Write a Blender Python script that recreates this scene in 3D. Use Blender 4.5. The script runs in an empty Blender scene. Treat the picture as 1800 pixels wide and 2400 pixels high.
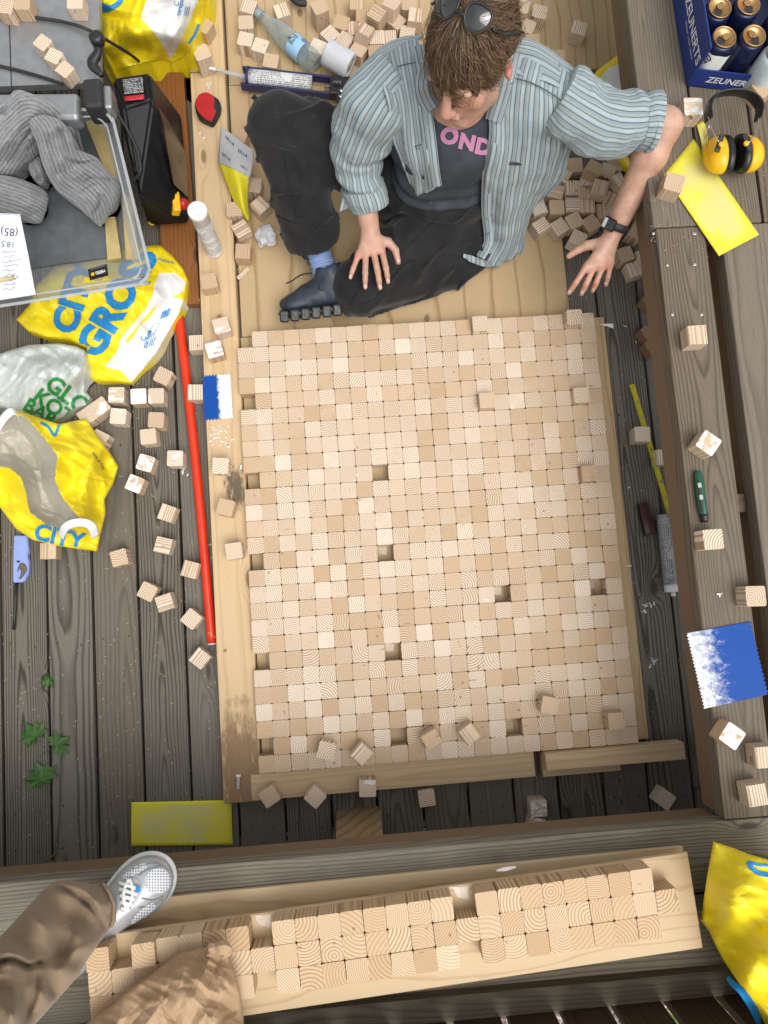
import bpy, bmesh, math, random
import numpy as np
from mathutils import Vector, Matrix, Euler
from mathutils.bvhtree import BVHTree

R = math.radians
rng = random.Random(7)
S = bpy.context.scene
COL = S.collection

# ------------------------------------------------------------------ camera
CAM_C = np.array([0.30900983, -0.76590398, 2.10125035])
CAM_R = np.array([[0.99696908, -0.07089793, 0.03203337],
                  [-0.06702414, -0.99177274, -0.10906239],
                  [0.03950212, 0.10658483, -0.99351862]])      # rows: right, down, forward
FOC = 1700.0                                                   # focal length in px of the 1800 x 2400 photo
cam = bpy.data.cameras.new('camera')
cam.sensor_fit = 'VERTICAL'
cam.sensor_height = 24.0
cam.lens = 24.0 * FOC / 2400.0
cam.clip_start = 0.05
cam.clip_end = 300
cam_o = bpy.data.objects.new('camera', cam)
COL.objects.link(cam_o)
_m = Matrix(((CAM_R[0][0], -CAM_R[1][0], -CAM_R[2][0], CAM_C[0]),
             (CAM_R[0][1], -CAM_R[1][1], -CAM_R[2][1], CAM_C[1]),
             (CAM_R[0][2], -CAM_R[1][2], -CAM_R[2][2], CAM_C[2]),
             (0, 0, 0, 1)))
cam_o.matrix_world = _m
S.camera = cam_o

# ------------------------------------------------------------------ light
SUN_DIR = Vector((0.27, -0.42, 1.0)).normalized()              # towards the bright open side of the porch
w = bpy.data.worlds.new('World')
S.world = w
w.use_nodes = True
nt = w.node_tree
bg = nt.nodes['Background']
sky = nt.nodes.new('ShaderNodeTexSky')
sky.sky_type = 'NISHITA'
sky.sun_disc = False
sky.sun_elevation = math.asin(SUN_DIR.z)
sky.sun_rotation = math.atan2(SUN_DIR.x, SUN_DIR.y)
sky.air_density = 1.0
sky.dust_density = 4.0
sky.ozone_density = 0.6
_bw = nt.nodes.new('ShaderNodeHueSaturation')           # overcast: the sky is a pale, nearly grey sheet
_bw.inputs['Saturation'].default_value = 0.08
nt.links.new(sky.outputs[0], _bw.inputs['Color'])
nt.links.new(_bw.outputs[0], bg.inputs[0])
bg.inputs[1].default_value = 0.15
sun = bpy.data.lights.new('sun', 'SUN')
sun.energy = 1.0
sun.angle = R(50)
sun.color = (1.0, 0.95, 0.87)
sun_o = bpy.data.objects.new('sun', sun)
COL.objects.link(sun_o)
sun_o.rotation_euler = SUN_DIR.to_track_quat('Z', 'Y').to_euler()
S.view_settings.view_transform = 'Standard'
S.view_settings.look = 'None'
S.view_settings.gamma = 1
S.view_settings.use_curve_mapping = False
S.view_settings.exposure = 0.48
S.cycles.use_denoising = True
S.cycles.max_bounces = 8
S.cycles.transparent_max_bounces = 16
S.cycles.sample_clamp_indirect = 6.0


def D(px, py, z=0.0):
    """world point at height z seen at (px, py) of the photo scaled to 1659 x 2212"""
    v = CAM_R.T @ np.array([(px * 1.085 - 900) / FOC, (py * 1.085 - 1200) / FOC, 1.0])
    t = (z - CAM_C[2]) / v[2]
    p = CAM_C + t * v
    return Vector((p[0], p[1], p[2]))


def DA(px, py, z):
    return np.array(D(px, py, z))

# ------------------------------------------------------------------ object helpers
def tag(o, label=None, cat=None, group=None, kind=None):
    if label: o['label'] = label
    if cat: o['category'] = cat
    if group: o['group'] = group
    if kind: o['kind'] = kind
    return o


def link(o, parent=None):
    COL.objects.link(o)
    if parent is not None:
        o.parent = parent
        pm = Matrix.LocRotScale(parent.location, parent.rotation_euler, parent.scale)
        if parent.parent is not None:
            pp = parent.parent
            pm = Matrix.LocRotScale(pp.location, pp.rotation_euler, pp.scale) @ parent.matrix_parent_inverse @ pm
        o.matrix_parent_inverse = pm.inverted()
    return o


def empty(name, loc, label, cat, group=None, rotz=0):
    o = bpy.data.objects.new(name, None)
    o.location = loc
    o.rotation_euler = (0, 0, rotz)
    o.empty_display_size = 0.05
    COL.objects.link(o)
    return tag(o, label, cat, group)


def mesh(name, verts, faces, mat, smooth=False, attrs=None):
    me = bpy.data.meshes.new(name)
    if isinstance(verts, np.ndarray): verts = verts.tolist()
    if isinstance(faces, np.ndarray): faces = faces.tolist()
    me.from_pydata(verts, [], faces)
    if mat is not None:
        for m in (mat if isinstance(mat, (list, tuple)) else [mat]): me.materials.append(m)
    if smooth:
        me.polygons.foreach_set('use_smooth', [True] * len(me.polygons))
    if attrs:
        for k, a in attrs.items():
            a = np.asarray(a, dtype=np.float32)
            if a.ndim == 1:
                at = me.attributes.new(k, 'FLOAT', 'POINT'); at.data.foreach_set('value', a)
            else:
                at = me.attributes.new(k, 'FLOAT_VECTOR', 'POINT'); at.data.foreach_set('vector', a.ravel())
    me.update()
    return me


def obj(name, verts, faces, mat, parent=None, smooth=False, attrs=None):
    return link(bpy.data.objects.new(name, mesh(name, verts, faces, mat, smooth, attrs)), parent)


def bm_obj(name, bm, mat, parent=None, smooth=False):
    me = bpy.data.meshes.new(name)
    bm.normal_update()
    bm.to_mesh(me); bm.free()
    for m in (mat if isinstance(mat, (list, tuple)) else [mat]): me.materials.append(m)
    if smooth: me.polygons.foreach_set('use_smooth', [True] * len(me.polygons))
    return link(bpy.data.objects.new(name, me), parent)


def box_bm(sx, sy, sz, bev=0.0, seg=2, M=None, bm=None):
    own = bm is None
    b = bmesh.new()
    bmesh.ops.create_cube(b, size=1.0)
    bmesh.ops.scale(b, vec=(sx, sy, sz), verts=b.verts)
    if bev > 0:
        bmesh.ops.bevel(b, geom=list(b.edges), offset=bev, segments=seg, profile=0.5, affect='EDGES', clamp_overlap=True)
    if M is not None: bmesh.ops.transform(b, matrix=M, verts=b.verts)
    if own: return b
    me = bpy.data.meshes.new('t'); b.to_mesh(me); b.free()
    bm.from_mesh(me); bpy.data.meshes.remove(me)
    return bm


def T(x, y, z, rz=0, rx=0, ry=0):
    return Matrix.Translation((x, y, z)) @ Euler((rx, ry, rz)).to_matrix().to_4x4()


def prism(pts, z0, z1):
    """vertical prism over a polygon of (x, y)"""
    n = len(pts)
    a = sum(pts[i][0] * pts[(i + 1) % n][1] - pts[(i + 1) % n][0] * pts[i][1] for i in range(n))
    if a < 0: pts = pts[::-1]
    v = [(p[0], p[1], z0) for p in pts] + [(p[0], p[1], z1) for p in pts]
    f = [list(range(n))[::-1], list(range(n, 2 * n))] + [[i, (i + 1) % n, n + (i + 1) % n, n + i] for i in range(n)]
    return v, f


def cat_rom(P, n, closed=False):
    """Catmull-Rom through P (k x d), n samples"""
    P = np.asarray(P, float); k = len(P)
    t = np.linspace(0, k if closed else k - 1, n, endpoint=not closed)
    i = np.minimum(np.floor(t).astype(int), (k - 1) if closed else (k - 2)); f = (t - i)[:, None]
    def g(j):
        if closed: return P[j % k]
        a = P[np.clip(j, 0, k - 1)].copy()
        a[j < 0] = 2 * P[0] - P[1]
        a[j >= k] = 2 * P[-1] - P[-2]
        return a
    p0, p1, p2, p3 = g(i - 1), g(i), g(i + 1), g(i + 2)
    return 0.5 * (2 * p1 + (p2 - p0) * f + (2 * p0 - 5 * p1 + 4 * p2 - p3) * f ** 2 + (3 * p1 - p0 - 3 * p2 + p3) * f ** 3)


_NT = np.random.RandomState(3).rand(64, 64, 64).astype(np.float32)
def vnoise(P):
    """value noise, -1..1; P (..., 3)"""
    P = np.asarray(P, np.float32)
    i = np.floor(P).astype(int); f = P - i; f = f * f * (3 - 2 * f)
    i &= 63; j = (i + 1) & 63
    x0, y0, z0 = i[..., 0], i[..., 1], i[..., 2]; x1, y1, z1 = j[..., 0], j[..., 1], j[..., 2]
    fx, fy, fz = f[..., 0], f[..., 1], f[..., 2]
    a = (_NT[x0, y0, z0] * (1 - fx) + _NT[x1, y0, z0] * fx) * (1 - fy) + (_NT[x0, y1, z0] * (1 - fx) + _NT[x1, y1, z0] * fx) * fy
    b = (_NT[x0, y0, z1] * (1 - fx) + _NT[x1, y0, z1] * fx) * (1 - fy) + (_NT[x0, y1, z1] * (1 - fx) + _NT[x1, y1, z1] * fx) * fy
    return 2 * (a * (1 - fz) + b * fz) - 1


def crumple(P, freq, seed=0, n=7):
    """creased, faceted field like crumpled film: folded triangle waves in many directions"""
    r = np.random.RandomState(seed)
    P = np.asarray(P, float)
    Q = P + 0.25 / freq * np.stack([vnoise(P * freq * 0.8 + 10 * k + seed) for k in range(3)], -1)
    out = np.zeros(P.shape[:-1])
    for k in range(n):
        d = r.randn(3); d /= np.linalg.norm(d)
        f = freq * (0.6 + 1.3 * r.rand())
        t = Q @ d * f + r.rand()
        out += (np.abs(t - np.floor(t) - 0.5) * 4 - 1) / (f / freq)
    return out / n * 1.6


def facet(x, y, freq, seed=0):
    """piecewise-linear relief on a skewed triangle lattice: flat facets that meet in straight sharp creases"""
    r = np.random.RandomState(seed); a = r.uniform(0, 6.28); tab = r.uniform(-1, 1, (64, 64)); ox, oy = r.uniform(0, 50, 2)
    X = (x * math.cos(a) - y * math.sin(a)) * freq + ox; Y = (x * math.sin(a) + y * math.cos(a)) * freq + oy
    X = X + .35 * np.sin(Y * .9 + seed); Y = Y + .35 * np.sin(X * .8 + 2 * seed)
    u = X + Y * .577; v = Y * 1.155; i = np.floor(u).astype(int); j = np.floor(v).astype(int); fu = u - i; fv = v - j
    h = lambda p, q: tab[p & 63, q & 63]
    lo = h(i, j) + fu * (h(i + 1, j) - h(i, j)) + fv * (h(i, j + 1) - h(i, j))
    hi = h(i + 1, j + 1) + (1 - fu) * (h(i, j + 1) - h(i + 1, j + 1)) + (1 - fv) * (h(i + 1, j) - h(i + 1, j + 1))
    return np.where(fu + fv < 1, lo, hi)


def frames(P):
    """parallel transport frames along a polyline"""
    Tn = np.gradient(P, axis=0); Tn /= np.linalg.norm(Tn, axis=1)[:, None] + 1e-12
    u = np.cross(Tn[0], [0, 0, 1.0])
    if np.linalg.norm(u) < 0.1: u = np.cross(Tn[0], [1.0, 0, 0])
    u /= np.linalg.norm(u)
    U = []
    for t in Tn:
        u = u - t * (u @ t); u /= np.linalg.norm(u); U.append(u)
    U = np.array(U); V = np.cross(Tn, U)
    return Tn, U, V


def tube(ctrl, rad, n=24, seg=12, cap=True, disp=None, flat=1.0, close_round=False):
    """swept tube: ctrl points k x 3, rad k or k x 2; returns verts, faces, attrs st=(arc around, along, angle)"""
    rad = np.asarray(rad, float)
    if rad.ndim == 0: rad = np.full(len(ctrl), float(rad))
    if rad.ndim == 1: rad = np.stack([rad, rad * flat], 1)
    P = cat_rom(ctrl, n); r = cat_rom(rad, n)
    Tn, U, V = frames(P)
    L = np.concatenate([[0], np.cumsum(np.linalg.norm(np.diff(P, axis=0), axis=1))])
    a = np.linspace(0, 2 * np.pi, seg, endpoint=False)
    ca, sa = np.cos(a), np.sin(a)
    ring = P[:, None] + U[:, None] * (ca[None, :, None] * r[:, None, 0:1]) + V[:, None] * (sa[None, :, None] * r[:, None, 1:2])
    st = np.zeros((n, seg, 3))
    st[..., 0] = a[None] * r.mean(); st[..., 1] = L[:, None]; st[..., 2] = a[None]
    if disp is not None:
        nor = ring - P[:, None]; nor /= np.linalg.norm(nor, axis=2)[..., None] + 1e-9
        ring = ring + nor * disp(ring, a[None, :] + 0 * L[:, None], L[:, None] + 0 * a[None, :])[..., None]
    v = ring.reshape(-1, 3)
    f = []
    for i in range(n - 1):
        for j in range(seg):
            f.append([i * seg + j, i * seg + (j + 1) % seg, (i + 1) * seg + (j + 1) % seg, (i + 1) * seg + j])
    if cap:
        f.append(list(range(seg))[::-1]); f.append([(n - 1) * seg + j for j in range(seg)])
    return v, f, {'st': st.reshape(-1, 3)}


def lathe(prof, seg=24, M=None):
    """profile [(r, z)...] about z; returns verts, faces"""
    v, f = [], []
    n = len(prof)
    for r, z in prof:
        for j in range(seg):
            a = 2 * math.pi * j / seg
            v.append((r * math.cos(a), r * math.sin(a), z))
    for i in range(n - 1):
        for j in range(seg):
            f.append([i * seg + j, i * seg + (j + 1) % seg, (i + 1) * seg + (j + 1) % seg, (i + 1) * seg + j])
    if prof[0][0] > 1e-6: f.append(list(range(seg))[::-1])
    if prof[-1][0] > 1e-6: f.append([(n - 1) * seg + j for j in range(seg)])
    v = np.array(v)
    if M is not None: v = xf(v, M)
    return v, f


def xf(v, M):
    A = np.array(M)
    return np.asarray(v) @ A[:3, :3].T + A[:3, 3]


def axis_mat(p, zdir, xdir=(1, 0, 0)):
    z = Vector(zdir).normalized(); x = Vector(xdir); x = (x - z * x.dot(z))
    if x.length < 1e-4:
        x = Vector((0, 1, 0)); x = x - z * x.dot(z)
    x.normalize(); y = z.cross(x)
    return Matrix(((x.x, y.x, z.x, p[0]), (x.y, y.y, z.y, p[1]), (x.z, y.z, z.z, p[2]), (0, 0, 0, 1)))


class Patch:
    """smooth sheet through a grid of control points (rows x cols x 3)"""
    def __init__(s, ctrl, nu, nv, disp=None):
        C = np.array(ctrl, float)
        A = np.stack([cat_rom(C[i], nu) for i in range(C.shape[0])])          # rows x nu
        P = np.stack([cat_rom(A[:, j], nv) for j in range(nu)], 1)            # nv x nu
        s.u, s.v = np.meshgrid(np.linspace(0, 1, nu), np.linspace(0, 1, nv))
        s.P = P; s.nu, s.nv = nu, nv
        if disp is not None:
            N = s.normals(); s.P = P + N * disp(P, s.u, s.v)[..., None]
    def normals(s):
        du = np.gradient(s.P, axis=1); dv = np.gradient(s.P, axis=0)
        N = np.cross(du, -dv); N /= np.linalg.norm(N, axis=2)[..., None] + 1e-12
        if N[..., 2].mean() < 0: N = -N
        return N
    def build(s, name, mat, parent=None, th=0.001, extra=None, bottom=None):
        N = s.normals(); n = s.nu * s.nv
        Q = (s.P - N * th) if bottom is None else bottom
        v = np.concatenate([s.P.reshape(-1, 3), Q.reshape(-1, 3)])
        ii, jj = np.meshgrid(np.arange(s.nv - 1), np.arange(s.nu - 1), indexing='ij')
        a = (ii * s.nu + jj).ravel()
        q = np.stack([a, a + s.nu, a + s.nu + 1, a + 1], 1)
        du = s.P[0, 1] - s.P[0, 0]; 
        f = q.tolist() + (q[:, ::-1] + n).tolist()
        bd = [j for j in range(s.nu)] + [i * s.nu + s.nu - 1 for i in range(1, s.nv)] + [(s.nv - 1) * s.nu + j for j in range(s.nu - 2, -1, -1)] + [i * s.nu for i in range(s.nv - 2, 0, -1)]
        for k in range(len(bd)):
            x, y = bd[k], bd[(k + 1) % len(bd)]
            f.append([x, y, y + n, x + n])
        st = np.stack([s.u, s.v, 0 * s.u], -1).reshape(-1, 3); st2 = st.copy(); st2[:, 2] = 1
        at = {'st': np.concatenate([st, st2])}
        if extra:
            for k, fn in extra.items():
                e = fn(s.u, s.v).ravel(); at[k] = np.concatenate([e, e])
        o = obj(name, v, f, mat, parent, True, at)
        bm = bmesh.new(); bm.from_mesh(o.data); bmesh.ops.recalc_face_normals(bm, faces=bm.faces); bm.to_mesh(o.data); bm.free()
        return o
    def at(s, u, v, off=0.0008):
        N = s.normals()
        x = np.clip(np.asarray(u) * (s.nu - 1), 0, s.nu - 1.001); y = np.clip(np.asarray(v) * (s.nv - 1), 0, s.nv - 1.001)
        j = x.astype(int); i = y.astype(int); fx = (x - j)[..., None]; fy = (y - i)[..., None]
        def s_(A): return (A[i, j] * (1 - fx) + A[i, j + 1] * fx) * (1 - fy) + (A[i + 1, j] * (1 - fx) + A[i + 1, j + 1] * fx) * fy
        return s_(s.P) + off * s_(N)


def poly_sd(U, V, poly):
    """signed distance (inside > 0) of points to a polygon"""
    p = np.asarray(poly, float); x, y = np.asarray(U, float), np.asarray(V, float)
    d = np.full(x.shape, 1e9); ins = np.zeros(x.shape, bool)
    for k in range(len(p)):
        a, b = p[k], p[(k + 1) % len(p)]
        e = b - a; wx, wy = x - a[0], y - a[1]
        t = np.clip((wx * e[0] + wy * e[1]) / (e @ e + 1e-12), 0, 1)
        d = np.minimum(d, np.hypot(wx - e[0] * t, wy - e[1] * t))
        c = (a[1] > y) != (b[1] > y)
        xi = a[0] + (y - a[1]) * (b[0] - a[0]) / (b[1] - a[1] + 1e-12)
        ins ^= c & (x < xi)
    return np.where(ins, d, -d)


_TX = {}
def text_geo(body, bold=0.0, spacing=1.0, maxedge=0.12, shear=0.0):
    """flat letter mesh of cap height about 0.7: verts (n x 2, centred), faces"""
    key = (body, bold, spacing, maxedge, shear)
    if key in _TX: return _TX[key]
    cu = bpy.data.curves.new('letters', 'FONT')
    cu.body = body; cu.size = 1.0; cu.offset = bold; cu.space_character = spacing; cu.shear = shear
    cu.align_x = 'CENTER'; cu.resolution_u = 3
    o = bpy.data.objects.new('letters', cu); COL.objects.link(o)
    dg = bpy.context.evaluated_depsgraph_get()
    me = bpy.data.meshes.new_from_object(o.evaluated_get(dg))
    bm = bmesh.new(); bm.from_mesh(me)
    bmesh.ops.triangulate(bm, faces=bm.faces)
    for _ in range(4):
        es = [e for e in bm.edges if e.calc_length() > maxedge]
        if not es or len(bm.verts) > 6000: break
        bmesh.ops.subdivide_edges(bm, edges=es, cuts=1)
        bmesh.ops.triangulate(bm, faces=bm.faces)
    v = np.array([(q.co.x, q.co.y) for q in bm.verts]); f = [[q.index for q in fc.verts] for fc in bm.faces]
    bm.free(); bpy.data.objects.remove(o); bpy.data.meshes.remove(me); bpy.data.curves.remove(cu)
    v[:, 1] -= 0.36
    _TX[key] = (v, f)
    return v, f


def text_on_patch(name, body, patch, c, ex, ey, mat, parent, bold=0.0, spacing=1.0, off=0.001, shear=0.0):
    """letters laid on a patch: centre c=(u, v), ex / ey = uv vectors of one letter unit right / up"""
    v, f = text_geo(body, bold, spacing, 0.12, shear)
    u = c[0] + v[:, 0] * ex[0] + v[:, 1] * ey[0]; w_ = c[1] + v[:, 0] * ex[1] + v[:, 1] * ey[1]
    return obj(name, patch.at(u, w_, off), f, mat, parent)


def text_flat(name, body, p, xd, yd, h, mat, parent, bold=0.0, spacing=1.0, shear=0.0):
    """letters on a plane: centre p, unit directions, h = height of one unit"""
    v, f = text_geo(body, bold, spacing, 0.5, shear)
    xd = np.array(Vector(xd).normalized()); yd = np.array(Vector(yd).normalized())
    P = np.array(p)[None] + v[:, :1] * xd[None] * h + v[:, 1:] * yd[None] * h
    return obj(name, P, f, mat, parent)


# ------------------------------------------------------------------ implicit surfaces (for cloth, skin, knit)
class SDF:
    def __init__(s, lo, hi, h):
        s.lo = np.array(lo, float); s.h = h
        s.n = np.ceil((np.array(hi) - s.lo) / h).astype(int) + 1
        s.F = np.full(s.n, 1.0, np.float32)
    def _sl(s, lo, hi):
        a = np.clip(np.floor((lo - s.lo) / s.h).astype(int), 0, s.n); b = np.clip(np.ceil((hi - s.lo) / s.h).astype(int) + 1, 0, s.n)
        if (b <= a).any(): return None, None
        sl = tuple(slice(a[k], b[k]) for k in range(3))
        g = np.meshgrid(*[(s.lo[k] + s.h * np.arange(a[k], b[k])).astype(np.float32) for k in range(3)], indexing='ij')
        return sl, g
    def _mix(s, sl, d, k, op):
        A = s.F[sl]
        if op == 'sub': d = -d; hh = np.maximum(k - np.abs(A - d), 0) / max(k, 1e-6); s.F[sl] = np.maximum(A, d) + hh * hh * k / 4
        else: hh = np.maximum(k - np.abs(A - d), 0) / max(k, 1e-6); s.F[sl] = np.minimum(A, d) - hh * hh * k / 4
    def cap(s, a, b, ra, rb, k=0.02, op='add', pad=0.04):
        a = np.array(a, np.float32); b = np.array(b, np.float32); m = max(ra, rb) + pad + k
        sl, g = s._sl(np.minimum(a, b) - m, np.maximum(a, b) + m)
        if sl is None: return
        e = b - a; L = float(e @ e) + 1e-12
        t = np.clip(((g[0] - a[0]) * e[0] + (g[1] - a[1]) * e[1] + (g[2] - a[2]) * e[2]) / L, 0, 1)
        d = np.sqrt((g[0] - a[0] - e[0] * t) ** 2 + (g[1] - a[1] - e[1] * t) ** 2 + (g[2] - a[2] - e[2] * t) ** 2) - (ra + (rb - ra) * t)
        s._mix(sl, d, k, op)
    def chain(s, pts, rad, k=0.02, op='add', n=None):
        P = np.array(pts, float); r = np.array(rad, float)
        if n: 
            Q = cat_rom(np.concatenate([P, r[:, None]], 1), n); P, r = Q[:, :3], Q[:, 3]
        for i in range(len(P) - 1): s.cap(P[i], P[i + 1], r[i], r[i + 1], k if i == 0 else min(k, 0.01), op)
    def ell(s, c, rad, k=0.02, op='add', rot=None, pad=0.04):
        c = np.array(c, np.float32); rad = np.array(rad, np.float32); m = float(rad.max()) + pad + k
        sl, g = s._sl(c - m, c + m)
        if sl is None: return
        x = [g[i] - c[i] for i in range(3)]
        if rot is not None:
            A = np.array(rot, np.float32)   # columns: local axes in world
            x = [x[0] * A[0, j] + x[1] * A[1, j] + x[2] * A[2, j] for j in range(3)]
        k0 = np.sqrt(sum((x[i] / rad[i]) ** 2 for i in range(3))); k1 = np.sqrt(sum((x[i] / rad[i] ** 2) ** 2 for i in range(3))) + 1e-9
        s._mix(sl, k0 * (k0 - 1) / k1, k, op)
    def disp(s, fn, band=0.03):
        idx = np.argwhere(np.abs(s.F) < band)
        P = s.lo + s.h * idx
        s.F[tuple(idx.T)] += fn(P).astype(np.float32)
    def mesh(s):
        F = s.F; I = F < 0
        c = np.zeros(np.array(F.shape) - 1, np.uint8)
        for dx in (0, 1):
            for dy in (0, 1):
                for dz in (0, 1):
                    c += I[dx:F.shape[0] - 1 + dx, dy:F.shape[1] - 1 + dy, dz:F.shape[2] - 1 + dz]
        act = np.argwhere((c > 0) & (c < 8))
        vid = np.full(c.shape, -1, np.int32); vid[tuple(act.T)] = np.arange(len(act))
        acc = np.zeros((len(act), 3)); cnt = np.zeros(len(act))
        cs = [np.array((i >> 2 & 1, i >> 1 & 1, i & 1)) for i in range(8)]
        val = [F[tuple((act + q).T)] for q in cs]
        for a in range(8):
            for b in range(a + 1, 8):
                if np.abs(cs[a] - cs[b]).sum() != 1: continue
                m = (val[a] < 0) != (val[b] < 0)
                t = val[a][m] / (val[a][m] - val[b][m])
                acc[m] += cs[a] + (cs[b] - cs[a]) * t[:, None]; cnt[m] += 1
        V = s.lo + s.h * (act + acc / np.maximum(cnt, 1)[:, None])
        faces = []
        for ax in range(3):
            o1, o2 = [q for q in range(3) if q != ax]
            A = I[tuple(slice(0, -1) if q == ax else slice(1, -1) for q in range(3))]
            Bm = I[tuple(slice(1, None) if q == ax else slice(1, -1) for q in range(3))]
            e = np.argwhere(A != Bm); inside = A[tuple(e.T)]
            base = e.copy(); base[:, o1] += 1; base[:, o2] += 1
            def cell(d1, d2):
                q = base.copy(); q[:, o1] -= d1; q[:, o2] -= d2
                return vid[tuple(q.T)]
            q = np.stack([cell(1, 1), cell(0, 1), cell(0, 0), cell(1, 0)], 1)
            fl = inside if ax != 1 else ~inside
            q[~fl] = q[~fl][:, ::-1]
            faces.append(q)
        return V, np.concatenate(faces)

# ------------------------------------------------------------------ materials
class NB:
    def __init__(s, name):
        s.m = bpy.data.materials.new(name); s.m.use_nodes = True
        s.t = s.m.node_tree; s.b = s.t.nodes['Principled BSDF']; s.out = s.t.nodes['Material Output']
    def n(s, ty, **kw):
        x = s.t.nodes.new(ty)
        for k, v in kw.items(): setattr(x, k, v)
        return x
    def put(s, sock, v):
        if isinstance(v, bpy.types.NodeSocket): s.t.links.new(v, sock)
        elif v is not None:
            if sock.type == 'RGBA' and len(v) == 3: v = (*v, 1)
            sock.default_value = v
    def math(s, op, a, b=None, c=None, clamp=False):
        x = s.n('ShaderNodeMath', operation=op, use_clamp=clamp)
        for i, v in enumerate((a, b, c)):
            if v is not None: s.put(x.inputs[i], v)
        return x.outputs[0]
    def vmath(s, op, a, b=None, scale=None):
        x = s.n('ShaderNodeVectorMath', operation=op)
        s.put(x.inputs[0], a)
        if b is not None: s.put(x.inputs[1], b)
        if scale is not None: s.put(x.inputs[3], scale)
        return x.outputs['Value'] if op in ('LENGTH', 'DOT_PRODUCT', 'DISTANCE') else x.outputs[0]
    def sep(s, v):
        x = s.n('ShaderNodeSeparateXYZ'); s.put(x.inputs[0], v); return x.outputs
    def comb(s, x_, y_, z_):
        x = s.n('ShaderNodeCombineXYZ')
        for i, v in enumerate((x_, y_, z_)): s.put(x.inputs[i], v)
        return x.outputs[0]
    def noise(s, v, scale, detail=3.0, rough=0.55, dist=0.0, color=False):
        x = s.n('ShaderNodeTexNoise'); s.put(x.inputs['Vector'], v)
        x.inputs['Scale'].default_value = scale; x.inputs['Detail'].default_value = detail
        x.inputs['Roughness'].default_value = rough; x.inputs['Distortion'].default_value = dist
        return x.outputs[1] if color else x.outputs[0]
    def ramp(s, fac, stops, interp='LINEAR'):
        x = s.n('ShaderNodeValToRGB'); s.put(x.inputs[0], fac); x.color_ramp.interpolation = interp
        e = x.color_ramp.elements
        while len(e) < len(stops): e.new(0.5)
        for k, (p, c) in enumerate(stops):
            e[k].position = p; e[k].color = (*c, 1) if not isinstance(c, (int, float)) else (c, c, c, 1)
        return x.outputs[0]
    def mix(s, f, a, b, blend='MIX'):
        x = s.n('ShaderNodeMix', data_type='RGBA', blend_type=blend); s.put(x.inputs[0], f); s.put(x.inputs[6], a); s.put(x.inputs[7], b)
        return x.outputs[2]
    def step(s, v, a, b):
        x = s.n('ShaderNodeMapRange', interpolation_type='SMOOTHSTEP'); s.put(x.inputs[0], v); s.put(x.inputs[1], a); s.put(x.inputs[2], b)
        return x.outputs[0]
    def obj(s): return s.n('ShaderNodeTexCoord').outputs['Object']
    def attr(s, name):
        x = s.n('ShaderNodeAttribute'); x.attribute_name = name; return x.outputs
    def rnd(s): return s.n('ShaderNodeObjectInfo').outputs['Random']
    def white(s, v):
        x = s.n('ShaderNodeTexWhiteNoise', noise_dimensions='1D'); s.put(x.inputs['W'], v); return x.outputs[1]
    def bump(s, h, strength=0.3, dist=0.001):
        x = s.n('ShaderNodeBump'); s.put(x.inputs['Height'], h); x.inputs['Strength'].default_value = strength; x.inputs['Distance'].default_value = dist
        s.t.links.new(x.outputs[0], s.b.inputs['Normal']); return x
    def fin(s, col=None, rough=None, metal=None, spec=None):
        if col is not None: s.put(s.b.inputs['Base Color'], col)
        if rough is not None: s.put(s.b.inputs['Roughness'], rough)
        if metal is not None: s.put(s.b.inputs['Metallic'], metal)
        if spec is not None: s.put(s.b.inputs['Specular IOR Level'], spec)
        return s.m


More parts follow.
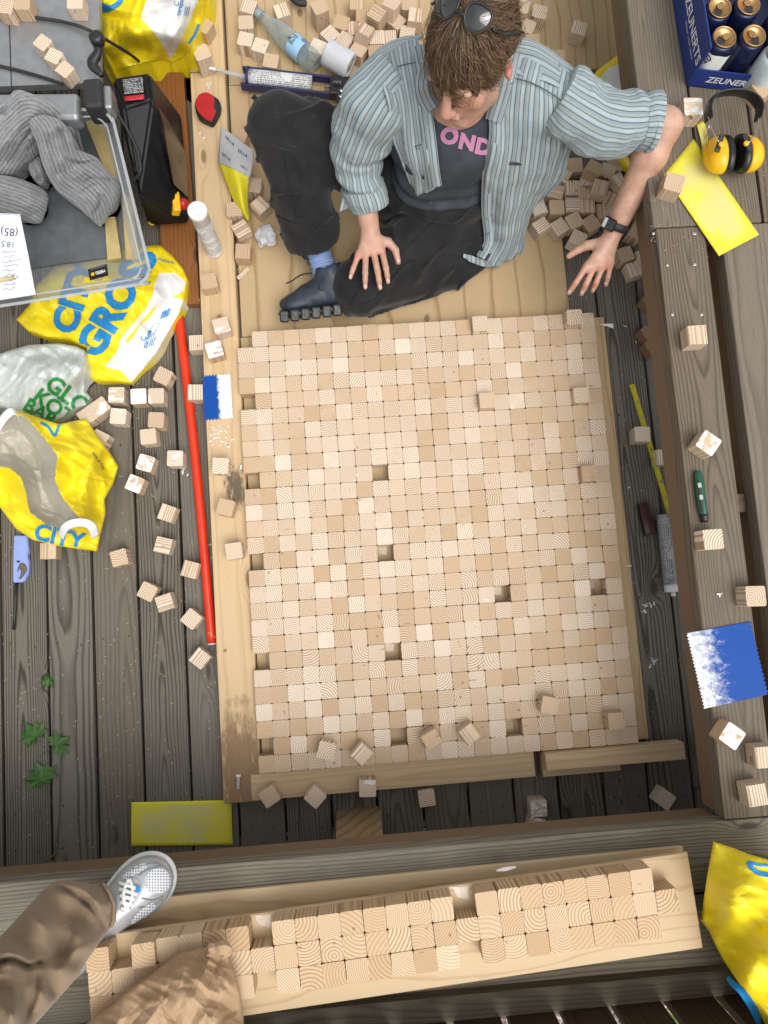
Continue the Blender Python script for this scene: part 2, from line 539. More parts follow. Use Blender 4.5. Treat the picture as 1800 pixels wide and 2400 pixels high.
def wood(name, light, dark, axis='z', spacing=0.0035, spread=0.1, wob=0.006, along=0.15, contrast=0.75, knots=0.0, tint=0.25, rough=0.6,
         bump=0.15, src='obj', glue=False, checks=False, small_knots=False, marks=None, cathedral=False, depth=0.0, grey=None, stain=None, fibre=0.18, sharp=(0.45, 0.88)):
    """solid wood: rings about a pith that runs along one axis, so end grain and side grain both follow the block"""
    b = NB(name)
    if src == 'obj':
        p = b.obj(); rn = b.rnd()
    else:
        p = b.attr('lc')[1]; rn = b.attr('rnd')[2]
    rv = b.white(rn)
    x, y, z = b.sep(p)
    if axis == 'y': g = b.comb(x, z, y)
    elif axis == 'x': g = b.comb(y, z, x)
    else: g = b.comb(x, y, z)
    shift = b.vmath('SCALE', rv, scale=7.0)
    st = b.vmath('MULTIPLY', g, (1, 1, along))
    stn = b.vmath('ADD', st, shift)
    nz = b.noise(stn, 9.0, 2.0, 0.5, color=True)
    nz = b.vmath('SCALE', b.vmath('SUBTRACT', nz, (0.5, 0.5, 0.5)), scale=wob * 4)
    nz2 = b.noise(stn, 60.0, 2.0, 0.5, color=True)
    nz2 = b.vmath('SCALE', b.vmath('SUBTRACT', nz2, (0.5, 0.5, 0.5)), scale=wob * 0.45)
    off = b.vmath('MULTIPLY', b.vmath('SUBTRACT', rv, (0.5, 0.5, 0.5)), (spread, spread, 0))
    off = b.vmath('ADD', off, (0, depth, 0))
    q = b.vmath('ADD', b.vmath('ADD', b.vmath('SUBTRACT', g, off), nz), nz2)
    qx, qy, qz = b.sep(q)
    if cathedral:      # the pith wanders up and down along a board, so flat-sawn faces show nested points
        wv_ = b.noise(b.comb(b.math('MULTIPLY', b.sep(rv)[2], 40.0), 0.0, b.math('MULTIPLY', qz, 1.5)), 1.0, 1.5, 0.5)
        qy = b.math('ADD', qy, b.math('MULTIPLY', b.math('SUBTRACT', wv_, 0.5), 0.09))
    r = b.math('SQRT', b.math('ADD', b.math('MULTIPLY', qx, qx), b.math('MULTIPLY', qy, qy)))
    kn = None
    if knots > 0:
        vo = b.n('ShaderNodeTexVoronoi', voronoi_dimensions='2D')
        vv = b.comb(b.math('ADD', qx, b.math('MULTIPLY', b.sep(rv)[0], 9.0)), b.math('MULTIPLY', qz, 0.33), 0.0)
        b.put(vo.inputs['Vector'], vv); vo.inputs['Scale'].default_value = knots
        kd = b.math('DIVIDE', vo.outputs['Distance'], knots)       # metres
        kk = b.math('POWER', 2.718, b.math('MULTIPLY', b.math('MULTIPLY', kd, kd), -1 / 0.016 ** 2))
        r = b.math('ADD', r, b.math('MULTIPLY', kk, 0.022))
        kn = b.step(kd, 0.011, 0.004)
    sp = b.math('MULTIPLY', b.math('ADD', b.math('MULTIPLY', b.sep(rv)[1], 0.9), 0.6), spacing)
    fr = b.math('FRACT', b.math('DIVIDE', r, sp))
    late = b.ramp(fr, [(0.0, 0.15), (sharp[0], 0.1), (sharp[1], 1.0), (1.0, 0.15)])
    amp = b.math('MULTIPLY', late, b.math('ADD', b.math('MULTIPLY', b.sep(rv)[2], contrast * 0.7), contrast * 0.55))
    fib = b.noise(b.vmath('MULTIPLY', g, (900, 900, 30)), 1.0, 2.0, 0.6)
    col = b.mix(amp, light, dark)
    hue = b.mix(b.sep(rv)[0], tuple(min(1, c * (1 + tint * k)) for c, k in zip(light, (0.55, 0.75, 1.0))), tuple(c * (1 - tint * k) for c, k in zip(light, (0.55, 0.9, 1.35))))
    col = b.mix(0.75, col, b.mix(amp, hue, dark))
    col = b.mix(b.math('MULTIPLY', b.step(fib, 0.35, 0.75), fibre), col, dark)
    if kn is not None: col = b.mix(b.math('MULTIPLY', kn, 0.8), col, tuple(c * 0.45 for c in dark))
    if grey is not None:
        gm = b.noise(b.vmath('MULTIPLY', stn, (3, 3, 6)), 2.0, 3.0)
        col = b.mix(b.step(gm, 0.35, 0.7), col, b.mix(0.35, col, grey))
    if stain is not None:
        sm = b.noise(b.vmath('MULTIPLY', g, (14, 14, 5)), 1.0, 5.0, 0.65)
        col = b.mix(b.step(sm, 0.56, 0.72), col, b.mix(0.6, col, stain))
    if checks:      # drying cracks and pitch pockets in some blocks
        ck = b.noise(b.vmath('ADD', b.vmath('MULTIPLY', q, (150, 34, 34)), b.vmath('SCALE', rv, scale=31.0)), 1.0, 1.0, 0.5, 0.6)
        col = b.mix(b.math('MULTIPLY', b.step(ck, 0.74, 0.79), 0.75), col, (0.20, 0.11, 0.05))
        dk = b.n('ShaderNodeTexVoronoi'); b.put(dk.inputs['Vector'], b.vmath('ADD', q, shift)); dk.inputs['Scale'].default_value = 18.0
        col = b.mix(b.math('MULTIPLY', b.step(dk.outputs['Distance'], 0.075, 0.045), 0.7), col, (0.17, 0.10, 0.055))
        gn_ = b.noise(b.vmath('ADD', b.vmath('MULTIPLY', g, (260, 260, 260)), shift), 1.0, 3.0, 0.7)
        col = b.mix(b.math('MULTIPLY', b.step(gn_, 0.35, 0.8), 0.16), col, (0.36, 0.24, 0.14))
    if small_knots:
        vk = b.n('ShaderNodeTexVoronoi', voronoi_dimensions='2D'); b.put(vk.inputs['Vector'], b.comb(qx, b.math('MULTIPLY', qz, 0.6), 0.0)); vk.inputs['Scale'].default_value = 3.3
        kd2 = b.math('ADD', vk.outputs['Distance'], b.math('MULTIPLY', b.noise(g, 90.0, 2.0), 0.02))
        col = b.mix(b.math('MULTIPLY', b.step(kd2, 0.046, 0.028), 0.75), col, (0.13, 0.075, 0.035))
    if marks:       # stains that sit at set places along the board (metres from its middle)
        for (my, mw, mx, sx_, c_, thr) in marks:
            gx_, gy_, gz_ = b.sep(g)
            e_ = b.math('ADD', b.math('POWER', b.math('DIVIDE', b.math('SUBTRACT', gz_, my), mw), 2.0), b.math('POWER', b.math('DIVIDE', b.math('SUBTRACT', gx_, mx), sx_), 2.0))
            m_ = b.math('MULTIPLY', b.math('POWER', 2.718, b.math('MULTIPLY', e_, -1.0)), b.noise(b.vmath('MULTIPLY', g, (70, 70, 22)), 1.0, 5.0, 0.65))
            col = b.mix(b.math('MULTIPLY', b.step(m_, thr, thr + 0.22), 0.85), col, c_)
    ro = rough
    h = b.math('ADD', b.math('MULTIPLY', late, -1.0), b.math('MULTIPLY', fib, -0.6))
    if glue:
        gn = b.noise(b.vmath('ADD', b.vmath('MULTIPLY', p, (70, 28, 40)), shift), 1.0, 4.0, 0.6, 0.6)
        nor = b.n('ShaderNodeTexCoord').outputs['Normal']
        up = b.step(b.sep(nor)[2], 0.6, 0.8)
        gmk = b.math('MULTIPLY', b.step(gn, b.math('SUBTRACT', 0.58, b.math('MULTIPLY', b.sep(rv)[0], 0.26)), b.math('SUBTRACT', 0.66, b.math('MULTIPLY', b.sep(rv)[0], 0.26))), up)
        col = b.mix(gmk, col, (0.72, 0.71, 0.70)); h = b.math('ADD', h, b.math('MULTIPLY', gmk, 2.0))
    b.bump(h, bump, 0.0012)
    return b.fin(col, ro, spec=0.3)


def plain(name, col, rough=0.5, metal=0.0, var=0.12, vscale=30.0, bump=0.0, bscale=200.0, spec=0.5, coat=0.0, src='obj', dirt=None):
    b = NB(name)
    p = b.obj()
    n = b.noise(p, vscale, 4.0, 0.6)
    c = b.mix(b.step(n, 0.25, 0.75), tuple(x * (1 - var) for x in col), tuple(min(1, x * (1 + var)) for x in col))
    if dirt:
        dn = b.noise(p, dirt[1], 5.0, 0.7)
        c = b.mix(b.step(dn, dirt[2], dirt[2] + 0.06), c, dirt[0])
    if bump:
        b.bump(b.noise(p, bscale, 3.0, 0.6), bump, 0.002)
    b.put(b.b.inputs['Coat Weight'], coat)
    rr = b.math('ADD', b.math('MULTIPLY', b.math('SUBTRACT', n, 0.5), 0.25), rough, clamp=True)
    return b.fin(c, rr, metal, spec)


PINE_L, PINE_D = (0.70, 0.585, 0.465), (0.40, 0.275, 0.17)
M = {}
M['pine'] = wood('pine', PINE_L, PINE_D, spacing=0.0046, spread=0.075, wob=0.0032, contrast=1.25, tint=0.50, sharp=(0.30, 0.8), checks=True)
M['pine_field'] = wood('pine_field', PINE_L, PINE_D, spacing=0.0046, spread=0.075, wob=0.0032, contrast=1.25, tint=0.50, sharp=(0.30, 0.8), checks=True, src='attr')
M['pine_glue'] = wood('pine_glue', PINE_L, PINE_D, spacing=0.0046, spread=0.075, wob=0.0032, contrast=1.25, tint=0.50, sharp=(0.30, 0.8), checks=True, glue=True)
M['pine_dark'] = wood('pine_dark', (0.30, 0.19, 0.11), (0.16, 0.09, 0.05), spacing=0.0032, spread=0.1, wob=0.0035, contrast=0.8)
M['pine_test'] = wood('pine_test', (0.64, 0.50, 0.34), (0.40, 0.25, 0.13), spacing=0.0058, spread=0.12, wob=0.0045, contrast=1.2, tint=0.3, sharp=(0.3, 0.8), checks=True)
M['ply'] = wood('ply', (0.47, 0.345, 0.195), (0.27, 0.165, 0.075), axis='y', spacing=0.05, spread=0.5, wob=0.014, along=0.25, contrast=0.7, knots=0, depth=0.10, tint=0.1, rough=0.42, fibre=0.14, sharp=(0.80, 0.95), small_knots=True)
M['ply_x'] = wood('ply_x', (0.58, 0.44, 0.27), (0.44, 0.29, 0.15), axis='x', spacing=0.04, spread=0.6, wob=0.03, along=0.25, contrast=0.7, knots=0, depth=0.10, tint=0.1, rough=0.45, fibre=0.12, sharp=(0.75, 0.93))
M['plank'] = wood('plank', (0.57, 0.42, 0.25), (0.42, 0.27, 0.13), axis='y', spacing=0.008, spread=0.03, wob=0.008, along=0.1, contrast=0.6, knots=4.0, depth=0.09, tint=0.12, stain=(0.13, 0.085, 0.05))
M['plank_worn'] = wood('plank_worn', (0.57, 0.42, 0.25), (0.42, 0.27, 0.13), axis='y', spacing=0.008, spread=0.03, wob=0.008, along=0.1, contrast=0.6, knots=4.0, depth=0.09, tint=0.12, marks=[(-0.20, 0.10, 0.02, 0.05, (0.05, 0.042, 0.035), 0.26), (-1.0, 0.20, 0.0, 0.09, (0.20, 0.12, 0.06), 0.16), (-0.80, 0.03, 0.0, 0.05, (0.30, 0.19, 0.10), 0.3), (-0.66, 0.012, -0.03, 0.012, (0.07, 0.045, 0.03), 0.3), (0.30, 0.02, 0.0, 0.02, (0.18, 0.10, 0.05), 0.3)])
M['timber'] = wood('timber', (0.54, 0.40, 0.24), (0.36, 0.23, 0.12), axis='x', spacing=0.007, spread=0.03, wob=0.006, along=0.1, contrast=0.6, knots=4.0, depth=0.07, tint=0.12)
M['deck'] = wood('deck', (0.172, 0.152, 0.122), (0.042, 0.035, 0.028), axis='y', spacing=0.0075, spread=0.06, wob=0.012, along=0.085, contrast=1.05, knots=3.0, depth=0.034, tint=0.25, rough=0.62, bump=0.5, grey=(0.165, 0.152, 0.13), fibre=0.3, sharp=(0.45, 0.85), cathedral=True)
M['bench'] = wood('bench', (0.185, 0.150, 0.110), (0.055, 0.042, 0.030), axis='y', spacing=0.0075, spread=0.05, wob=0.012, along=0.085, contrast=0.95, knots=3.0, depth=0.036, tint=0.2, rough=0.7, bump=0.5, cathedral=True, grey=(0.17, 0.148, 0.118), fibre=0.4)
M['bench_x'] = wood('bench_x', (0.215, 0.19, 0.142), (0.062, 0.051, 0.037), axis='x', spacing=0.0075, spread=0.05, wob=0.012, along=0.085, contrast=0.95, knots=3.0, depth=0.036, tint=0.2, rough=0.7, bump=0.5, cathedral=True, grey=(0.19, 0.19, 0.16), fibre=0.4)
M['apron'] = wood('apron', (0.185, 0.125, 0.078), (0.08, 0.05, 0.03), axis='y', spacing=0.008, spread=0.05, wob=0.01, along=0.09, contrast=0.8, depth=0.06, rough=0.65, bump=0.3)
M['apron_x'] = wood('apron_x', (0.185, 0.13, 0.085), (0.08, 0.052, 0.033), axis='x', spacing=0.008, spread=0.05, wob=0.01, along=0.09, contrast=0.8, depth=0.06, rough=0.65, bump=0.3)
M['slat'] = wood('slat', (0.10, 0.068, 0.045), (0.05, 0.032, 0.02), axis='z', spacing=0.008, spread=0.05, wob=0.01, along=0.09, contrast=0.8, depth=0.06, rough=0.65)
M['varnished'] = wood('varnished', (0.27, 0.115, 0.038), (0.12, 0.042, 0.014), axis='y', spacing=0.009, spread=0.03, wob=0.012, along=0.09, contrast=0.85, knots=4.0, depth=0.05, rough=0.28, bump=0.15, fibre=0.3)
M['black_gap'] = plain('black_gap', (0.02, 0.018, 0.015), 0.8)
M['glue_white'] = plain('glue_white', (0.78, 0.77, 0.75), 0.45, bump=0.4, bscale=300)
M['zinc'] = plain('zinc', (0.42, 0.42, 0.42), 0.4, 0.9)


def ground_mat():
    b = NB('gravel_ground')
    p = b.obj()
    v = b.n('ShaderNodeTexVoronoi'); b.put(v.inputs['Vector'], p); v.inputs['Scale'].default_value = 60
    c = b.mix(b.sep(v.outputs['Color'])[0], (0.20, 0.17, 0.16), (0.52, 0.43, 0.40))
    g = b.noise(p, 3.0, 4.0)
    c = b.mix(b.step(g, 0.48, 0.6), c, b.mix(b.noise(p, 90.0), (0.05, 0.13, 0.02), (0.22, 0.36, 0.07)))
    b.bump(v.outputs['Distance'], 0.8, 0.02)
    return b.fin(c, 0.9)
M['ground'] = ground_mat()

# ------------------------------------------------------------------ ground and deck
def flat_box(name, x0, x1, y0, y1, z0, z1, mat, parent=None, bev=0.002, rz=0.0):
    """box whose origin is its own centre"""
    bm = box_bm(x1 - x0, y1 - y0, z1 - z0, bev, 2)
    o = bm_obj(name, bm, mat)
    o.location = ((x0 + x1) / 2, (y0 + y1) / 2, (z0 + z1) / 2); o.rotation_euler = (0, 0, rz)
    if parent is not None:
        o.parent = parent
        o.matrix_parent_inverse = Matrix.LocRotScale(parent.location, parent.rotation_euler, (1, 1, 1)).inverted()
    return o


g = obj('ground', [(-60, -60, -0.32), (60, -60, -0.32), (60, 60, -0.32), (-60, 60, -0.32)], [[0, 1, 2, 3]], M['ground'])
tag(g, 'gravel and grass ground below the wooden deck', kind='structure')

DP, DX0 = 0.128, -0.708
deck = flat_box('deck', -1.6, 2.6, -2.0, 1.9, -0.32, -0.2, M['black_gap'])
# the frame of joists under the boards carries them; the boards are its children
bm = bmesh.new()
for k in range(8): box_bm(2.9, 0.045, 0.10, 0, 1, T(-0.12, -1.95 + 0.55 * k, -0.095), bm)
me_j = bpy.data.meshes.new('deck'); bm.to_mesh(me_j); bm.free(); me_j.materials.append(M['slat'])
bpy.data.objects.remove(deck)
deck = bpy.data.objects.new('deck', me_j); COL.objects.link(deck)
tag(deck, 'weathered grey brown deck of long boards with dark gaps', kind='structure')
JOINTS = {3: D(260, 1793).y, 15: D(1330, 1718).y, 16: -0.135}
for k in range(-6, 26):
    x0, x1 = DX0 + DP * k + 0.0035, DX0 + DP * (k + 1) - 0.0035
    if x1 > 1.40: break
    ys = [-1.78, 1.9]
    if k in JOINTS: ys = [-1.78, JOINTS[k], 1.9]
    for a, c in zip(ys[:-1], ys[1:]):
        flat_box('plank', x0, x1, a + 0.001, c - 0.001, -0.028 + rng.uniform(-0.001, 0.0), 0.0 - rng.uniform(0, 0.0012), M['deck'], deck, 0.0025)

# nail heads on the deck: small pairs of zinc heads
def discs(name, pts, r, h, mat, parent, label=None, seg=8):
    V, Fc = [], []
    for (x, y, z) in pts:
        v, f = lathe([(r, 0), (r, h * 0.6), (r * 0.6, h)], seg); b0 = len(V)
        V += [(a[0] + x, a[1] + y, a[2] + z) for a in v]; Fc += [[i + b0 for i in q] for q in f]
    o = obj(name, V, Fc, mat, parent)
    o['kind'] = 'stuff'
    return o
npt = []
for k in range(-4, 16):
    for yy in (-1.40, -1.30, -0.85, -0.3, 0.25, 0.8):
        for dx in (0.03, 0.095): npt.append((DX0 + DP * k + dx + rng.uniform(-.004, .004), yy + rng.uniform(-.01, .01), -0.001))
discs('nail_heads', npt, 0.0035, 0.0012, M['slat'], deck)

# ------------------------------------------------------------------ benches
BZ = 0.46                                     # seat height
def bench_board(par, x0, x1, y0, y1, mat, th=0.045, name='seat_board', z=BZ):
    return flat_box(name, x0, x1, y0, y1, z - th, z, mat, par, 0.003)

side = empty('bench', (1.15, -0.2, 0), 'long weathered bench along the side, with cubes, blue spreader and beer case on it', 'bench', rotz=-0.0122)
yj = 0.0525                                    # joint between the two runs of boards
XI = 1.0765
b1 = bench_board(side, XI, XI + 0.120, -1.323, yj - 0.001, M['bench'])
b2 = bench_board(side, XI + 0.160, XI + 0.30, -1.323, yj - 0.001, M['bench'])
b3 = bench_board(side, XI + 0.315, XI + 0.46, -1.323, yj - 0.001, M['bench'])
b4 = bench_board(side, XI - 0.006, XI + 0.118, yj + 0.001, 1.6, M['bench'], z=BZ + 0.002)
b5 = bench_board(side, XI + 0.124, XI + 0.262, yj + 0.001, 1.6, M['bench'], z=BZ + 0.002)
b6 = bench_board(side, XI + 0.268, XI + 0.40, yj + 0.001, 1.6, M['bench'], z=BZ + 0.002)
b7 = bench_board(side, XI + 0.406, XI + 0.54, yj + 0.001, 1.6, M['bench'], z=BZ + 0.002)
flat_box('apron', XI + 0.004, XI + 0.034, -1.32, 1.6, BZ - 0.115, BZ - 0.046, M['apron'], side)
flat_box('apron', XI + 0.172, XI + 0.195, -1.32, 1.6, BZ - 0.115, BZ - 0.046, M['apron'], side)
for yy in (-1.26, -0.62, yj, 0.75, 1.35):
    flat_box('crosspiece', XI + 0.036, XI + 0.163, yy - 0.022, yy + 0.022, BZ - 0.141, BZ - 0.048, M['apron_x'], side)
    flat_box('crosspiece', XI + 0.197, XI + 0.46, yy - 0.022, yy + 0.022, BZ - 0.141, BZ - 0.048, M['apron_x'], side)
    flat_box('leg', XI + 0.20, XI + 0.245, yy - 0.045, yy + 0.045, 0.0, BZ - 0.142, M['apron'], side)
    flat_box('leg', XI + 0.40, XI + 0.445, yy - 0.045, yy + 0.045, 0.0, BZ - 0.142, M['apron'], side)
pt = []
for (x, y) in ((1498, 505), (1411 + 90, 505), (1411, 505), (1441, 573), (1500, 572), (1452, 680), (1515, 680)):
    p = D(x * 1.0, y, BZ); pt.append((p.x, p.y, BZ + 0.0015))
discs('nail_heads', pt, 0.004, 0.0015, M['zinc'], side)

low = empty('bench', (0.3, -1.45, 0), 'low weathered bench across the bottom carrying the cube boards and shoe', 'bench')
YI = -1.325
bench_board(low, -1.2, 1.9, YI - 0.145, YI, M['bench_x'])
bench_board(low, -1.2, 1.9, YI - 0.295, YI - 0.151, M['bench_x'])
flat_box('apron', -1.2, XI + 0.001, YI - 0.034, YI - 0.004, BZ - 0.115, BZ - 0.046, M['apron_x'], low)
for xx in (-0.9,):
    p = flat_box('leg', xx - 0.055, xx + 0.055, YI - 0.10, YI - 0.055, 0.0, BZ - 0.046, M['apron'], low)
# sloped brace foot seen below the mosaic
fx, fy = D(775, 1745, 0.0).x, D(775, 1745, 0.0).y
v, f = prism([(fx - 0.062, 0.0), (fx + 0.062, 0.0), (fx + 0.058, 0.36), (fx - 0.058, 0.36)], 0, 0.045)
v = [(q[0], fy - 0.045 + q[2] - q[1] * 0.16, q[1]) for q in v]
M['post_cut'] = wood('post_cut', (0.34, 0.235, 0.13), (0.14, 0.09, 0.045), axis='z', spacing=0.009, spread=0.04, wob=0.006, along=0.2, contrast=0.9, depth=0.03, rough=0.6)
obj('brace', v, f, M['post_cut'], low)

# parapet behind the low bench: rail and upright slats with gaps
par = empty('railing', (0.3, -1.80, 0), 'brown railing of upright slats with bright gaps behind the low bench', 'railing')
YP = -1.703
flat_box('rail', -1.4, 2.2, YP + 0.002, YP + 0.054, 0.30, 0.43, M['bench_x'], par)
for k in range(-15, 16):
    xg = 0.4402 + 0.1184 * k
    flat_box('slat', xg + 0.0085, xg + 0.1099, YP - 0.024, YP, -0.25, 0.62, M['slat'], par, 0.002)
flat_box('top_rail', -1.4, 2.2, YP - 0.04, YP + 0.03, 0.621, 0.65, M['bench_x'], par)

# loose stones on the ground outside the railing
def stones(name, n, x0, x1, y0, y1, z, mat, seed):
    r = np.random.RandomState(seed)
    bm = bmesh.new(); bmesh.ops.create_icosphere(bm, subdivisions=1, radius=1.0)
    bv = np.array([q.co[:] for q in bm.verts]); bf = np.array([[q.index for q in fc.verts] for fc in bm.faces]); bm.free()
    V, Fc, rn = [], [], []
    for k in range(n):
        s = r.uniform(0.006, 0.016); sc = s * r.uniform(0.6, 1.2, 3)
        A = np.array(Euler(r.uniform(0, 6, 3)).to_matrix())
        v = (bv * (1 + 0.25 * r.randn(len(bv), 1)).clip(0.6, 1.4) * sc) @ A.T + [r.uniform(x0, x1), r.uniform(y0, y1), z + s * 0.3]
        Fc.append(bf + len(bv) * k); V.append(v); rn += [r.rand()] * len(bv)
    o = obj(name, np.concatenate(V), np.concatenate(Fc), mat, None, False, {'rnd': rn})
    return o
b = NB('stone'); rn = b.attr('rnd')[2]
M['stone'] = b.fin(b.ramp(rn, [(0, (0.30, 0.27, 0.26)), (0.4, (0.55, 0.42, 0.38)), (0.7, (0.62, 0.58, 0.55)), (1, (0.20, 0.18, 0.17))]), 0.8)
tag(stones('gravel', 2600, 0.0, 2.4, -3.3, -1.76, -0.32, M['stone'], 5), 'pinkish grey gravel outside the railing slats', kind='stuff')

# low green plants on the ground beside the deck, seen through the bench gaps
rp = np.random.RandomState(9); V, F, rn = [], [], []
for k in range(2600):
    x, y, z = rp.uniform(1.40, 2.3), rp.uniform(-1.7, 1.2), -0.32 + abs(rp.normal(0, .05)); a = rp.uniform(0, 6.28); s_ = rp.uniform(.008, .022); t = rp.normal(0, .4)
    c, q = math.cos(a), math.sin(a); b0 = len(V)
    for u, v_ in ((0, -1), (.5, 0), (0, 1.2), (-.5, 0)): V.append((x + s_ * (u * c - v_ * q), y + s_ * (u * q + v_ * c), z + s_ * v_ * t + (.004 if u == 0 else 0)))
    F.append([b0, b0 + 1, b0 + 2, b0 + 3]); rn += [rp.rand()] * 4
b = NB('ground_leaf'); M['ground_leaf'] = b.fin(b.ramp(b.attr('rnd')[2], [(0, (.05, .13, .02)), (.6, (.11, .24, .03)), (1, (.22, .34, .07))]), .5)
tag(obj('ground_foliage', V, F, M['ground_leaf'], None, False, {'rnd': rn}), 'low green leaves on the ground beside the deck', kind='stuff')

# ------------------------------------------------------------------ plywood, planks, mosaic
PX, PY = 0.0455, 0.045731
TOP = 0.065
PLY = 0.02
def cube_mesh(name, sx, sy, sz, mat, rad=0.0038):
    """planed block: the four long edges rounded, the sawn ends sharp"""
    pts = []
    for cx, cy, a0 in ((1, 1, 0), (-1, 1, 90), (-1, -1, 180), (1, -1, 270)):
        for a in (0, 45, 90):
            t = math.radians(a0 + a)
            pts.append((cx * (sx / 2 - rad) + rad * math.cos(t), cy * (sy / 2 - rad) + rad * math.sin(t)))
    v, f = prism(pts, -sz / 2, sz / 2)
    return mesh(name, v, f, mat)
CB = 0.0448
ME_CUBE = cube_mesh('cube_block', CB, CB, CB, M['pine'])
ME_GLUE = cube_mesh('cube_block', CB, CB, CB, M['pine_glue'])
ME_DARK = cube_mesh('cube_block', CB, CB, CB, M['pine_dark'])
ME_TALL = cube_mesh('cube_block', CB, CB, CB * 1.6, M['pine'])

def sheet(name, x0, x1, y0, y1, z0, z1, mat, label, cat):
    return tag(flat_box(name, x0, x1, y0, y1, z0, z1, mat, None, 0.0012), label, cat)

sheet('plywood_sheet', 0.0105, 0.991, 0.004, 0.80, 0.0005, PLY, M['ply'], 'large plywood sheet that the man sits on, knots and wavy grain', 'plywood')
sheet('plywood_sheet', 0.0105, 1.27, 0.803, 1.62, 0.0005, PLY, M['ply'], 'rear plywood sheet lying under the scattered cubes behind the man', 'plywood')
def plank(name, x0, x1, y0, y1, label, rz=0.0, z0=0.0008, z1=0.045, mat='plank'):
    o = flat_box(name, x0, x1, y0, y1, z0, z1, M[mat], None, 0.002, rz); return tag(o, label, 'plank')
plank('pine_plank', -0.1005, 0.0035, -1.3115, 0.828, 'long pale pine plank along the left edge of the cube mosaic', 0.0, mat='plank_worn')
plank('pine_plank', -0.1015, 0.0045, 0.832, 1.6, 'short pale plank under the yellow bag, butted end to end')
bm = box_bm(0.61, 0.071, 0.0445, 0.002)
t1 = bm_obj('pine_timber', bm, M['timber']); a, c = D(562, 1703, 0.045), D(1166, 1652, 0.045)
t1.location = ((a.x + c.x) / 2 - 0.02, -1.2355 - 0.0375, 0.0228); t1.rotation_euler = (0, 0, 0.004)
t1.scale = ((c.x - a.x) / 0.61 + 0.02, 1, 1)
tag(t1, 'pale timber along the lower mosaic edge, with small pencil notes', 'timber')
a, c = D(1180, 1647, 0.092), D(1480, 1622, 0.092)
t2 = bm_obj('pine_timber', box_bm((c - a).length, 0.046, 0.045, 0.002), M['timber'])
t2.location = ((a.x + c.x) / 2, (a.y + c.y) / 2, 0.0692); t2.rotation_euler = (0, 0, math.atan2(c.y - a.y, c.x - a.x))
tag(t2, 'raised timber lying crosswise at the lower right mosaic corner', 'timber')
a, c = D(1172, 1662, 0.045), D(1340, 1648, 0.045)
t3 = bm_obj('pine_timber', box_bm((c - a).length, 0.066, 0.045, 0.002), M['timber'])
t3.location = ((a.x + c.x) / 2, (a.y + c.y) / 2 + 0.012, 0.0232); t3.rotation_euler = (0, 0, math.atan2(c.y - a.y, c.x - a.x))
tag(t3, 'short timber hidden below the raised crosswise timber', 'timber')

M['glue_thin'] = plain('glue_thin', (0.55, 0.46, 0.36), 0.3, var=.2, vscale=80)
mos = empty('cube_mosaic', (0.5, -0.62, 0), 'large square mosaic of upright pine cubes glued on a plywood base', 'mosaic')
flat_box('base_board', 0.006, 1.0925, -1.2352, 0.0015, 0.0005, PLY, M['ply'], mos, 0.0012)
HOLES = {(0, 0), (4, 0), (9, 0), (14, 0), (20, 0), (25, 0), (9, 8), (14, 8), (20, 8), (25, 8), (17, 15), (17, 21), (25, 15)}
RAISED = {(0, 8): 0.006, (0, 15): 0.024, (0, 21): 0.032, (5, 15): 0.026, (5, 21): 0.024, (10, 21): 0.030}
LOWER = {(7, 11): -0.003}
rng2 = random.Random(11)
field = []
for r_ in range(27):
    # each row is pushed together by hand: rows wander a little
    sh = 0.0009 * math.sin(r_ * 1.7) + rng2.uniform(-0.0006, 0.0006)
    for c_ in range(23):
        if (r_, c_) in HOLES: continue
        x = (c_ + 0.5) * PX + sh * (1 if c_ else 0.3) + rng2.uniform(-0.0003, 0.0003)
        y = -(r_ + 0.5) * PY + rng2.uniform(-0.0003, 0.0003)
        if c_ == 0: x += 0.0022
        z = PLY + CB / 2 + abs(rng2.gauss(0, 0.0011)) + 0.0002 + RAISED.get((r_, c_), 0)
        rz = rng2.choice((0, 90, 180, 270)) + rng2.uniform(-0.5, 0.5)
        if r_ >= 14 or (r_, c_) in RAISED:
            o = bpy.data.objects.new('cube_block', ME_CUBE)
            o.location = (x, y, z); o.rotation_euler = (R(rng2.gauss(0, .35)), R(rng2.gauss(0, .35)), R(rz))
            link(o, mos)
        else: field.append((x, y, z, R(rz), rng2.random()))
bv = np.array([q.co[:] for q in ME_CUBE.vertices]); bf = [list(p.vertices) for p in ME_CUBE.polygons]
V, Fc, lc, rn = [], [], [], []
for k, (x, y, z, a, q) in enumerate(field):
    Mx = np.array(T(x, y, z, a)); V.append(xf(bv, Mx)); lc.append(bv); rn += [q] * len(bv)
    Fc += [[i + k * len(bv) for i in f] for f in bf]
fo = obj('cube_block_field', np.concatenate(V), Fc, M['pine_field'], mos, False, {'lc': np.concatenate(lc), 'rnd': rn})
fo['kind'] = 'stuff'
# torn tape on the bare corner of the base
c0 = D(1308, 697, PLY)
v, f = prism([(c0.x - 0.02, c0.y - 0.004), (c0.x + 0.022, c0.y - 0.004), (c0.x + 0.022, c0.y - 0.02), (c0.x + 0.004, c0.y - 0.012)], PLY + 0.0005, PLY + 0.0013)
obj('glue_smear', v, f, M['glue_white'], mos)
for (r_, c_) in ((17, 15), (17, 21), (20, 8), (14, 8)):
    x, y = (c_ + 0.5) * PX, -(r_ + 0.5) * PY
    vv = [(x - 0.017, y + 0.0, PLY + 0.0004), (x + 0.004, y - 0.004, PLY + 0.0004), (x + 0.006, y + 0.019, PLY + 0.0004), (x - 0.018, y + 0.019, PLY + 0.0004)]
    obj('glue_smear', vv, [[0, 1, 2, 3]], M['glue_thin'], mos)

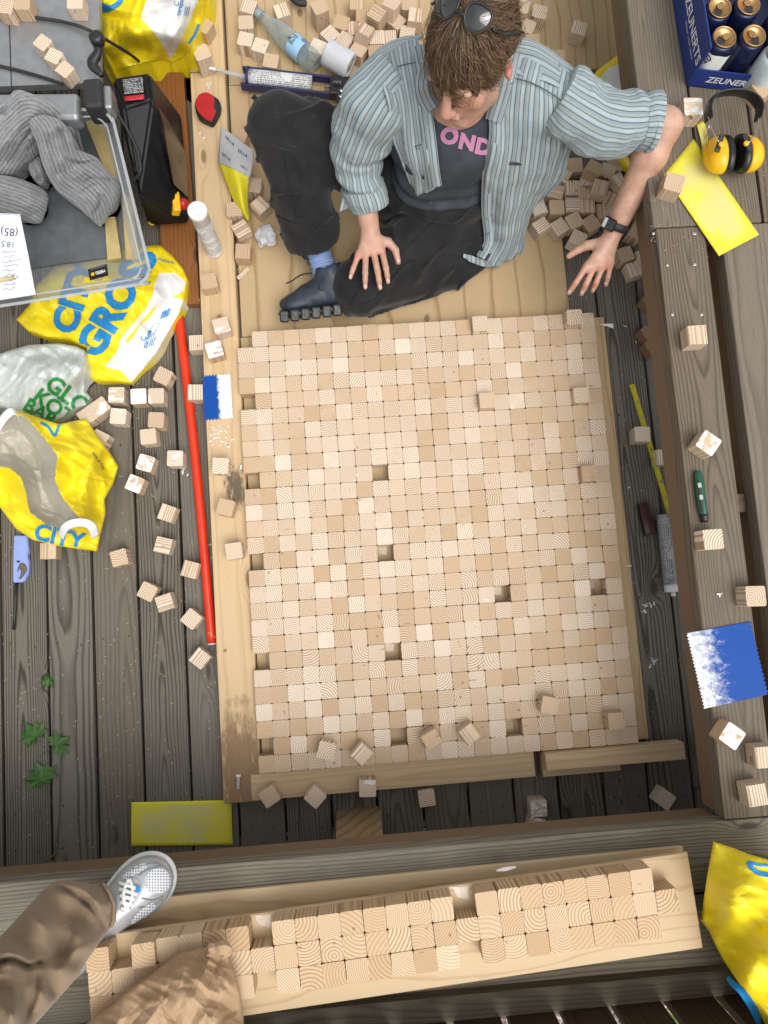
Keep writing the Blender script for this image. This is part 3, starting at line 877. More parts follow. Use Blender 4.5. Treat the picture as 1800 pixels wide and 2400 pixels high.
# ------------------------------------------------------------------ test boards on the low bench
ME_TEST = cube_mesh('cube_block', CB, CB, CB, M['pine_test'], 0.004)
def test_board(A, Bp, label, zb, xr, yr, cells, seed, up=()):
    """A: world point of the first cube corner, Bp: a point further along the row; cells: (row, column) filled"""
    ang = math.atan2(Bp.y - A.y, Bp.x - A.x)
    root = empty('cube_board', (A.x, A.y, zb), label, 'cube board', 'boards of cubes on the low bench', ang)
    b = flat_box('base_board', xr[0], xr[1], yr[0], yr[1], 0.0005, 0.012, M['ply_x'])
    b.parent = root
    r = random.Random(seed)
    for (j, i) in cells:
        o = bpy.data.objects.new('cube_block', ME_TEST); COL.objects.link(o); o.parent = root
        z = 0.012 + CB / 2 + (up[(j, i)] if (j, i) in up else 0) + r.uniform(-.0003, .0006)
        o.location = ((i + 0.5) * PX + r.uniform(-.0004, .0004), -(j + 0.5) * PX + r.uniform(-.0004, .0004), z)
        o.rotation_euler = (0, 0, R(r.choice((0, 90, 180, 270)) + r.uniform(-.6, .6)))
    return root
ZB1 = BZ + 0.012 + CB + 0.0012
A0, A1 = D(185, 2049, ZB1 + 0.012 + CB), D(1030.6, 1928, ZB1 + 0.012 + CB)
cells = [(0, i) for i in range(25) if i not in (1, 7, 16)] + [(1, i) for i in range(26)] + [(2, i) for i in range(25) if i not in (7, 16)]
tb = test_board(A0, A1, 'upper cube board on the low bench, three rows of cubes with gaps', ZB1, (-0.012, 1.235), (-0.19, 0.0015), cells, 4, {(0, 2): 0.012, (0, 0): 0.004})
for i in (7, 16):
    gl = [(i * PX + 0.004, 0.0008, 0.0)]
    vv, ff = prism([((i + .15) * PX, -0.001), ((i + .85) * PX, -0.003), ((i + .8) * PX, -0.03), ((i + .3) * PX, -0.022)], 0.0123, 0.0128)
    o = obj('glue_smear', vv, ff, M['glue_thin']); o.parent = tb
L0, L1 = D(238, 1950, BZ + 0.0125), D(1475, 1828, BZ + 0.0125)
dirv = (L1 - L0)
low_off = 0.062
n = Vector((dirv.y, -dirv.x, 0)).normalized()
Ls = L0 + n * low_off
lb = test_board(Ls, Ls + dirv, 'lower cube board on the low bench, mostly hidden under the upper one', BZ + 0.0005, (-0.002, dirv.length), (-0.13, low_off), [(0, i) for i in range(1, 26)] + [(1, i) for i in range(1, 27)], 9)
lb.rotation_euler = (0, 0, math.atan2(dirv.y, dirv.x))
gl = D(1095, 1878, BZ + 0.06)
v, f, _ = tube([gl + Vector((-0.022, -0.002, -.004)), gl + Vector((0.0, 0.0, -.003)), gl + Vector((0.02, 0.002, -.004))], [0.002, 0.0045, 0.002], 10, 8)
tag(obj('glue_bead', v, f, M['glue_white'], None, True), 'white bead of dried glue on the lower cube board', 'glue')

# ------------------------------------------------------------------ loose cubes
# (x, y of the top face centre in the photo, support height, turn in degrees clockwise, kind, label)
# kind: e end grain up, s side grain up, S side grain up with the grain turned, g end grain with glue, d dark end, t tall block
GROUP_DECK = 'loose cubes on the deck boards left of the plank'
CUBES = []
def add(group, rows):
    for r_ in rows: CUBES.append((group,) + r_)
add(GROUP_DECK, [
 (352, 812, 0, 30, 'e', 'pine cube beside the tip of the crumpled yellow bag'),
 (251, 853, 0, 4, 'g', 'glue-smeared cube next to the white plastic bag, level with the glued pair'),
 (299, 856, 0, 0, 'g', 'left cube of two glue-streaked cubes touching side by side'),
 (337, 855, 0, 2, 'g', 'right cube of two glue-streaked cubes touching side by side'),
 (255, 899, 0, 8, 'g', 'half glued cube just below the cube next to white bag'),
 (337, 907, 0, 6, 'e', 'warm ringed cube leaning over a paler cube on deck'),
 (320, 943, 0, -3, 'e', 'pale cube under the warm ringed cube on deck'),
 (314, 1000, 0, 20, 'g', 'tilted glue-edged cube left of the cube near red pipe'),
 (378, 990, 0, 4, 'g', 'glue-topped cube with dark dot close to the red pipe'),
 (291, 1045, 0, 25, 'g', 'turned glue-marked cube below the tilted glue-edged cube'),
 (360, 1108, 0, 23, 's', 'striped side-grain cube alone below the glued cubes'),
 (352, 1178, 0, 17, 'S', 'pale yellow side-grain cube below the striped cube'),
 (257, 1205, 0, -13, 'e', 'ringed cube right of the open yellow bag corner'),
 (410, 1230, 0, 19, 's', 'striped cube touching the red pipe near its middle'),
 (318, 1278, 0, 30, 'e', 'ringed cube leaning against a side-grain cube'),
 (355, 1301, 0, -15, 'S', 'side-grain cube with a ringed cube against its corner'),
 (413, 1337, 0, 42, 'e', 'diagonal end-grain cube left of the lower red pipe'),
 (431, 1422, 0, 42, 's', 'diagonal side-grain cube just past the end of red pipe'),
 (103, 1190, 0, 2, 's', 'cube half under the open yellow bag beside the lighter'),
 (214, 948, 0, 30, 'e', 'cube peeking out behind the open yellow bag'),
 (424, 740, 0.001, 0, 's', 'striped cube wedged between the red pipe and the plank'),
 (421, 847, 0.001, 3, 's', 'cube wedged under the small blue spreader beside the pipe'),
])
add('cubes on the long left plank', [
 (451, 607, .045, -8, 'e', 'ringed cube on the plank below the white cartridge'),
 (478, 703, .045, -14, 'g', 'upper of two white-glued cubes on the plank'),
 (463, 755, .045, -13, 'g', 'lower of two white-glued cubes on the plank'),
 (476, 1006, .045, 5, 'e', 'plain cube on the plank above the dark stain'),
 (487, 1096, .045, 17, 'e', 'turned cube on the plank below the dark stain'),
 (505, 1190, .045, -5, 'e', 'pale cube on the plank against the mosaic edge'),
 (440, 54, .045, 33, 'e', 'small cube between the yellow bag and the bottle cap'),
 (435, 113, .045, -20, 't', 'tall block standing on the plank joint by the nozzle tip'),
])
HA = 'cubes heaped behind the bottle and paper roll'
add(HA, [
 (536, 13, PLY, 20, 's', 'cube above the bottle cap at the frame edge'),
 (531, 48, PLY, 0, 'e', 'cube left of the bottle cap, above another ringed cube'),
 (530, 84, PLY, 14, 'e', 'ringed cube left of the bottle, paired with a darker one'),
 (562, 98, PLY, 22, 'e', 'darker cube squeezed between ringed cube and bottle'),
 (585, 131, PLY, 13, 'e', 'cube half hidden behind the caulking gun'),
 (609, 22, PLY, -17, 's', 'striped cube right of the bottle cap, standing alone'),
 (690, 14, PLY, -22, 't', 'tall block right of the lone striped cube'),
 (737, 48, PLY, 20, 'e', 'speckled end-grain cube left of the heap'),
 (686, 100, PLY, 28, 'g', 'rough cube tucked behind the paper roll'),
 (744, 84, PLY, 35, 's', 'side-grain cube above the paper roll'),
 (787, 66, .05, 30, 's', 'pale cube riding high in the heap above the roll'),
 (775, 105, PLY, 35, 'e', 'low cube touching the right end of the paper roll'),
 (812, 112, PLY, 0, 'e', 'square-on cube next to the shirt shoulder'),
 (815, 27, .055, 38, 'S', 'turned cube on top of the heap near the frame edge'),
 (784, 35, PLY, 3, 's', 'cube behind the high pale cube'),
 (770, 6, PLY, 3, 's', 'striped cube cut by the upper frame edge'),
 (765, 60, PLY, 0, 's', 'cube half covered by the high pale cube'),
 (813, 80, PLY, 0, 's', 'narrow lit cube between two square cubes'),
 (841, 80, PLY, 0, 's', 'square cube against the striped shoulder'),
 (845, 8, .06, 32, 'e', 'topmost cube of the heap near the hair'),
 (884, 8, PLY, 8, 'e', 'cube half hidden by the curly hair'),
 (898, 32, .045, 10, 's', 'pale cube right beside the curly hair'),
 (857, 45, PLY, 45, 'e', 'shadowed diagonal cube in the heap middle'),
 (880, 70, PLY, 12, 'e', 'low cube between hair and shoulder'),
 (712, 72, PLY, 50, 's', 'flat lying cube between the tall block and the roll'),
])
add('scattered cubes behind the man', [
 (1128, 12, PLY, 20, 't', 'tall block right behind the hair'),
 (1166, 25, PLY, 15, 'e', 'shaded cube behind the tall block by the hair'),
 (1140, 56, PLY, 25, 'e', 'shaded cube beside the ear side of the hair'),
 (1152, 88, PLY, 0, 's', 'square cube above the striped collar side shoulder'),
 (1252, 60, PLY, 20, 's', 'lone cube on the rear plywood away from others'),
 (1170, 113, PLY, 5, 'e', 'cube just behind the striped shoulder'),
 (1205, 122, PLY, 8, 'e', 'cube mostly hidden by the striped sleeve'),
])
HB = 'cubes heaped under the raised arm'
add(HB, [
 (1244, 356, PLY, 0, 's', 'square cube just below the sleeve, back row of heap'),
 (1216, 376, PLY, 35, 'S', 'turned cube against the shirt panel, back row'),
 (1283, 363, .05, 30, 'e', 'ringed cube high in the back row of heap'),
 (1269, 392, PLY, 28, 's', 'cube below the high ringed cube'),
 (1313, 369, PLY, 25, 'e', 'dark-sided cube behind, near the forearm'),
 (1336, 392, .03, -30, 's', 'striped cube leaning close to the forearm'),
 (1299, 404, .055, 20, 's', 'large-looking cube on top of the heap'),
 (1236, 405, PLY, 3, 's', 'square striped cube in the heap middle'),
 (1202, 412, PLY, 18, 'S', 'cube tilted against the hanging shirt panel'),
 (1265, 416, PLY, 5, 's', 'cube between two square cubes, heap middle'),
 (1322, 432, .02, 30, 's', 'cube showing lengthwise grain beside the forearm'),
 (1238, 441, PLY, 3, 'S', 'smooth square cube below the square striped cube'),
 (1270, 443, PLY, 3, 's', 'square cube right of the smooth square cube'),
 (1203, 447, PLY, 2, 'e', 'ringed cube left of the smooth square cube'),
 (1164, 447, PLY, -15, 's', 'cube against the shirt hem, left end of heap'),
 (1306, 455, PLY, 0, 's', 'cube half hidden behind the watch arm'),
 (1241, 476, PLY, -25, 'e', 'ringed cube with bold curved rings, front of heap'),
 (1170, 487, PLY, -30, 'S', 'front cube of the heap with glossy top, nearest the hem'),
 (1210, 489, PLY, -30, 's', 'front cube right of the glossy-topped cube'),
 (1278, 481, PLY, -30, 's', 'clearly striped cube left of the watch'),
 (1249, 514, PLY, 30, 'e', 'front cube touching the thumb side of the hand'),
 (1377, 501, 0, 35, 'e', 'ringed cube right of the watch'),
 (1390, 478, 0, 10, 'e', 'shadowed cube by the bench above the watch'),
 (1386, 455, 0, 40, 'e', 'shadowed cube wedged between forearm and bench'),
 (1352, 549, 0, -15, 'e', 'ringed cube right of the knuckles on deck'),
 (1373, 580, 0, -15, 's', 'side-grain cube below the ringed cube by knuckles'),
 (1392, 556, 0, -5, 's', 'cube against the bench beside the side-grain cube'),
 (1350, 420, 0, 20, 'e', 'shaded cube beneath the forearm'),
 (1345, 470, 0, 35, 'e', 'shaded cube behind the watch strap'),
 (1330, 352, 0, 15, 'e', 'shaded cube below the rolled sleeve'),
])
add('cubes on the deck under the bench edge', [
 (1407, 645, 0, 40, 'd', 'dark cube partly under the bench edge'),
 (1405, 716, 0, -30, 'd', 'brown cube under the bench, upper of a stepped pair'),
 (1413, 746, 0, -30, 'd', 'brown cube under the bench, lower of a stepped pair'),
 (1388, 938, 0, 3, 'e', 'cube beneath the yellow folding rule'),
 (1436, 987, 0, 2, 's', 'cube under the bench right of the yellow rule'),
])
SB = 'cubes on the side bench'
add(SB, [
 (1498, 230, BZ, 3, 'g', 'white-topped tall cube by the ear muffs and beer case', ),
 (1457, 394, BZ, 20, 'e', 'ringed cube on the edge of yellow sandpaper'),
 (1650, 188, BZ, -32, 'e', 'cube at the beer case corner, cut by frame'),
 (1508, 723, BZ, 0, 's', 'yellowish cube with dark stained side on the bench'),
 (1531, 957, BZ, 40, 'g', 'white-glued diamond-turned cube on the bench above the knife'),
 (1541, 1165, BZ, 0, 'e', 'bright ringed cube below the green knife'),
 (1633, 1288, BZ, 2, 'e', 'cube at the gap between two bench boards'),
 (1582, 1590, BZ, 40, 'g', 'glue-patched diamond-turned cube below the large blue spreader'),
 (1637, 1718, BZ, -4, 's', 'smooth pale cube near the lower bench corner'),
 (1655, 1636, BZ, 0, 's', 'pale cube cut by the frame above smooth cube'),
])
add('cubes near the lower mosaic edge', [
 (582, 1721, .045, -30, 'e', 'ringed cube on the timber beside the white plug'),
 (681, 1722, .045, 45, 'e', 'diamond-turned cube on the lower timber'),
 (794, 1703, .045, 3, 'g', 'glue-covered cube casting a shadow on the lower timber'),
 (922, 1724, 0.0, -4, 'e', 'small ringed cube below the timber on deck'),
 (705, 1622, TOP, 17, 'e', 'pale cube lying loose on the mosaic, end grain up'),
 (782, 1629, TOP, 45, 's', 'diamond-turned cube loose on the mosaic'),
 (933, 1598, TOP, -27, 'S', 'smooth pale cube loose on the lower mosaic'),
 (1015, 1586, TOP, -32, 's', 'boldly striped cube loose on the mosaic'),
 (1188, 1524, TOP, 15, 'e', 'ringed loose cube with a light left side on mosaic'),
 (1332, 1558, TOP, 0, 'e', 'loose cube near the lower right mosaic corner'),
 (1438, 1727, 0, 40, 'e', 'diamond-turned cube on dark deck below the raised timber'),
 (1164, 1746, 0, 2, 'g', 'upper of two stacked-looking cubes by the bench, white patch'),
 (1160, 1786, 0, 18, 'g', 'lower of two cubes against the low bench front'),
])
_ck = {'e': (ME_CUBE, (0, 0, 0)), 'g': (ME_GLUE, (0, 0, 0)), 'd': (ME_DARK, (0, 0, 0)), 's': (ME_CUBE, (90, 0, 0)), 'S': (ME_CUBE, (90, 0, 90)), 't': (ME_TALL, (0, 0, 0))}
rc = random.Random(21)
for row in CUBES:
    grp, px, py, zb, rz, kd, lab = row[:7]
    me, e = _ck[kd]
    h = CB * (1.6 if kd == 't' else 1.0)
    p = D(px, py, zb + h + 0.0008)
    o = bpy.data.objects.new('pine_cube', me)
    q = Euler((0, 0, R(-rz))).to_matrix() @ Euler((R(e[0]), 0, R(e[2])) if e[0] else (0, 0, R(rc.choice((0, 90, 180, 270))))).to_matrix()
    if zb in (.05, .055, .06, .03, .02 + 1e-9):        # cubes that ride on others lie tilted
        q = Euler((R(rc.uniform(-14, 14)), R(rc.uniform(-14, 14)), 0)).to_matrix() @ q
    o.location = (p.x, p.y, p.z - h / 2); o.rotation_euler = q.to_euler()
    COL.objects.link(o); tag(o, lab, 'wooden cube', grp)
# two cubes glued end to end beside the white plastic bag
ME_DOUBLE = cube_mesh('double_block', CB, CB * 2, CB, M['pine_glue'])
p = D(202, 888, CB); o = bpy.data.objects.new('pine_block', ME_DOUBLE); o.location = (p.x, p.y, CB / 2 + .0008); o.rotation_euler = (0, 0, R(-57 + 0)); COL.objects.link(o)
tag(o, 'long white-glued double block lying against the white plastic bag', 'wooden block')

# ------------------------------------------------------------------ limp things: bags, papers, cloth laid over what is below them
from mathutils.geometry import delaunay_2d_cdt


class Blob:
    """a limp shape over a plan outline (photo coordinates at 1659 x 2212) with its own height field and a closed underside"""
    def __init__(s, outline, zc, step=5.0, bulge=0.0, bw=30.0, cr=0.0, cf=14.0, seed=0, zbot=None, smooth=0, edge=0.0, th=0.0008, fn=None, p=1.5, tuck=0.0, deep=0.0):
        s.deep = deep
        s.tuck = tuck
        s.o = np.array(outline, float)
        if smooth: s.o = cat_rom(s.o, smooth, True)
        s.zc = np.array(zc, float); s.bulge, s.bw, s.cr, s.cf, s.seed, s.zbot, s.th, s.edge, s.fn, s.p = bulge, bw, cr, cf, seed, zbot, th, edge, fn, p
        s.step = step
    def z(s, px, py):
        px = np.asarray(px, float); py = np.asarray(py, float)
        d2 = (px[..., None] - s.zc[:, 0]) ** 2 + (py[..., None] - s.zc[:, 1]) ** 2 + 60.0
        w_ = d2 ** -s.p; z = (w_ * s.zc[:, 2]).sum(-1) / w_.sum(-1)
        d = np.maximum(poly_sd(px, py, s.o), 0)
        k = np.clip(d / s.bw, 0, 1); f = np.sqrt(np.maximum(0, 1 - (1 - k) ** 2))
        z = z + s.bulge * f - s.edge * (1 - f)
        if s.cr:
            x_, y_ = px * 0.00125, py * 0.00125
            z = z + 0.46 * s.cr * (facet(x_, y_, s.cf * .8, s.seed) + 0.6 * facet(x_, y_, s.cf * 1.7, s.seed + 5) + 0.3 * facet(x_, y_, s.cf * 3.7, s.seed + 9)) * (0.35 + 0.65 * k)
        if s.fn is not None: z = z + s.fn(px, py, k)
        if s.zbot is not None: z = np.maximum(z, s.zbot + 0.0015)
        return z
    def pos(s, px, py, off=0.0):
        px = np.asarray(px, float); py = np.asarray(py, float); z = s.z(px, py) + off
        a = np.stack([(px * 1.085 - 900) / FOC, (py * 1.085 - 1200) / FOC, np.ones_like(px)], -1) @ CAM_R
        t = (z - CAM_C[2]) / a[..., 2]
        return CAM_C + a * t[..., None]
    def build(s, name, mat, parent=None, masks=None, smooth_shade=True):
        o = s.o; pts = []
        for k in range(len(o)):
            a, b = o[k], o[(k + 1) % len(o)]; n = max(1, int(np.hypot(*(b - a)) / s.step))
            for i in range(n): pts.append(a + (b - a) * i / n)
        nb = len(pts)
        lo, hi = o.min(0), o.max(0)
        gx, gy = np.meshgrid(np.arange(lo[0], hi[0], s.step), np.arange(lo[1], hi[1], s.step * 0.87))
        gx = gx + (np.arange(gx.shape[0])[:, None] % 2) * s.step / 2
        d = poly_sd(gx, gy, o); m = d > s.step * 0.55
        r = np.random.RandomState(1); g = np.stack([gx[m], gy[m]], 1) + r.uniform(-.12, .12, (m.sum(), 2)) * s.step
        allp = [Vector(p) for p in pts] + [Vector(p) for p in g]
        vv, _, ff, *_ = delaunay_2d_cdt(allp, [], [list(range(nb))], 1, 1e-4)
        P2 = np.array([(q.x, q.y) for q in vv]); F = [list(f) for f in ff]
        P = s.pos(P2[:, 0], P2[:, 1]); n = len(P)
        e = {}
        for f in F:
            for i in range(len(f)):
                x, y = f[i], f[(i + 1) % len(f)]
                e[(x, y)] = e.get((x, y), 0) + 1
        bd = [(x, y) for (x, y) in e if (y, x) not in e]
        if s.deep:                     # a slanted limb: its far side lies one limb's depth behind
            dr = P - CAM_C; dr /= np.linalg.norm(dr, axis=1)[:, None]; k_ = np.clip(poly_sd(P2[:, 0], P2[:, 1], s.o) / s.bw, 0, 1)
            Q = P + dr * (0.004 + s.deep * np.sqrt(1 - (1 - k_) ** 2))[:, None]
        elif s.zbot is None: Q = P - [0, 0, s.th]
        else:
            Q = P.copy(); Q[:, 2] = np.minimum(s.zbot, P[:, 2] - 0.0008)
            # the underside tucks in below the bulge
            cx = P[:, :2].mean(0); Q[:, :2] = cx + (P[:, :2] - cx) * (1 - s.tuck) + (np.array(CAM_C[:2]) - cx) * -0.25 * s.tuck
        V = np.concatenate([P, Q]); A = F + [[i + n for i in f[::-1]] for f in F] + [[y, x, x + n, y + n] for x, y in bd]
        st = np.concatenate([np.c_[P2, np.zeros(n)], np.c_[P2, np.ones(n)]])
        at = {'st': st}
        for k, fn in (masks or {}).items():
            w_ = fn(P2[:, 0], P2[:, 1]); at[k] = np.concatenate([w_, w_])
        ob = obj(name, V, A, mat, parent, smooth_shade, at)
        bm = bmesh.new(); bm.from_mesh(ob.data); bmesh.ops.recalc_face_normals(bm, faces=bm.faces); bm.to_mesh(ob.data); bm.free()
        return ob
    def text(s, name, body, c, right, size, mat, parent, up=None, bold=0.02, spacing=1.0, off=0.003, shear=0.0):
        """letters: c centre, right = px direction of reading, size = px of one letter unit"""
        v, f = text_geo(body, bold, spacing, 0.12, shear)
        r = np.array(right, float); r /= np.hypot(*r); u = np.array((r[1], -r[0])) if up is None else np.array(up, float)
        px = c[0] + (v[:, 0] * r[0] + v[:, 1] * u[0]) * size; py = c[1] + (v[:, 0] * r[1] + v[:, 1] * u[1]) * size
        k = poly_sd(px, py, s.o) > 0.5
        f = [q for q in f if all(k[i] for i in q)]
        used = sorted({i for q in f for i in q}); mp = {a: i for i, a in enumerate(used)}
        if not used: return None
        return obj(name, s.pos(px[used], py[used], off), [[mp[i] for i in q] for q in f], mat, parent)
    def stroke(s, name, pts, width, mat, parent, n=40, off=0.0028):
        C = cat_rom(np.array(pts, float), n); t = np.gradient(C, axis=0); t /= np.hypot(t[:, 0], t[:, 1])[:, None]
        w_ = width if np.ndim(width) else np.full(len(pts), float(width)); w_ = cat_rom(np.array(w_, float)[:, None], n)
        nn = np.stack([t[:, 1], -t[:, 0]], 1); A, B = C + nn * w_ / 2, C - nn * w_ / 2
        P = np.concatenate([s.pos(A[:, 0], A[:, 1], off), s.pos(C[:, 0], C[:, 1], off), s.pos(B[:, 0], B[:, 1], off)])
        f = [[i, i + 1, n + i + 1, n + i] for i in range(n - 1)] + [[n + i, n + i + 1, 2 * n + i + 1, 2 * n + i] for i in range(n - 1)]
        return obj(name, P, f, mat, parent)


def film(name, cols, rough=0.35, trans=0.0, masks=('m1', 'm2', 'm3'), edge=1.5, wrinkle=0.22):
    """plastic film; cols[0] base, cols[i] where mask i > 0"""
    b = NB(name); c = b.mix(0.0, cols[0], cols[0])
    n = b.noise(b.obj(), 14.0, 4.0, 0.6)
    c = b.mix(b.step(n, 0.3, 0.75), tuple(x * 0.92 for x in cols[0]), cols[0])
    for mname, col in zip(masks, cols[1:]):
        a = b.attr(mname)[2]
        c = b.mix(b.step(a, -edge, edge), c, col)
    rn = b.n('ShaderNodeTexNoise', noise_type='RIDGED_MULTIFRACTAL'); b.put(rn.inputs['Vector'], b.obj()); rn.inputs['Scale'].default_value = 22.0; rn.inputs['Detail'].default_value = 3.0; rn.inputs['Distortion'].default_value = 0.5
    b.bump(b.math('ADD', b.math('MULTIPLY', rn.outputs[0], 0.8), b.noise(b.obj(), 70.0, 4.0, 0.65, 0.8)), wrinkle, 0.006)
    if trans:
        b.b.inputs['Transmission Weight'].default_value = 0.0
        b.b.inputs['Subsurface Weight'].default_value = 0.0
    return b.fin(c, rough, spec=0.5)


YEL, BAGW, BLUE = (0.86, 0.68, 0.012), (0.74, 0.74, 0.73), (0.012, 0.22, 0.52)
M['bag_yellow'] = film('bag_yellow', [YEL, BAGW, YEL], 0.42)
M['bag_open'] = film('bag_open', [YEL, (0.52, 0.49, 0.41)], 0.45)
M['bag_pale'] = film('bag_pale', [(0.56, 0.60, 0.58)], 0.28, wrinkle=0.4)
M['blue_print'] = plain('blue_print', BLUE, 0.45, var=0.05)
M['green_print'] = plain('green_print', (0.015, 0.22, 0.05), 0.45, var=0.05)
M['black'] = plain('black', (0.012, 0.012, 0.013), 0.38, var=0.2)
M['black_matte'] = plain('black_matte', (0.018, 0.018, 0.02), 0.6, var=0.2)
M['white_plastic'] = plain('white_plastic', (0.72, 0.73, 0.74), 0.35, var=0.04)
M['white_print'] = plain('white_print', (0.78, 0.78, 0.77), 0.5, var=0.03)
M['ink'] = plain('ink', (0.05, 0.06, 0.10), 0.6)
M['paper'] = plain('paper', (0.66, 0.68, 0.74), 0.7, var=0.03)
M['red'] = plain('red', (0.42, 0.012, 0.016), 0.38, var=0.08)
M['orange_red'] = plain('orange_red', (0.62, 0.035, 0.008), 0.32, var=0.08, dirt=((0.5, 0.30, 0.25), 60.0, 0.72))
M['yellow_plastic'] = plain('yellow_plastic', (0.78, 0.43, 0.008), 0.3, var=0.06, dirt=((0.5, 0.28, 0.02), 40.0, 0.7))
M['alu'] = plain('alu', (0.36, 0.37, 0.38), 0.42, 0.75, var=0.08)
M['steel'] = plain('steel', (0.55, 0.55, 0.55), 0.25, 1.0)


def microtext(name, base, ink, rows=110.0, rough=0.4, axis='st', blocks=True):
    """a label printed with text too small to read: rows of dark flecks in blocks"""
    b = NB(name); s_ = b.attr('st')[1]; x, y, z = b.sep(s_)
    row = b.math('FRACT', b.math('MULTIPLY', y, rows)); rid = b.math('FLOOR', b.math('MULTIPLY', y, rows))
    wv = b.comb(b.math('MULTIPLY', x, rows * 2.2), b.math('MULTIPLY', rid, 7.31), 0.0)
    n = b.noise(wv, 1.0, 1.0)
    f = b.math('MULTIPLY', b.math('LESS_THAN', row, 0.6), b.math('GREATER_THAN', n, 0.47))
    bl = b.noise(b.comb(b.math('MULTIPLY', x, rows * 0.12), b.math('MULTIPLY', y, rows * 0.10), 3.0), 1.0, 0.0)
    f = b.math('MULTIPLY', f, b.step(bl, 0.40, 0.43)) if blocks else f
    return b.fin(b.mix(b.math('MULTIPLY', f, 0.85), base, ink), rough)

# ------------------------------------------------------------------ left side: saw, box, knit, bags
v = [tuple(D(x, y, 0.03)) for x, y in ((322, 155), (396, 157), (432, 656), (358, 660))]
v, f = prism([(q[0], q[1]) for q in v], 0.0008, 0.03)
o = obj('varnished_board', v, f, M['varnished']); tag(o, 'reddish brown varnished board lying below the black saw', 'board')

# table saw
saw = empty('table_saw', D(200, 300, 0), 'table saw with grey metal top, black body and yellow red switch', 'table saw')
ZT = 0.33
P4 = [D(-330, -260, ZT), D(212, -260, ZT), D(216, 178, ZT), D(-330, 200, ZT)]
v, f = prism([(q.x, q.y) for q in P4], ZT - 0.022, ZT)
obj('table_top', v, f, M['alu'], saw)
a, c = D(18, -20, ZT), D(25, 200, ZT)
v, f, _ = tube([a, c], [0.0016, 0.0016], 3, 6); obj('table_slot', v, f, M['black_matte'], saw)
def hull(name, pts, mat, parent, bev=0.006):
    bm = bmesh.new()
    for p in pts: bm.verts.new(p)
    r = bmesh.ops.convex_hull(bm, input=bm.verts)
    bmesh.ops.delete(bm, geom=[q for q in bm.verts if not q.link_faces], context='VERTS')
    bmesh.ops.dissolve_limit(bm, angle_limit=R(2), verts=bm.verts, edges=bm.edges)
    if bev: bmesh.ops.bevel(bm, geom=list(bm.edges), offset=bev, segments=2, affect='EDGES', clamp_overlap=True)
    return bm_obj(name, bm, mat, parent)
M['saw_black'] = plain('saw_black', (0.006, 0.006, 0.0065), 0.42, var=0.3, spec=0.25, dirt=((0.10, 0.10, 0.10), 220.0, 0.70))
hull('body', [D(242, 168, .31), D(322, 156, .31), D(330, 215, .30), D(268, 235, .30), D(300, 420, .22), D(330, 300, .25), D(368, 330, .20), D(384, 440, .13), D(322, 486, .06), D(400, 482, .06), D(270, 300, .045), D(392, 250, .06), D(330, 486, .034), D(412, 478, .034)], M['saw_black'], saw)
M['saw_brown_reflection'] = plain('saw_brown_reflection', (0.045, 0.026, 0.016), 0.22, var=0.25)  # brown reflection on the glossy right flank, put into the panel's colour
hull('side_panel', [D(330, 200, .272), D(352, 262, .262), D(372, 270, .10), D(402, 330, .09), D(408, 430, .075), D(375, 400, .185), D(362, 330, .232)], M['saw_brown_reflection'], saw, 0.003)
q = D(379, 440, .125); sw = bm_obj('switch_box', box_bm(0.022, 0.058, 0.035, 0.004, 2, T(q.x, q.y, q.z, 0.06, 0, 0.4)), M['yellow_plastic'], saw)
q = D(393, 441, .12); v, f = lathe([(0.0, 0.018), (0.012, 0.016), (0.016, 0.008), (0.016, 0.0), (0.010, -0.008)], 16, axis_mat(q, (1, -0.2, 0.5)))
obj('button', v, f, M['red'], sw, True)
q = D(328, 478, .062); v, f = lathe([(0.011, 0), (0.011, 0.003), (0.007, 0.0045)], 16, axis_mat(q, (0.2, -1, 0.7)))
obj('sticker', v, f, M['yellow_plastic'], saw)
M['saw_label'] = microtext('saw_label', (0.012, 0.012, 0.013), (0.42, 0.42, 0.42), 9.0)
pt = Patch([[D(264, 172, .322), D(308, 166, .322)], [D(268, 204, .318), D(310, 200, .318)]], 12, 12); pt.build('warning_label', M['saw_label'], saw, 0.0006)
pt = Patch([[D(268, 208, .3185), D(311, 203, .3185)], [D(268, 218, .3175), D(311, 214, .3175)]], 6, 4); pt.build('red_strip', M['red'], saw, 0.0006)
bm = box_bm((D(160, 228, .385) - D(-330, 232, .385)).length, 0.072, 0.05, 0.012, 3)
a, c = D(-330, 232, .385), D(180, 227, .385); m_ = (a + c) / 2
bmesh.ops.transform(bm, matrix=T(m_.x, m_.y, .36, math.atan2(c.y - a.y, c.x - a.x)), verts=bm.verts)
fen = bm_obj('rip_fence', bm, M['alu'], saw)
q = D(200, 201, .395); bm_obj('fence_clamp', box_bm(0.046, 0.078, 0.075, 0.009, 3, T(q.x, q.y, .362, 0.03)), M['black_matte'], fen)
q = D(231, 208, .385); bm_obj('fence_end', box_bm(0.02, 0.062, 0.05, 0.006, 2, T(q.x, q.y, .36, 0.03)), M['alu'], fen)
kn = D(208, 80, .40); v, f = lathe([(0.0, 0.008), (0.012, 0.008), (0.018, 0.003), (0.019, -0.012), (0.015, -0.02)], 20, Matrix.Translation(kn))
lv = obj('lever_knob', v, f, M['black'], saw, True)
v, f, _ = tube([D(208, 85, .385), D(212, 112, .38), D(200, 138, .375), D(221, 164, .37)], [[.013, .010], [.011, .009], [.014, .010], [.006, .006]], 20, 12)
obj('lever', v, f, M['black'], lv, True)
def cable(name, pts, r, mat, label, cat='cable'):
    v, f, _ = tube(pts, [r] * len(pts), 40, 8)
    return tag(obj(name, v, f, mat, None, True), label, cat)
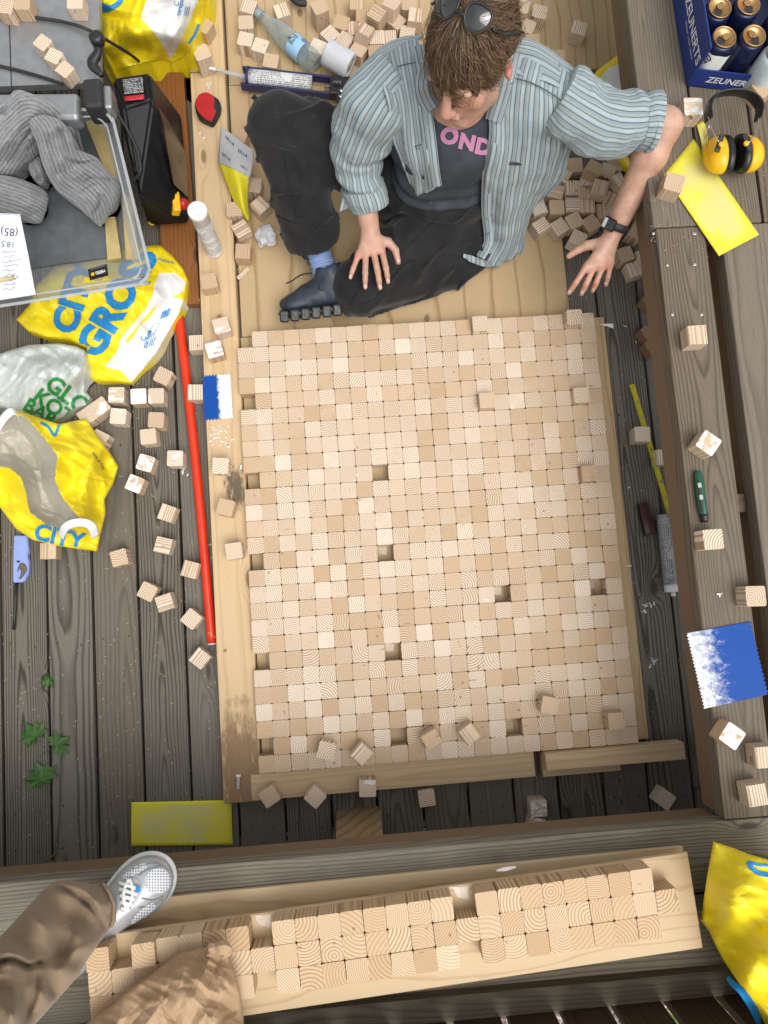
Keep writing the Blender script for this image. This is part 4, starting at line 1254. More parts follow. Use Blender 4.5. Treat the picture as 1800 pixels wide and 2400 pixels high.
cable('black_cable', [D(-20, 28, .345), D(30, 33, .342), D(75, 38, .338), D(140, 48, .338), D(190, 64, .34), D(240, 92, .26), D(285, 120, .16), D(318, 146, .05), D(352, 153, .036)], 0.0042, M['black_matte'], 'black power cable running across the saw top into the yellow bag')
cable('black_cable', [D(-20, 138, .336), D(40, 152, .336), D(90, 166, .336), D(135, 181, .336)], 0.004, M['black_matte'], 'short black cable lying on the saw top beside the fence')
cable('black_cable', [D(250, 240, .315), D(275, 280, .29), D(296, 325, .27), D(303, 368, .25), D(288, 392, .225)], 0.0042, M['black_matte'], 'black cable curving down over the black saw body')
# blocks on the saw table
def saw_block(px, py, rz, L, lab, tilt=(0, 0), z=ZT):
    me = cube_mesh('pine_block', CB * .9, L, CB * .9, M['pine'])
    p = D(px, py, z + CB * .9); o = bpy.data.objects.new('pine_block', me); o.location = (p.x, p.y, z + CB * .45 + .001)
    o.rotation_euler = (tilt[0], tilt[1], R(-rz)); COL.objects.link(o); return tag(o, lab, 'wooden block')
blk = empty('glued_blocks', D(112, 120, ZT), 'three small blocks glued in a stepped row on the saw table', 'wooden block')
for i, (x, y, rz) in enumerate(((92, 92, 40), (116, 121, 30), (140, 150, 42))):
    p = D(x, y, ZT + CB * .9); o = bpy.data.objects.new('block', cube_mesh('block', CB * .82, CB * .82, CB * .9, M['pine'])); o.location = (p.x, p.y, ZT + CB * .45 + .001 + 0.0 * i); o.rotation_euler = (0, 0, R(-rz)); link(o, blk)
saw_block(12, 12, 12, CB, 'pine block at the upper left frame corner on the saw')
saw_block(48, 4, 5, CB, 'pine block beside the corner block on the saw')
saw_block(162, 2, 3, CB, 'pine block on the saw table near the yellow bag')

# translucent storage box with its contents
def glassy(name, tint, alpha, rough=0.12):
    b = NB(name); tr = b.n('ShaderNodeBsdfTransparent'); tr.inputs[0].default_value = (*tint, 1)
    gl = b.n('ShaderNodeBsdfPrincipled'); gl.inputs['Base Color'].default_value = (0.6, 0.63, 0.65, 1); gl.inputs['Roughness'].default_value = rough
    mx = b.n('ShaderNodeMixShader'); fr = b.n('ShaderNodeLayerWeight'); fr.inputs[0].default_value = 0.35
    b.t.links.new(b.math('ADD', b.math('MULTIPLY', fr.outputs['Facing'], 0.55), alpha, clamp=True), mx.inputs[0])
    b.t.links.new(tr.outputs[0], mx.inputs[1]); b.t.links.new(gl.outputs[0], mx.inputs[2]); b.t.links.new(mx.outputs[0], b.out.inputs[0])
    return b.m
M['clear_plastic'] = glassy('clear_plastic', (0.88, 0.90, 0.91), 0.2)
M['rim_plastic'] = glassy('rim_plastic', (0.88, 0.90, 0.91), 0.34)
boxo = empty('storage_box', D(100, 430, 0.06), 'clear plastic storage box holding the grey sweater, with black label', 'storage box')
ZR, ZB = 0.36, 0.118
def ring(px, z, rad=26, n=8):
    """rounded outline of a pixel quad at height z"""
    P = np.array([DA(x, y, z)[:2] for x, y in px]); out = []
    for k in range(4):
        a, b_, c = P[k - 1], P[k], P[(k + 1) % 4]
        r = rad * 0.00125; u = (a - b_) / np.linalg.norm(a - b_); w2 = (c - b_) / np.linalg.norm(c - b_)
        for t in np.linspace(0, 1, n):
            out.append((b_ + u * r) * (1 - t) ** 2 + b_ * 2 * t * (1 - t) + (b_ + w2 * r) * t * t)
    return [(q[0], q[1], z) for q in out]
quad_r = ((-330, 262), (238, 234), (330, 610), (-330, 712))
quad_b = ((-310, 262), (222, 262), (292, 596), (-310, 676))
top, bot = ring(quad_r, ZR, 44), ring(quad_b, ZB, 60)
n = len(top); V = top + bot; F = [[i, (i + 1) % n, n + (i + 1) % n, n + i] for i in range(n)] + [[n + i for i in range(n)]]
obj('box_shell', V, F, M['clear_plastic'], boxo, True)
v, f, _ = tube(np.array(top + top[:1]), [[0.0042, 0.0034]] * (n + 1), 3 * n, 8, cap=False); obj('rim', v, f, M['rim_plastic'], boxo, True)
in_ = ring(((-310, 275), (226, 250), (312, 600), (-310, 694)), ZR - 0.008, 38)
v, f, _ = tube(np.array(in_ + in_[:1]), [[0.0022, 0.0022]] * (n + 1), 3 * n, 6, cap=False); obj('rim', v, f, M['rim_plastic'], boxo, True)
M['box_mat'] = plain('box_mat', (0.105, 0.118, 0.13), 0.5, var=0.15)
v, f = prism([tuple(D(x, y, .128)[:2]) for x, y in ((-250, 255), (195, 262), (262, 330), (250, 553), (66, 578), (-250, 600))], .1205, .128)
o = obj('grey_panel', v, f, M['box_mat']); tag(o, 'dark grey panel lying on the floor of the clear box', 'panel')
M['ochre'] = plain('ochre', (0.52, 0.40, 0.17), 0.55, var=0.12)
for pts, lab in ((((184, 262), (224, 254), (262, 392), (240, 402)), 'ochre cardboard strip along the right wall of the box'), (((262, 410), (282, 430), (300, 560), (272, 560)), 'ochre cardboard strip in the lower right of the box'), (((226, 470), (248, 468), (262, 556), (232, 562)), 'short ochre cardboard strip below the sweater sleeve')):
    v, f = prism([tuple(D(x, y, .14)[:2]) for x, y in pts], .1285, .14); o = obj('cardboard_strip', v, f, M['ochre']); tag(o, lab, 'cardboard')
lb_ = [D(190, 582, .335), D(231, 570, .335), D(234, 595, .31), D(194, 606, .31)]
pt = Patch([[lb_[0], lb_[1]], [lb_[3], lb_[2]]], 6, 6); lab = pt.build('label', M['black'], boxo, 0.001)
text_on_patch('lettering', 'TEGERA', pt, (0.60, 0.5), (0.15, 0.0), (0, -0.36), M['white_print'], lab, 0.02)
text_on_patch('logo', '\u25A0', pt, (0.20, 0.5), (0.22, 0.0), (0, -0.36), M['yellow_plastic'], lab, 0.0)

# grey ribbed sweater: fat folded tubes of knit
def knit_mat():
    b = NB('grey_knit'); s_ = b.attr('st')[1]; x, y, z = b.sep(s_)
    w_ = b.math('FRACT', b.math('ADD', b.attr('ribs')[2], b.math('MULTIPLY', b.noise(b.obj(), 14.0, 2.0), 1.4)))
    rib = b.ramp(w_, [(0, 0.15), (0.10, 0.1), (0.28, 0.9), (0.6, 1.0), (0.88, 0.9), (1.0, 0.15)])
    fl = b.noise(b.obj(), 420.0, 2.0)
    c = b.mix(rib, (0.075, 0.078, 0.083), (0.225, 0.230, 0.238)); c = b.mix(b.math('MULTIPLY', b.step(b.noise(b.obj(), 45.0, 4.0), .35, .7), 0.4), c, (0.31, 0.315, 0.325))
    b.bump(b.math('ADD', rib, b.math('MULTIPLY', fl, 0.4)), 0.8, 0.003)
    b.put(b.b.inputs['Sheen Weight'], 0.3)
    return b.fin(c, 0.95, spec=0.1)
M['knit'] = knit_mat()
swt = empty('sweater', D(100, 330, .2), 'grey ribbed knit sweater dropped in and over the clear box', 'sweater')
def flow(curve, n=160):
    """signed distance from a guide line (px): the ribs of the knit run along it"""
    C = cat_rom(np.array(curve, float), n)
    t = np.gradient(C, axis=0); t /= np.hypot(t[:, 0], t[:, 1])[:, None]
    def fn(x, y):
        x = np.asarray(x, float); y = np.asarray(y, float); sh = x.shape
        X, Y = x.ravel(), y.ravel(); d2 = (X[:, None] - C[:, 0]) ** 2 + (Y[:, None] - C[:, 1]) ** 2; k = d2.argmin(1)
        d = np.sqrt(d2[np.arange(len(X)), k]); sg_ = np.sign((X - C[k, 0]) * -t[k, 1] + (Y - C[k, 1]) * t[k, 0])
        return (d * sg_).reshape(sh), (k / n).reshape(sh)
    return fn
def ridge(lines):
    """soft folds (+) and sharp creases (-) along lines: (points, height, width)"""
    L = [(flow(p, 60), h, w_) for p, h, w_ in lines]
    def fn(px, py, k):
        z = 0 * px
        for f_, h, w_ in L:
            d, t = f_(px, py); z = z + h * np.exp(-(d / w_) ** 2) * np.sqrt(np.clip(np.sin(np.clip(t, .02, .98) * 3.1416), 0, 1))
        return z
    return fn
def knit_blob(name, outline, zc, guide, per, lines, bulge, seed, cr=.010):
    B = Blob(outline, zc, 3.0, bulge, 24, cr, 16, seed, .135, 90, .02, tuck=.12, fn=ridge(lines)); f_ = flow(guide)
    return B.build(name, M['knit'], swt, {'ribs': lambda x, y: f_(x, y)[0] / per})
knit_blob('sweater_body', [(-90, 235), (0, 218), (33, 195), (60, 199), (104, 218), (142, 240), (164, 262), (166, 282), (152, 312), (130, 330), (100, 330), (85, 332), (60, 352), (33, 376), (0, 380), (-90, 385)],
          [(0, 215, .37), (60, 205, .395), (104, 222, .40), (160, 265, .33), (150, 310, .27), (100, 320, .27), (40, 370, .25), (0, 375, .25), (40, 290, .35), (90, 270, .36), (-60, 300, .30)], [(-90, 400), (-40, 330), (5, 262), (60, 222), (112, 246), (135, 300), (150, 330)], 8.2,
          [([(0, 330), (40, 270), (80, 240)], .022, 11), ([(20, 350), (60, 290), (95, 262)], -.030, 4), ([(-60, 300), (-10, 260), (30, 220)], -.020, 5), ([(100, 230), (125, 262), (130, 320)], .016, 9), ([(60, 330), (80, 300), (110, 290)], -.02, 4), ([(-20, 350), (10, 310), (30, 300)], .016, 8)], .03, 3)
knit_blob('sleeve', [(62, 262), (84, 246), (112, 250), (140, 268), (158, 296), (162, 318), (182, 328), (210, 341), (226, 362), (256, 392), (259, 414), (242, 452), (220, 488), (206, 482), (185, 463), (153, 436), (125, 414), (104, 382), (90, 349), (80, 310)],
          [(80, 255, .40), (115, 262, .415), (150, 300, .36), (120, 340, .36), (180, 335, .31), (150, 390, .30), (220, 370, .28), (200, 420, .28), (252, 400, .25), (218, 482, .22), (140, 420, .26), (180, 455, .24)], [(78, 240), (104, 280), (118, 330), (142, 378), (186, 414), (216, 450), (224, 500)], 8.2,
          [([(90, 270), (120, 300), (140, 360), (170, 392)], .016, 9), ([(112, 262), (140, 305), (150, 340)], -.022, 4), ([(140, 345), (175, 352), (205, 348)], -.026, 4), ([(120, 390), (160, 380), (190, 365)], .018, 8), ([(150, 420), (185, 400), (230, 376)], .016, 8), ([(165, 405), (200, 385), (240, 392)], -.020, 4), ([(196, 470), (214, 440), (214, 420)], -.03, 4), ([(235, 452), (228, 430), (214, 420)], -.02, 4), ([(105, 300), (112, 345), (128, 384)], -.014, 4)], .03, 5)
knit_blob('sweater_hem', [(-90, 372), (0, 377), (54, 390), (101, 417), (98, 458), (82, 484), (33, 469), (0, 456), (-90, 440)],
          [(0, 378, .27), (54, 392, .27), (100, 418, .24), (82, 482, .22), (0, 455, .24), (50, 430, .275), (-80, 400, .27)], [(-110, 392), (-20, 408), (50, 430), (110, 462)], 7.6, [([(-60, 405), (0, 415), (60, 445)], .010, 8), ([(-60, 440), (10, 440), (90, 470)], -.012, 4)], .016, 7, .005)
knit_blob('collar', [(62, 352), (84, 336), (92, 352), (98, 376), (94, 398), (80, 396), (66, 376)], [(70, 350, .26), (90, 350, .27), (88, 392, .24), (76, 370, .27)], [(64, 346), (78, 362), (88, 400)], 5.0, [([(76, 356), (84, 380), (88, 392)], -.02, 4)], .012, 9, .006)

# written note and pen
note = Blob([(-120, 462), (0, 460), (43, 462), (60, 545), (77, 636), (0, 648), (-120, 665)], [(0, 460, .375), (43, 470, .372), (77, 636, .372), (0, 648, .372), (-100, 560, .375)], 10, th=0.0004)
nr = note.build('paper_note', M['paper']); tag(nr, 'white paper note with blue handwriting on the box edge', 'paper')
note.text('handwriting', '(85)', (20, 502), (-1, -.1), 24, M['ink'], nr, bold=0.0, off=.0008)
note.text('handwriting', '18,5)', (14, 528), (-1, -.1), 18, M['ink'], nr, bold=-0.005, off=.0008)
rs = random.Random(4)
for k in range(9):
    y0 = 545 + k * 10; pts = [(rs.uniform(2, 10) + i * 4.5, y0 + i * -0.4 + rs.uniform(-2.4, 2.4)) for i in range(rs.randint(6, 11))]
    note.stroke('handwriting', pts, 0.9, M['ink'], nr, 40, .0008)
a, c = D(-60, 618, .381), D(30, 599, .381)
pen = empty('pen', a, 'wooden pen with silver tip lying on the paper note', 'pen')
v, f, _ = tube([a, c], [.0042, .0042], 4, 12); obj('barrel', v, f, M['ochre'], pen, True)
v, f, _ = tube([c, D(40, 597, .380)], [.0041, .0008], 4, 12); obj('tip', v, f, M['steel'], pen, True)

# ------------------------------------------------------------------ bags
def mpoly(*polys):
    def fn(x, y):
        d = np.full(x.shape, -1e3)
        for p in polys: d = np.maximum(d, poly_sd(x, y, p))
        return d
    return fn
NONE = lambda x, y: np.full(x.shape, -100.0)
# yellow bag at the top with white front
B = Blob([(206, -60), (330, -70), (452, -60), (446, 10), (438, 45), (424, 85), (412, 108), (392, 128), (371, 137), (352, 130), (300, 140), (262, 152), (236, 166), (226, 150), (222, 100), (219, 50)],
         [(206, -60, .30), (330, 0, .30), (450, -60, .16), (440, 45, .10), (370, 137, .07), (370, 60, .26), (236, 166, .05), (222, 80, .20), (300, 60, .28), (300, 130, .10)], 3.4, 0.02, 26, .050, 12, 3, 0.001)
t = B.build('shopping_bag', M['bag_yellow'], None, {'m1': mpoly([(304, 38), (320, -10), (330, -80), (428, -80), (428, 0), (405, 55), (385, 100), (369, 127), (350, 95), (325, 62)]), 'm2': mpoly([(336, -10), (346, -10), (341, 6)])}, False)
bag1 = tag(t, 'yellow shopping bag with white front at the upper frame edge', 'bag')
B.text('lettering', 'carepa', (388, 16), (0.25, -1), 13, M['blue_print'], bag1)
B.text('lettering', 'C', (381, 8), (0.25, -1), 15, M['blue_print'], bag1, bold=.01)
for k in range(3): B.stroke('small_print', [(398 + 4 * k, 34), (402 + 4 * k, 14)], 1.6, M['blue_print'], bag1, 8)
B.stroke('letter_stroke', [(208, -2), (222, 12), (240, 16), (258, 4), (262, -12)], [10, 11, 11, 12, 11], M['blue_print'], bag1)
B.stroke('letter_stroke', [(208, 18), (228, 24), (246, 18)], 7, M['blue_print'], bag1)
B.stroke('letter_stroke', [(430, 52), (421, 74), (408, 94)], 6, M['blue_print'], bag1)
M['orange_film'] = plain('orange_film', (0.55, 0.20, 0.05), 0.2)
# CITY GROSS bag
B = Blob([(35, 690), (62, 660), (80, 615), (120, 575), (190, 548), (250, 536), (300, 532), (328, 530), (346, 530), (372, 552), (395, 580), (406, 604), (402, 640), (388, 680), (366, 716), (338, 765), (310, 800), (285, 830), (255, 826), (205, 824), (188, 812), (184, 780), (188, 750), (150, 735), (100, 730), (60, 715)],
         [(35, 690, .03), (92, 640, .06), (160, 640, .085), (240, 610, .085), (120, 580, .06), (200, 555, .06), (260, 545, .06), (340, 540, .03), (400, 604, .05), (360, 690, .04), (285, 826, .015), (200, 815, .03), (250, 700, .11), (190, 680, .08), (300, 640, .10), (110, 700, .03)], 3.4, 0.022, 26, .046, 12, 8, 0.001)
t = B.build('shopping_bag', M['bag_yellow'], None, {'m1': mpoly([(345, 590), (378, 590), (402, 610), (396, 630), (372, 640), (400, 650), (366, 716), (338, 765), (308, 800), (284, 826), (262, 800), (226, 792), (252, 762), (262, 730), (284, 704), (314, 668), (330, 640), (334, 612)]), 'm2': mpoly([(342, 656), (328, 668), (300, 700), (280, 724), (270, 738), (276, 740), (288, 728), (302, 704), (326, 684)])}, False)
bag2 = tag(t, 'crumpled yellow bag with large blue lettering and white back', 'bag')
B.text('lettering', 'GROSS', (250, 650), (0.50, -0.87), 84, M['blue_print'], bag2, bold=.05)
B.text('lettering', 'CITY', (158, 640), (0.30, -0.95), 74, M['blue_print'], bag2, bold=.05)
B.text('lettering', 'carepa', (317, 732), (0.28, -1), 15, M['blue_print'], bag2)
B.text('lettering', 'C', (309, 731), (0.28, -1), 16, M['blue_print'], bag2, bold=.01)
B.text('lettering', 'citygross.se', (358, 562), (1, .28), 8, M['blue_print'], bag2, bold=.01)
for k in range(9): B.stroke('barcode', [(346 + 2.4 * k, 690 - 1.0 * k), (352 + 2.1 * k, 673 - 1.0 * k)], 1.1 if k % 3 else 1.9, M['blue_print'], bag2, 6)
for k in range(3): B.stroke('small_print', [(322 + 4 * k, 748), (327 + 4 * k, 730)], 1.5, M['blue_print'], bag2, 8)
for a, c in (((320, 722), (332, 700)), ((332, 722), (346, 698)), ((318, 722), (332, 722)), ((334, 699), (348, 699))): B.stroke('stamp', [a, c], 1.0, M['blue_print'], bag2, 6)
# pale bag with green letters
B = Blob([(-140, 790), (-40, 772), (0, 764), (30, 754), (62, 745), (128, 742), (165, 748), (182, 756), (190, 800), (184, 845), (196, 858), (190, 876), (160, 884), (140, 900), (120, 912), (90, 905), (40, 890), (0, 880), (-140, 900)],
         [(0, 765, .09), (60, 748, .10), (130, 744, .09), (182, 756, .06), (190, 850, .02), (120, 910, .03), (0, 880, .08), (80, 810, .15), (140, 800, .12), (-100, 850, .12)], 3.4, 0.02, 24, .050, 14, 12, 0.001)
bag3 = tag(B.build('plastic_bag', M['bag_pale'], None, None, False), 'pale translucent plastic bag with green capital letters', 'bag')
B.text('lettering', 'GLOB', (160, 862), (0.80, 0.60), 52, M['green_print'], bag3, bold=.03)
B.text('lettering', 'K\u00d6TT', (128, 886), (0.80, 0.60), 46, M['green_print'], bag3, bold=.03)
B.text('lettering', 'BAR', (88, 890), (0.85, 0.52), 42, M['green_print'], bag3, bold=.03)
# open yellow bag lying with its mouth towards the camera
mouth = [(-80, 910), (0, 906), (34, 895), (58, 903), (94, 944), (124, 985), (118, 1035), (134, 1075), (174, 1122), (160, 1140), (106, 1136), (64, 1106), (56, 1062), (46, 1030), (20, 1010), (-20, 1006), (-80, 1006)]
def hollow(px, py, k):
    d = poly_sd(px, py, mouth); return -0.125 * np.clip(d / 30.0, 0, 1) ** 0.7 + 0.014 * np.exp(-(d / 9.0) ** 2)
B = Blob([(-140, 930), (-40, 915), (0, 900), (30, 884), (58, 893), (92, 905), (128, 916), (186, 904), (214, 946), (238, 978), (256, 1008), (244, 1046), (226, 1078), (228, 1110), (218, 1150), (210, 1191), (170, 1186), (130, 1180), (70, 1166), (34, 1142), (0, 1096), (-140, 1060)],
         [(0, 900, .16), (58, 895, .17), (128, 916, .14), (186, 906, .05), (250, 1008, .02), (226, 1085, .04), (210, 1188, .03), (130, 1176, .05), (30, 1136, .05), (0, 1060, .10), (112, 985, .18), (110, 1030, .18), (160, 1110, .16), (50, 1020, .17), (180, 1000, .15), (-100, 1000, .15)], 3.4, 0.02, 20, .056, 13, 23, 0.001, fn=hollow, tuck=.12)
bag4 = tag(B.build('shopping_bag', M['bag_open'], None, {'m1': mpoly(mouth)}, False), 'open crumpled yellow bag, grey inside, white handles, on deck', 'bag')
B.text('lettering', 'CITY', (128, 1158), (1, .22), 50, M['blue_print'], bag4, bold=.035)
B.stroke('letter_stroke', [(88, 912), (104, 922), (118, 940), (128, 918)], 6, M['blue_print'], bag4)
B.text('small_print', 'care of City', (214, 995), (.55, .83), 9, M['ink'], bag4, bold=.01)
def band(name, pts, wd, mat, parent):
    v, f, _ = tube(pts, [[wd, .0012]] * len(pts), 40, 8); return obj(name, v, f, mat, parent, True)
band('handle', [D(-10, 935, .17), D(2, 912, .20), D(14, 896, .215), D(26, 888, .215), D(36, 892, .20), D(42, 905, .18)], .012, M['white_plastic'], bag4)
band('handle', [D(130, 1160, .15), D(140, 1140, .185), D(160, 1130, .20), D(184, 1130, .20), D(200, 1140, .185), D(206, 1160, .15)], .012, M['white_plastic'], bag4)
# gas lighter
lt = empty('gas_lighter', D(40, 1250, 0), 'pale blue long gas lighter with black barrel on the deck', 'lighter')
ol = [(30, 1157), (58, 1157), (62, 1190), (58, 1200), (62, 1212), (61, 1236), (52, 1256), (46, 1258), (28, 1258), (28, 1220)]
v, f = prism([tuple(D(x, y, .018)[:2]) for x, y in ol], .001, .018)
M['lighter_blue'] = plain('lighter_blue', (0.26, 0.34, 0.68), 0.35, var=0.05)
bm = bmesh.new(); me = mesh('t', v, f, None); bm.from_mesh(me); bmesh.ops.bevel(bm, geom=list(bm.edges), offset=.0022, segments=2, affect='EDGES', clamp_overlap=True); bm_obj('handle', bm, M['lighter_blue'], lt)
v, f = prism([tuple(D(x, y, .0186)[:2]) for x, y in cat_rom(np.array([(44, 1216), (54, 1218), (58, 1232), (48, 1248), (40, 1250), (38, 1230)]), 24, True)], .0178, .0187); obj('finger_opening', v, f, M['deck'], lt)
v, f = prism([tuple(D(x, y, .019)[:2]) for x, y in ((37, 1240), (43, 1228), (46, 1236), (42, 1250))], .0188, .021); obj('trigger', v, f, M['lighter_blue'], lt)
v, f = prism([tuple(D(x, y, .0186)[:2]) for x, y in ((36, 1211), (43, 1211), (43, 1215), (36, 1215))], .0178, .0187); obj('gauge', v, f, M['black'], lt)
v, f, _ = tube([D(36, 1256, .009), D(30, 1360, .009)], [.0048, .0045], 4, 12); obj('barrel', v, f, M['black'], lt, True)
# pipe
v, f, _ = tube([D(374, 533, .0135), D(389, 700, .0135), D(424, 1010, .0135), D(458, 1389, .0135)], [.0135] * 4, 50, 20)
pp = tag(obj('red_pipe', v, f, M['orange_red'], None, True), 'long orange red pipe lying along the plank', 'pipe')
for p0, p1 in ((D(374, 532.4, .0135), D(373.5, 529, .0135)), (D(458.1, 1389.6, .0135), D(458.3, 1392, .0135))):
    v, f, _ = tube([p0, p1], [.0129, .0125], 3, 20); obj('end_cap', v, f, M['white_plastic'], pp, True)
# leaves
M['leaf'] = plain('leaf', (0.035, 0.11, 0.012), 0.45, var=0.35, vscale=60)
def leaf(px, py, size, rot, lab, half=False):
    star = [(0, -.15), (.35, -.42), (.42, -.2), (.85, -.25), (.68, .05), (1.0, .38), (.6, .38), (.52, .72), (.28, .55), (0, 1.05), (-.28, .55), (-.52, .72), (-.6, .38), (-1.0, .38), (-.68, .05), (-.85, -.25), (-.42, -.2), (-.35, -.42)]
    if half: star = [q for q in star if q[0] >= -0.06] + [(-.12, .5)]
    c, s_ = math.cos(R(rot)), math.sin(R(rot)); c0 = D(px, py, .006)
    V = [(c0.x, c0.y, .009)]
    for x, y in star:
        X, Y = (x * c - y * s_) * size, (x * s_ + y * c) * size; V.append((c0.x + X, c0.y + Y, .003 + .007 * rng.random()))
    n = len(star); F = [[0, i + 1, (i + 1) % n + 1] for i in range(n)]
    V2 = V + [(x, y, z - .0006) for x, y, z in V]; F2 = F + [[i + n + 1 for i in q[::-1]] for q in F]
    o = obj('maple_leaf', V2, F2, M['leaf']); tag(o, lab, 'leaf', 'green maple leaves on the deck')
    st = Vector((math.sin(R(rot)), -math.cos(R(rot)), 0)); v, f, _ = tube([Vector((c0.x, c0.y, .009)), c0 + st * size * .9, c0 + st * size * 1.5], [.0007] * 3, 8, 5); obj('stem', v, f, M['leaf'], o)
    for q in (4, 6, 10, 14, 16):
        x, y = star[min(q, n - 1)]; X, Y = (x * c - y * s_) * size * .85, (x * s_ + y * c) * size * .85
        v, f, _ = tube([(c0.x, c0.y, .0096), (c0.x + X * .6, c0.y + Y * .6, .0088), (c0.x + X, c0.y + Y, .0072)], [.0006, .0005, .0003], 5, 4); obj('vein', v, f, M['leaf_vein'], o)
M['leaf_vein'] = plain('leaf_vein', (0.10, 0.19, 0.04), 0.5)
leaf(108, 1466, .030, 200, 'small half maple leaf alone across the board gap', True)
leaf(76, 1590, .044, 35, 'maple leaf left of the gap, upper of the three close leaves')
leaf(122, 1610, .040, -60, 'maple leaf right of the gap beside the upper leaf')
leaf(92, 1682, .050, 20, 'largest maple leaf, lowest on the deck')
# twig
v, f, _ = tube([D(121, 1788, .004), D(124, 1800, .006), D(125, 1825, .006), D(118, 1845, .006), D(96, 1860, .006), D(82, 1872, .006), D(74, 1890, .006)], [.0012, .0015, .0018, .0018, .0016, .0014, .001], 40, 6)
tag(obj('twig', v, f, M['apron'], None, True), 'thin dark curved twig near the shoe on the deck', 'twig')
# yellow abrasive sheets
def abrasive_mat():
    b = NB('yellow_abrasive'); s_ = b.attr('st')[1]; p = b.obj()
    gr = b.noise(p, 900.0, 2.0); worn = b.noise(p, 9.0, 4.0, 0.6)
    x, y, z = b.sep(s_)
    e = b.math('MULTIPLY', b.math('MULTIPLY', x, b.math('SUBTRACT', 1.0, x)), b.math('MULTIPLY', y, b.math('SUBTRACT', 1.0, y)))
    wm = b.math('MULTIPLY', b.step(e, 0.004, 0.035), b.step(worn, 0.30, 0.55))
    c = b.mix(b.math('MULTIPLY', wm, 0.7), (0.76, 0.69, 0.06), (0.62, 0.59, 0.33))
    c = b.mix(b.math('MULTIPLY', gr, 0.35), c, (0.36, 0.32, 0.02)); b.bump(gr, 0.5, 0.0008)
    return b.fin(c, 0.8, spec=0.2)
M['abrasive'] = abrasive_mat()
def sheet4(name, q, zs, lab, cat, mat, bend=0.0, th=0.0005):
    a, b_, c, d = [D(*p, z) for p, z in zip(q, zs)]
    up = Vector((0, 0, bend))
    pt = Patch([[a, (a + b_) / 2 + up * .4, b_], [(a + d) / 2 + up, (a + b_ + c + d) / 4 + up * .2, (b_ + c) / 2 + up], [d, (c + d) / 2 + up * .4, c]], 20, 14)
    return tag(pt.build(name, mat, None, th), lab, cat), pt
sheet4('sandpaper_sheet', ((284, 1733), (500, 1728), (503, 1825), (284, 1828)), (.006, .003, .004, .006), 'yellow sandpaper sheet on the deck below the plank end', 'sandpaper', M['abrasive'], .003)

# ------------------------------------------------------------------ tools on the plank and plywood
def spreader_mat(name, lim, soft, nscale, seed):
    """blue plastic with white adhesive smeared on one side"""
    b = NB(name); s_ = b.attr('st')[1]; x, y, z = b.sep(s_)
    n = b.noise(b.vmath('ADD', b.vmath('MULTIPLY', s_, (nscale, nscale * 1.6, 1)), (seed, 0, 0)), 1.0, 5.0, 0.65, 0.8)
    sm = b.math('ADD', x, b.math('MULTIPLY', b.math('SUBTRACT', n, 0.5), soft))
    m = b.step(sm, lim[0], lim[1])
    n2 = b.noise(b.vmath('ADD', b.vmath('MULTIPLY', s_, (nscale * 2.2, nscale * 1.1, 1)), (seed + 5, 2, 0)), 1.0, 5.0, 0.7, 1.2)
    m = b.math('MAXIMUM', m, b.math('MULTIPLY', b.step(n2, 0.72, 0.78), 0.5))
    m = b.math('MULTIPLY', m, b.step(b.noise(b.vmath('MULTIPLY', s_, (60, 12, 1)), 1.0, 3.0), 0.30, 0.42))
    b.bump(m, 0.5, 0.002)
    return b.fin(b.mix(m, (0.003, 0.06, 0.30), (0.70, 0.71, 0.72)), b.math('ADD', b.math('MULTIPLY', m, 0.2), 0.5), spec=.2)
M['spreader_small'] = spreader_mat('spreader_small', (0.48, 0.60), 0.4, 7.0, 1.0)
M['spreader_big'] = spreader_mat('spreader_big', (0.52, 0.98), 0.95, 8.0, 3.0)
def notched(name, q, z, nleft, nright, ntop, dep, mat, lab, flip=False, th=0.0016):
    """flat toothed plastic spreader; q: corner pixels tl, tr, br, bl"""
    C = [np.array(DA(x, y, z if not hasattr(z, '__len__') else z[k])) for k, (x, y) in enumerate(q)]
    uv = []
    def edge(a, b_, n, inw):
        a, b_ = np.array(a, float), np.array(b_, float)
        if not n: uv.append(tuple(a)); return
        for i in range(n):
            for t, d in ((0.0, 0), (0.5, 0), (0.5, 1), (0.98, 1)): uv.append(tuple(a + (b_ - a) * (i + t) / n + np.array(inw) * dep * d))
    edge((0, 0), (1, 0), ntop, (0, 1)); edge((1, 0), (1, 1), nright, (-1, 0)); edge((1, 1), (0, 1), ntop, (0, -1)); edge((0, 1), (0, 0), nleft, (1, 0))
    def P(u, v): return (C[0] * (1 - u) + C[1] * u) * (1 - v) + (C[3] * (1 - u) + C[2] * u) * v
    V = [P(u, v) for u, v in uv]; n = len(V)
    Vb = [p - np.array((0, 0, th)) for p in V]
    F = [list(range(n))[::-1], list(range(n, 2 * n))] + [[i, (i + 1) % n, n + (i + 1) % n, n + i] for i in range(n)]
    st = [((1 - u) if flip else u, v, 0) for u, v in uv] * 2
    o = obj(name, np.array(Vb + V)[[*range(2 * n)]], F, mat, None, False, {'st': st}); return tag(o, lab, 'adhesive spreader', 'blue notched spreaders')
notched('notched_spreader', ((437, 812), (498, 807), (504, 904), (441, 908)), (.0485, .0485, .0475, .0475), 13, 16, 9, .022, M['spreader_small'], 'small blue notched spreader half coated in white, on the plank')
notched('notched_spreader', ((1483, 1368), (1622, 1343), (1660, 1500), (1521, 1531)), BZ + .0035, 22, 17, 0, .016, M['spreader_big'], 'large blue notched spreader with white smears on the side bench', True)

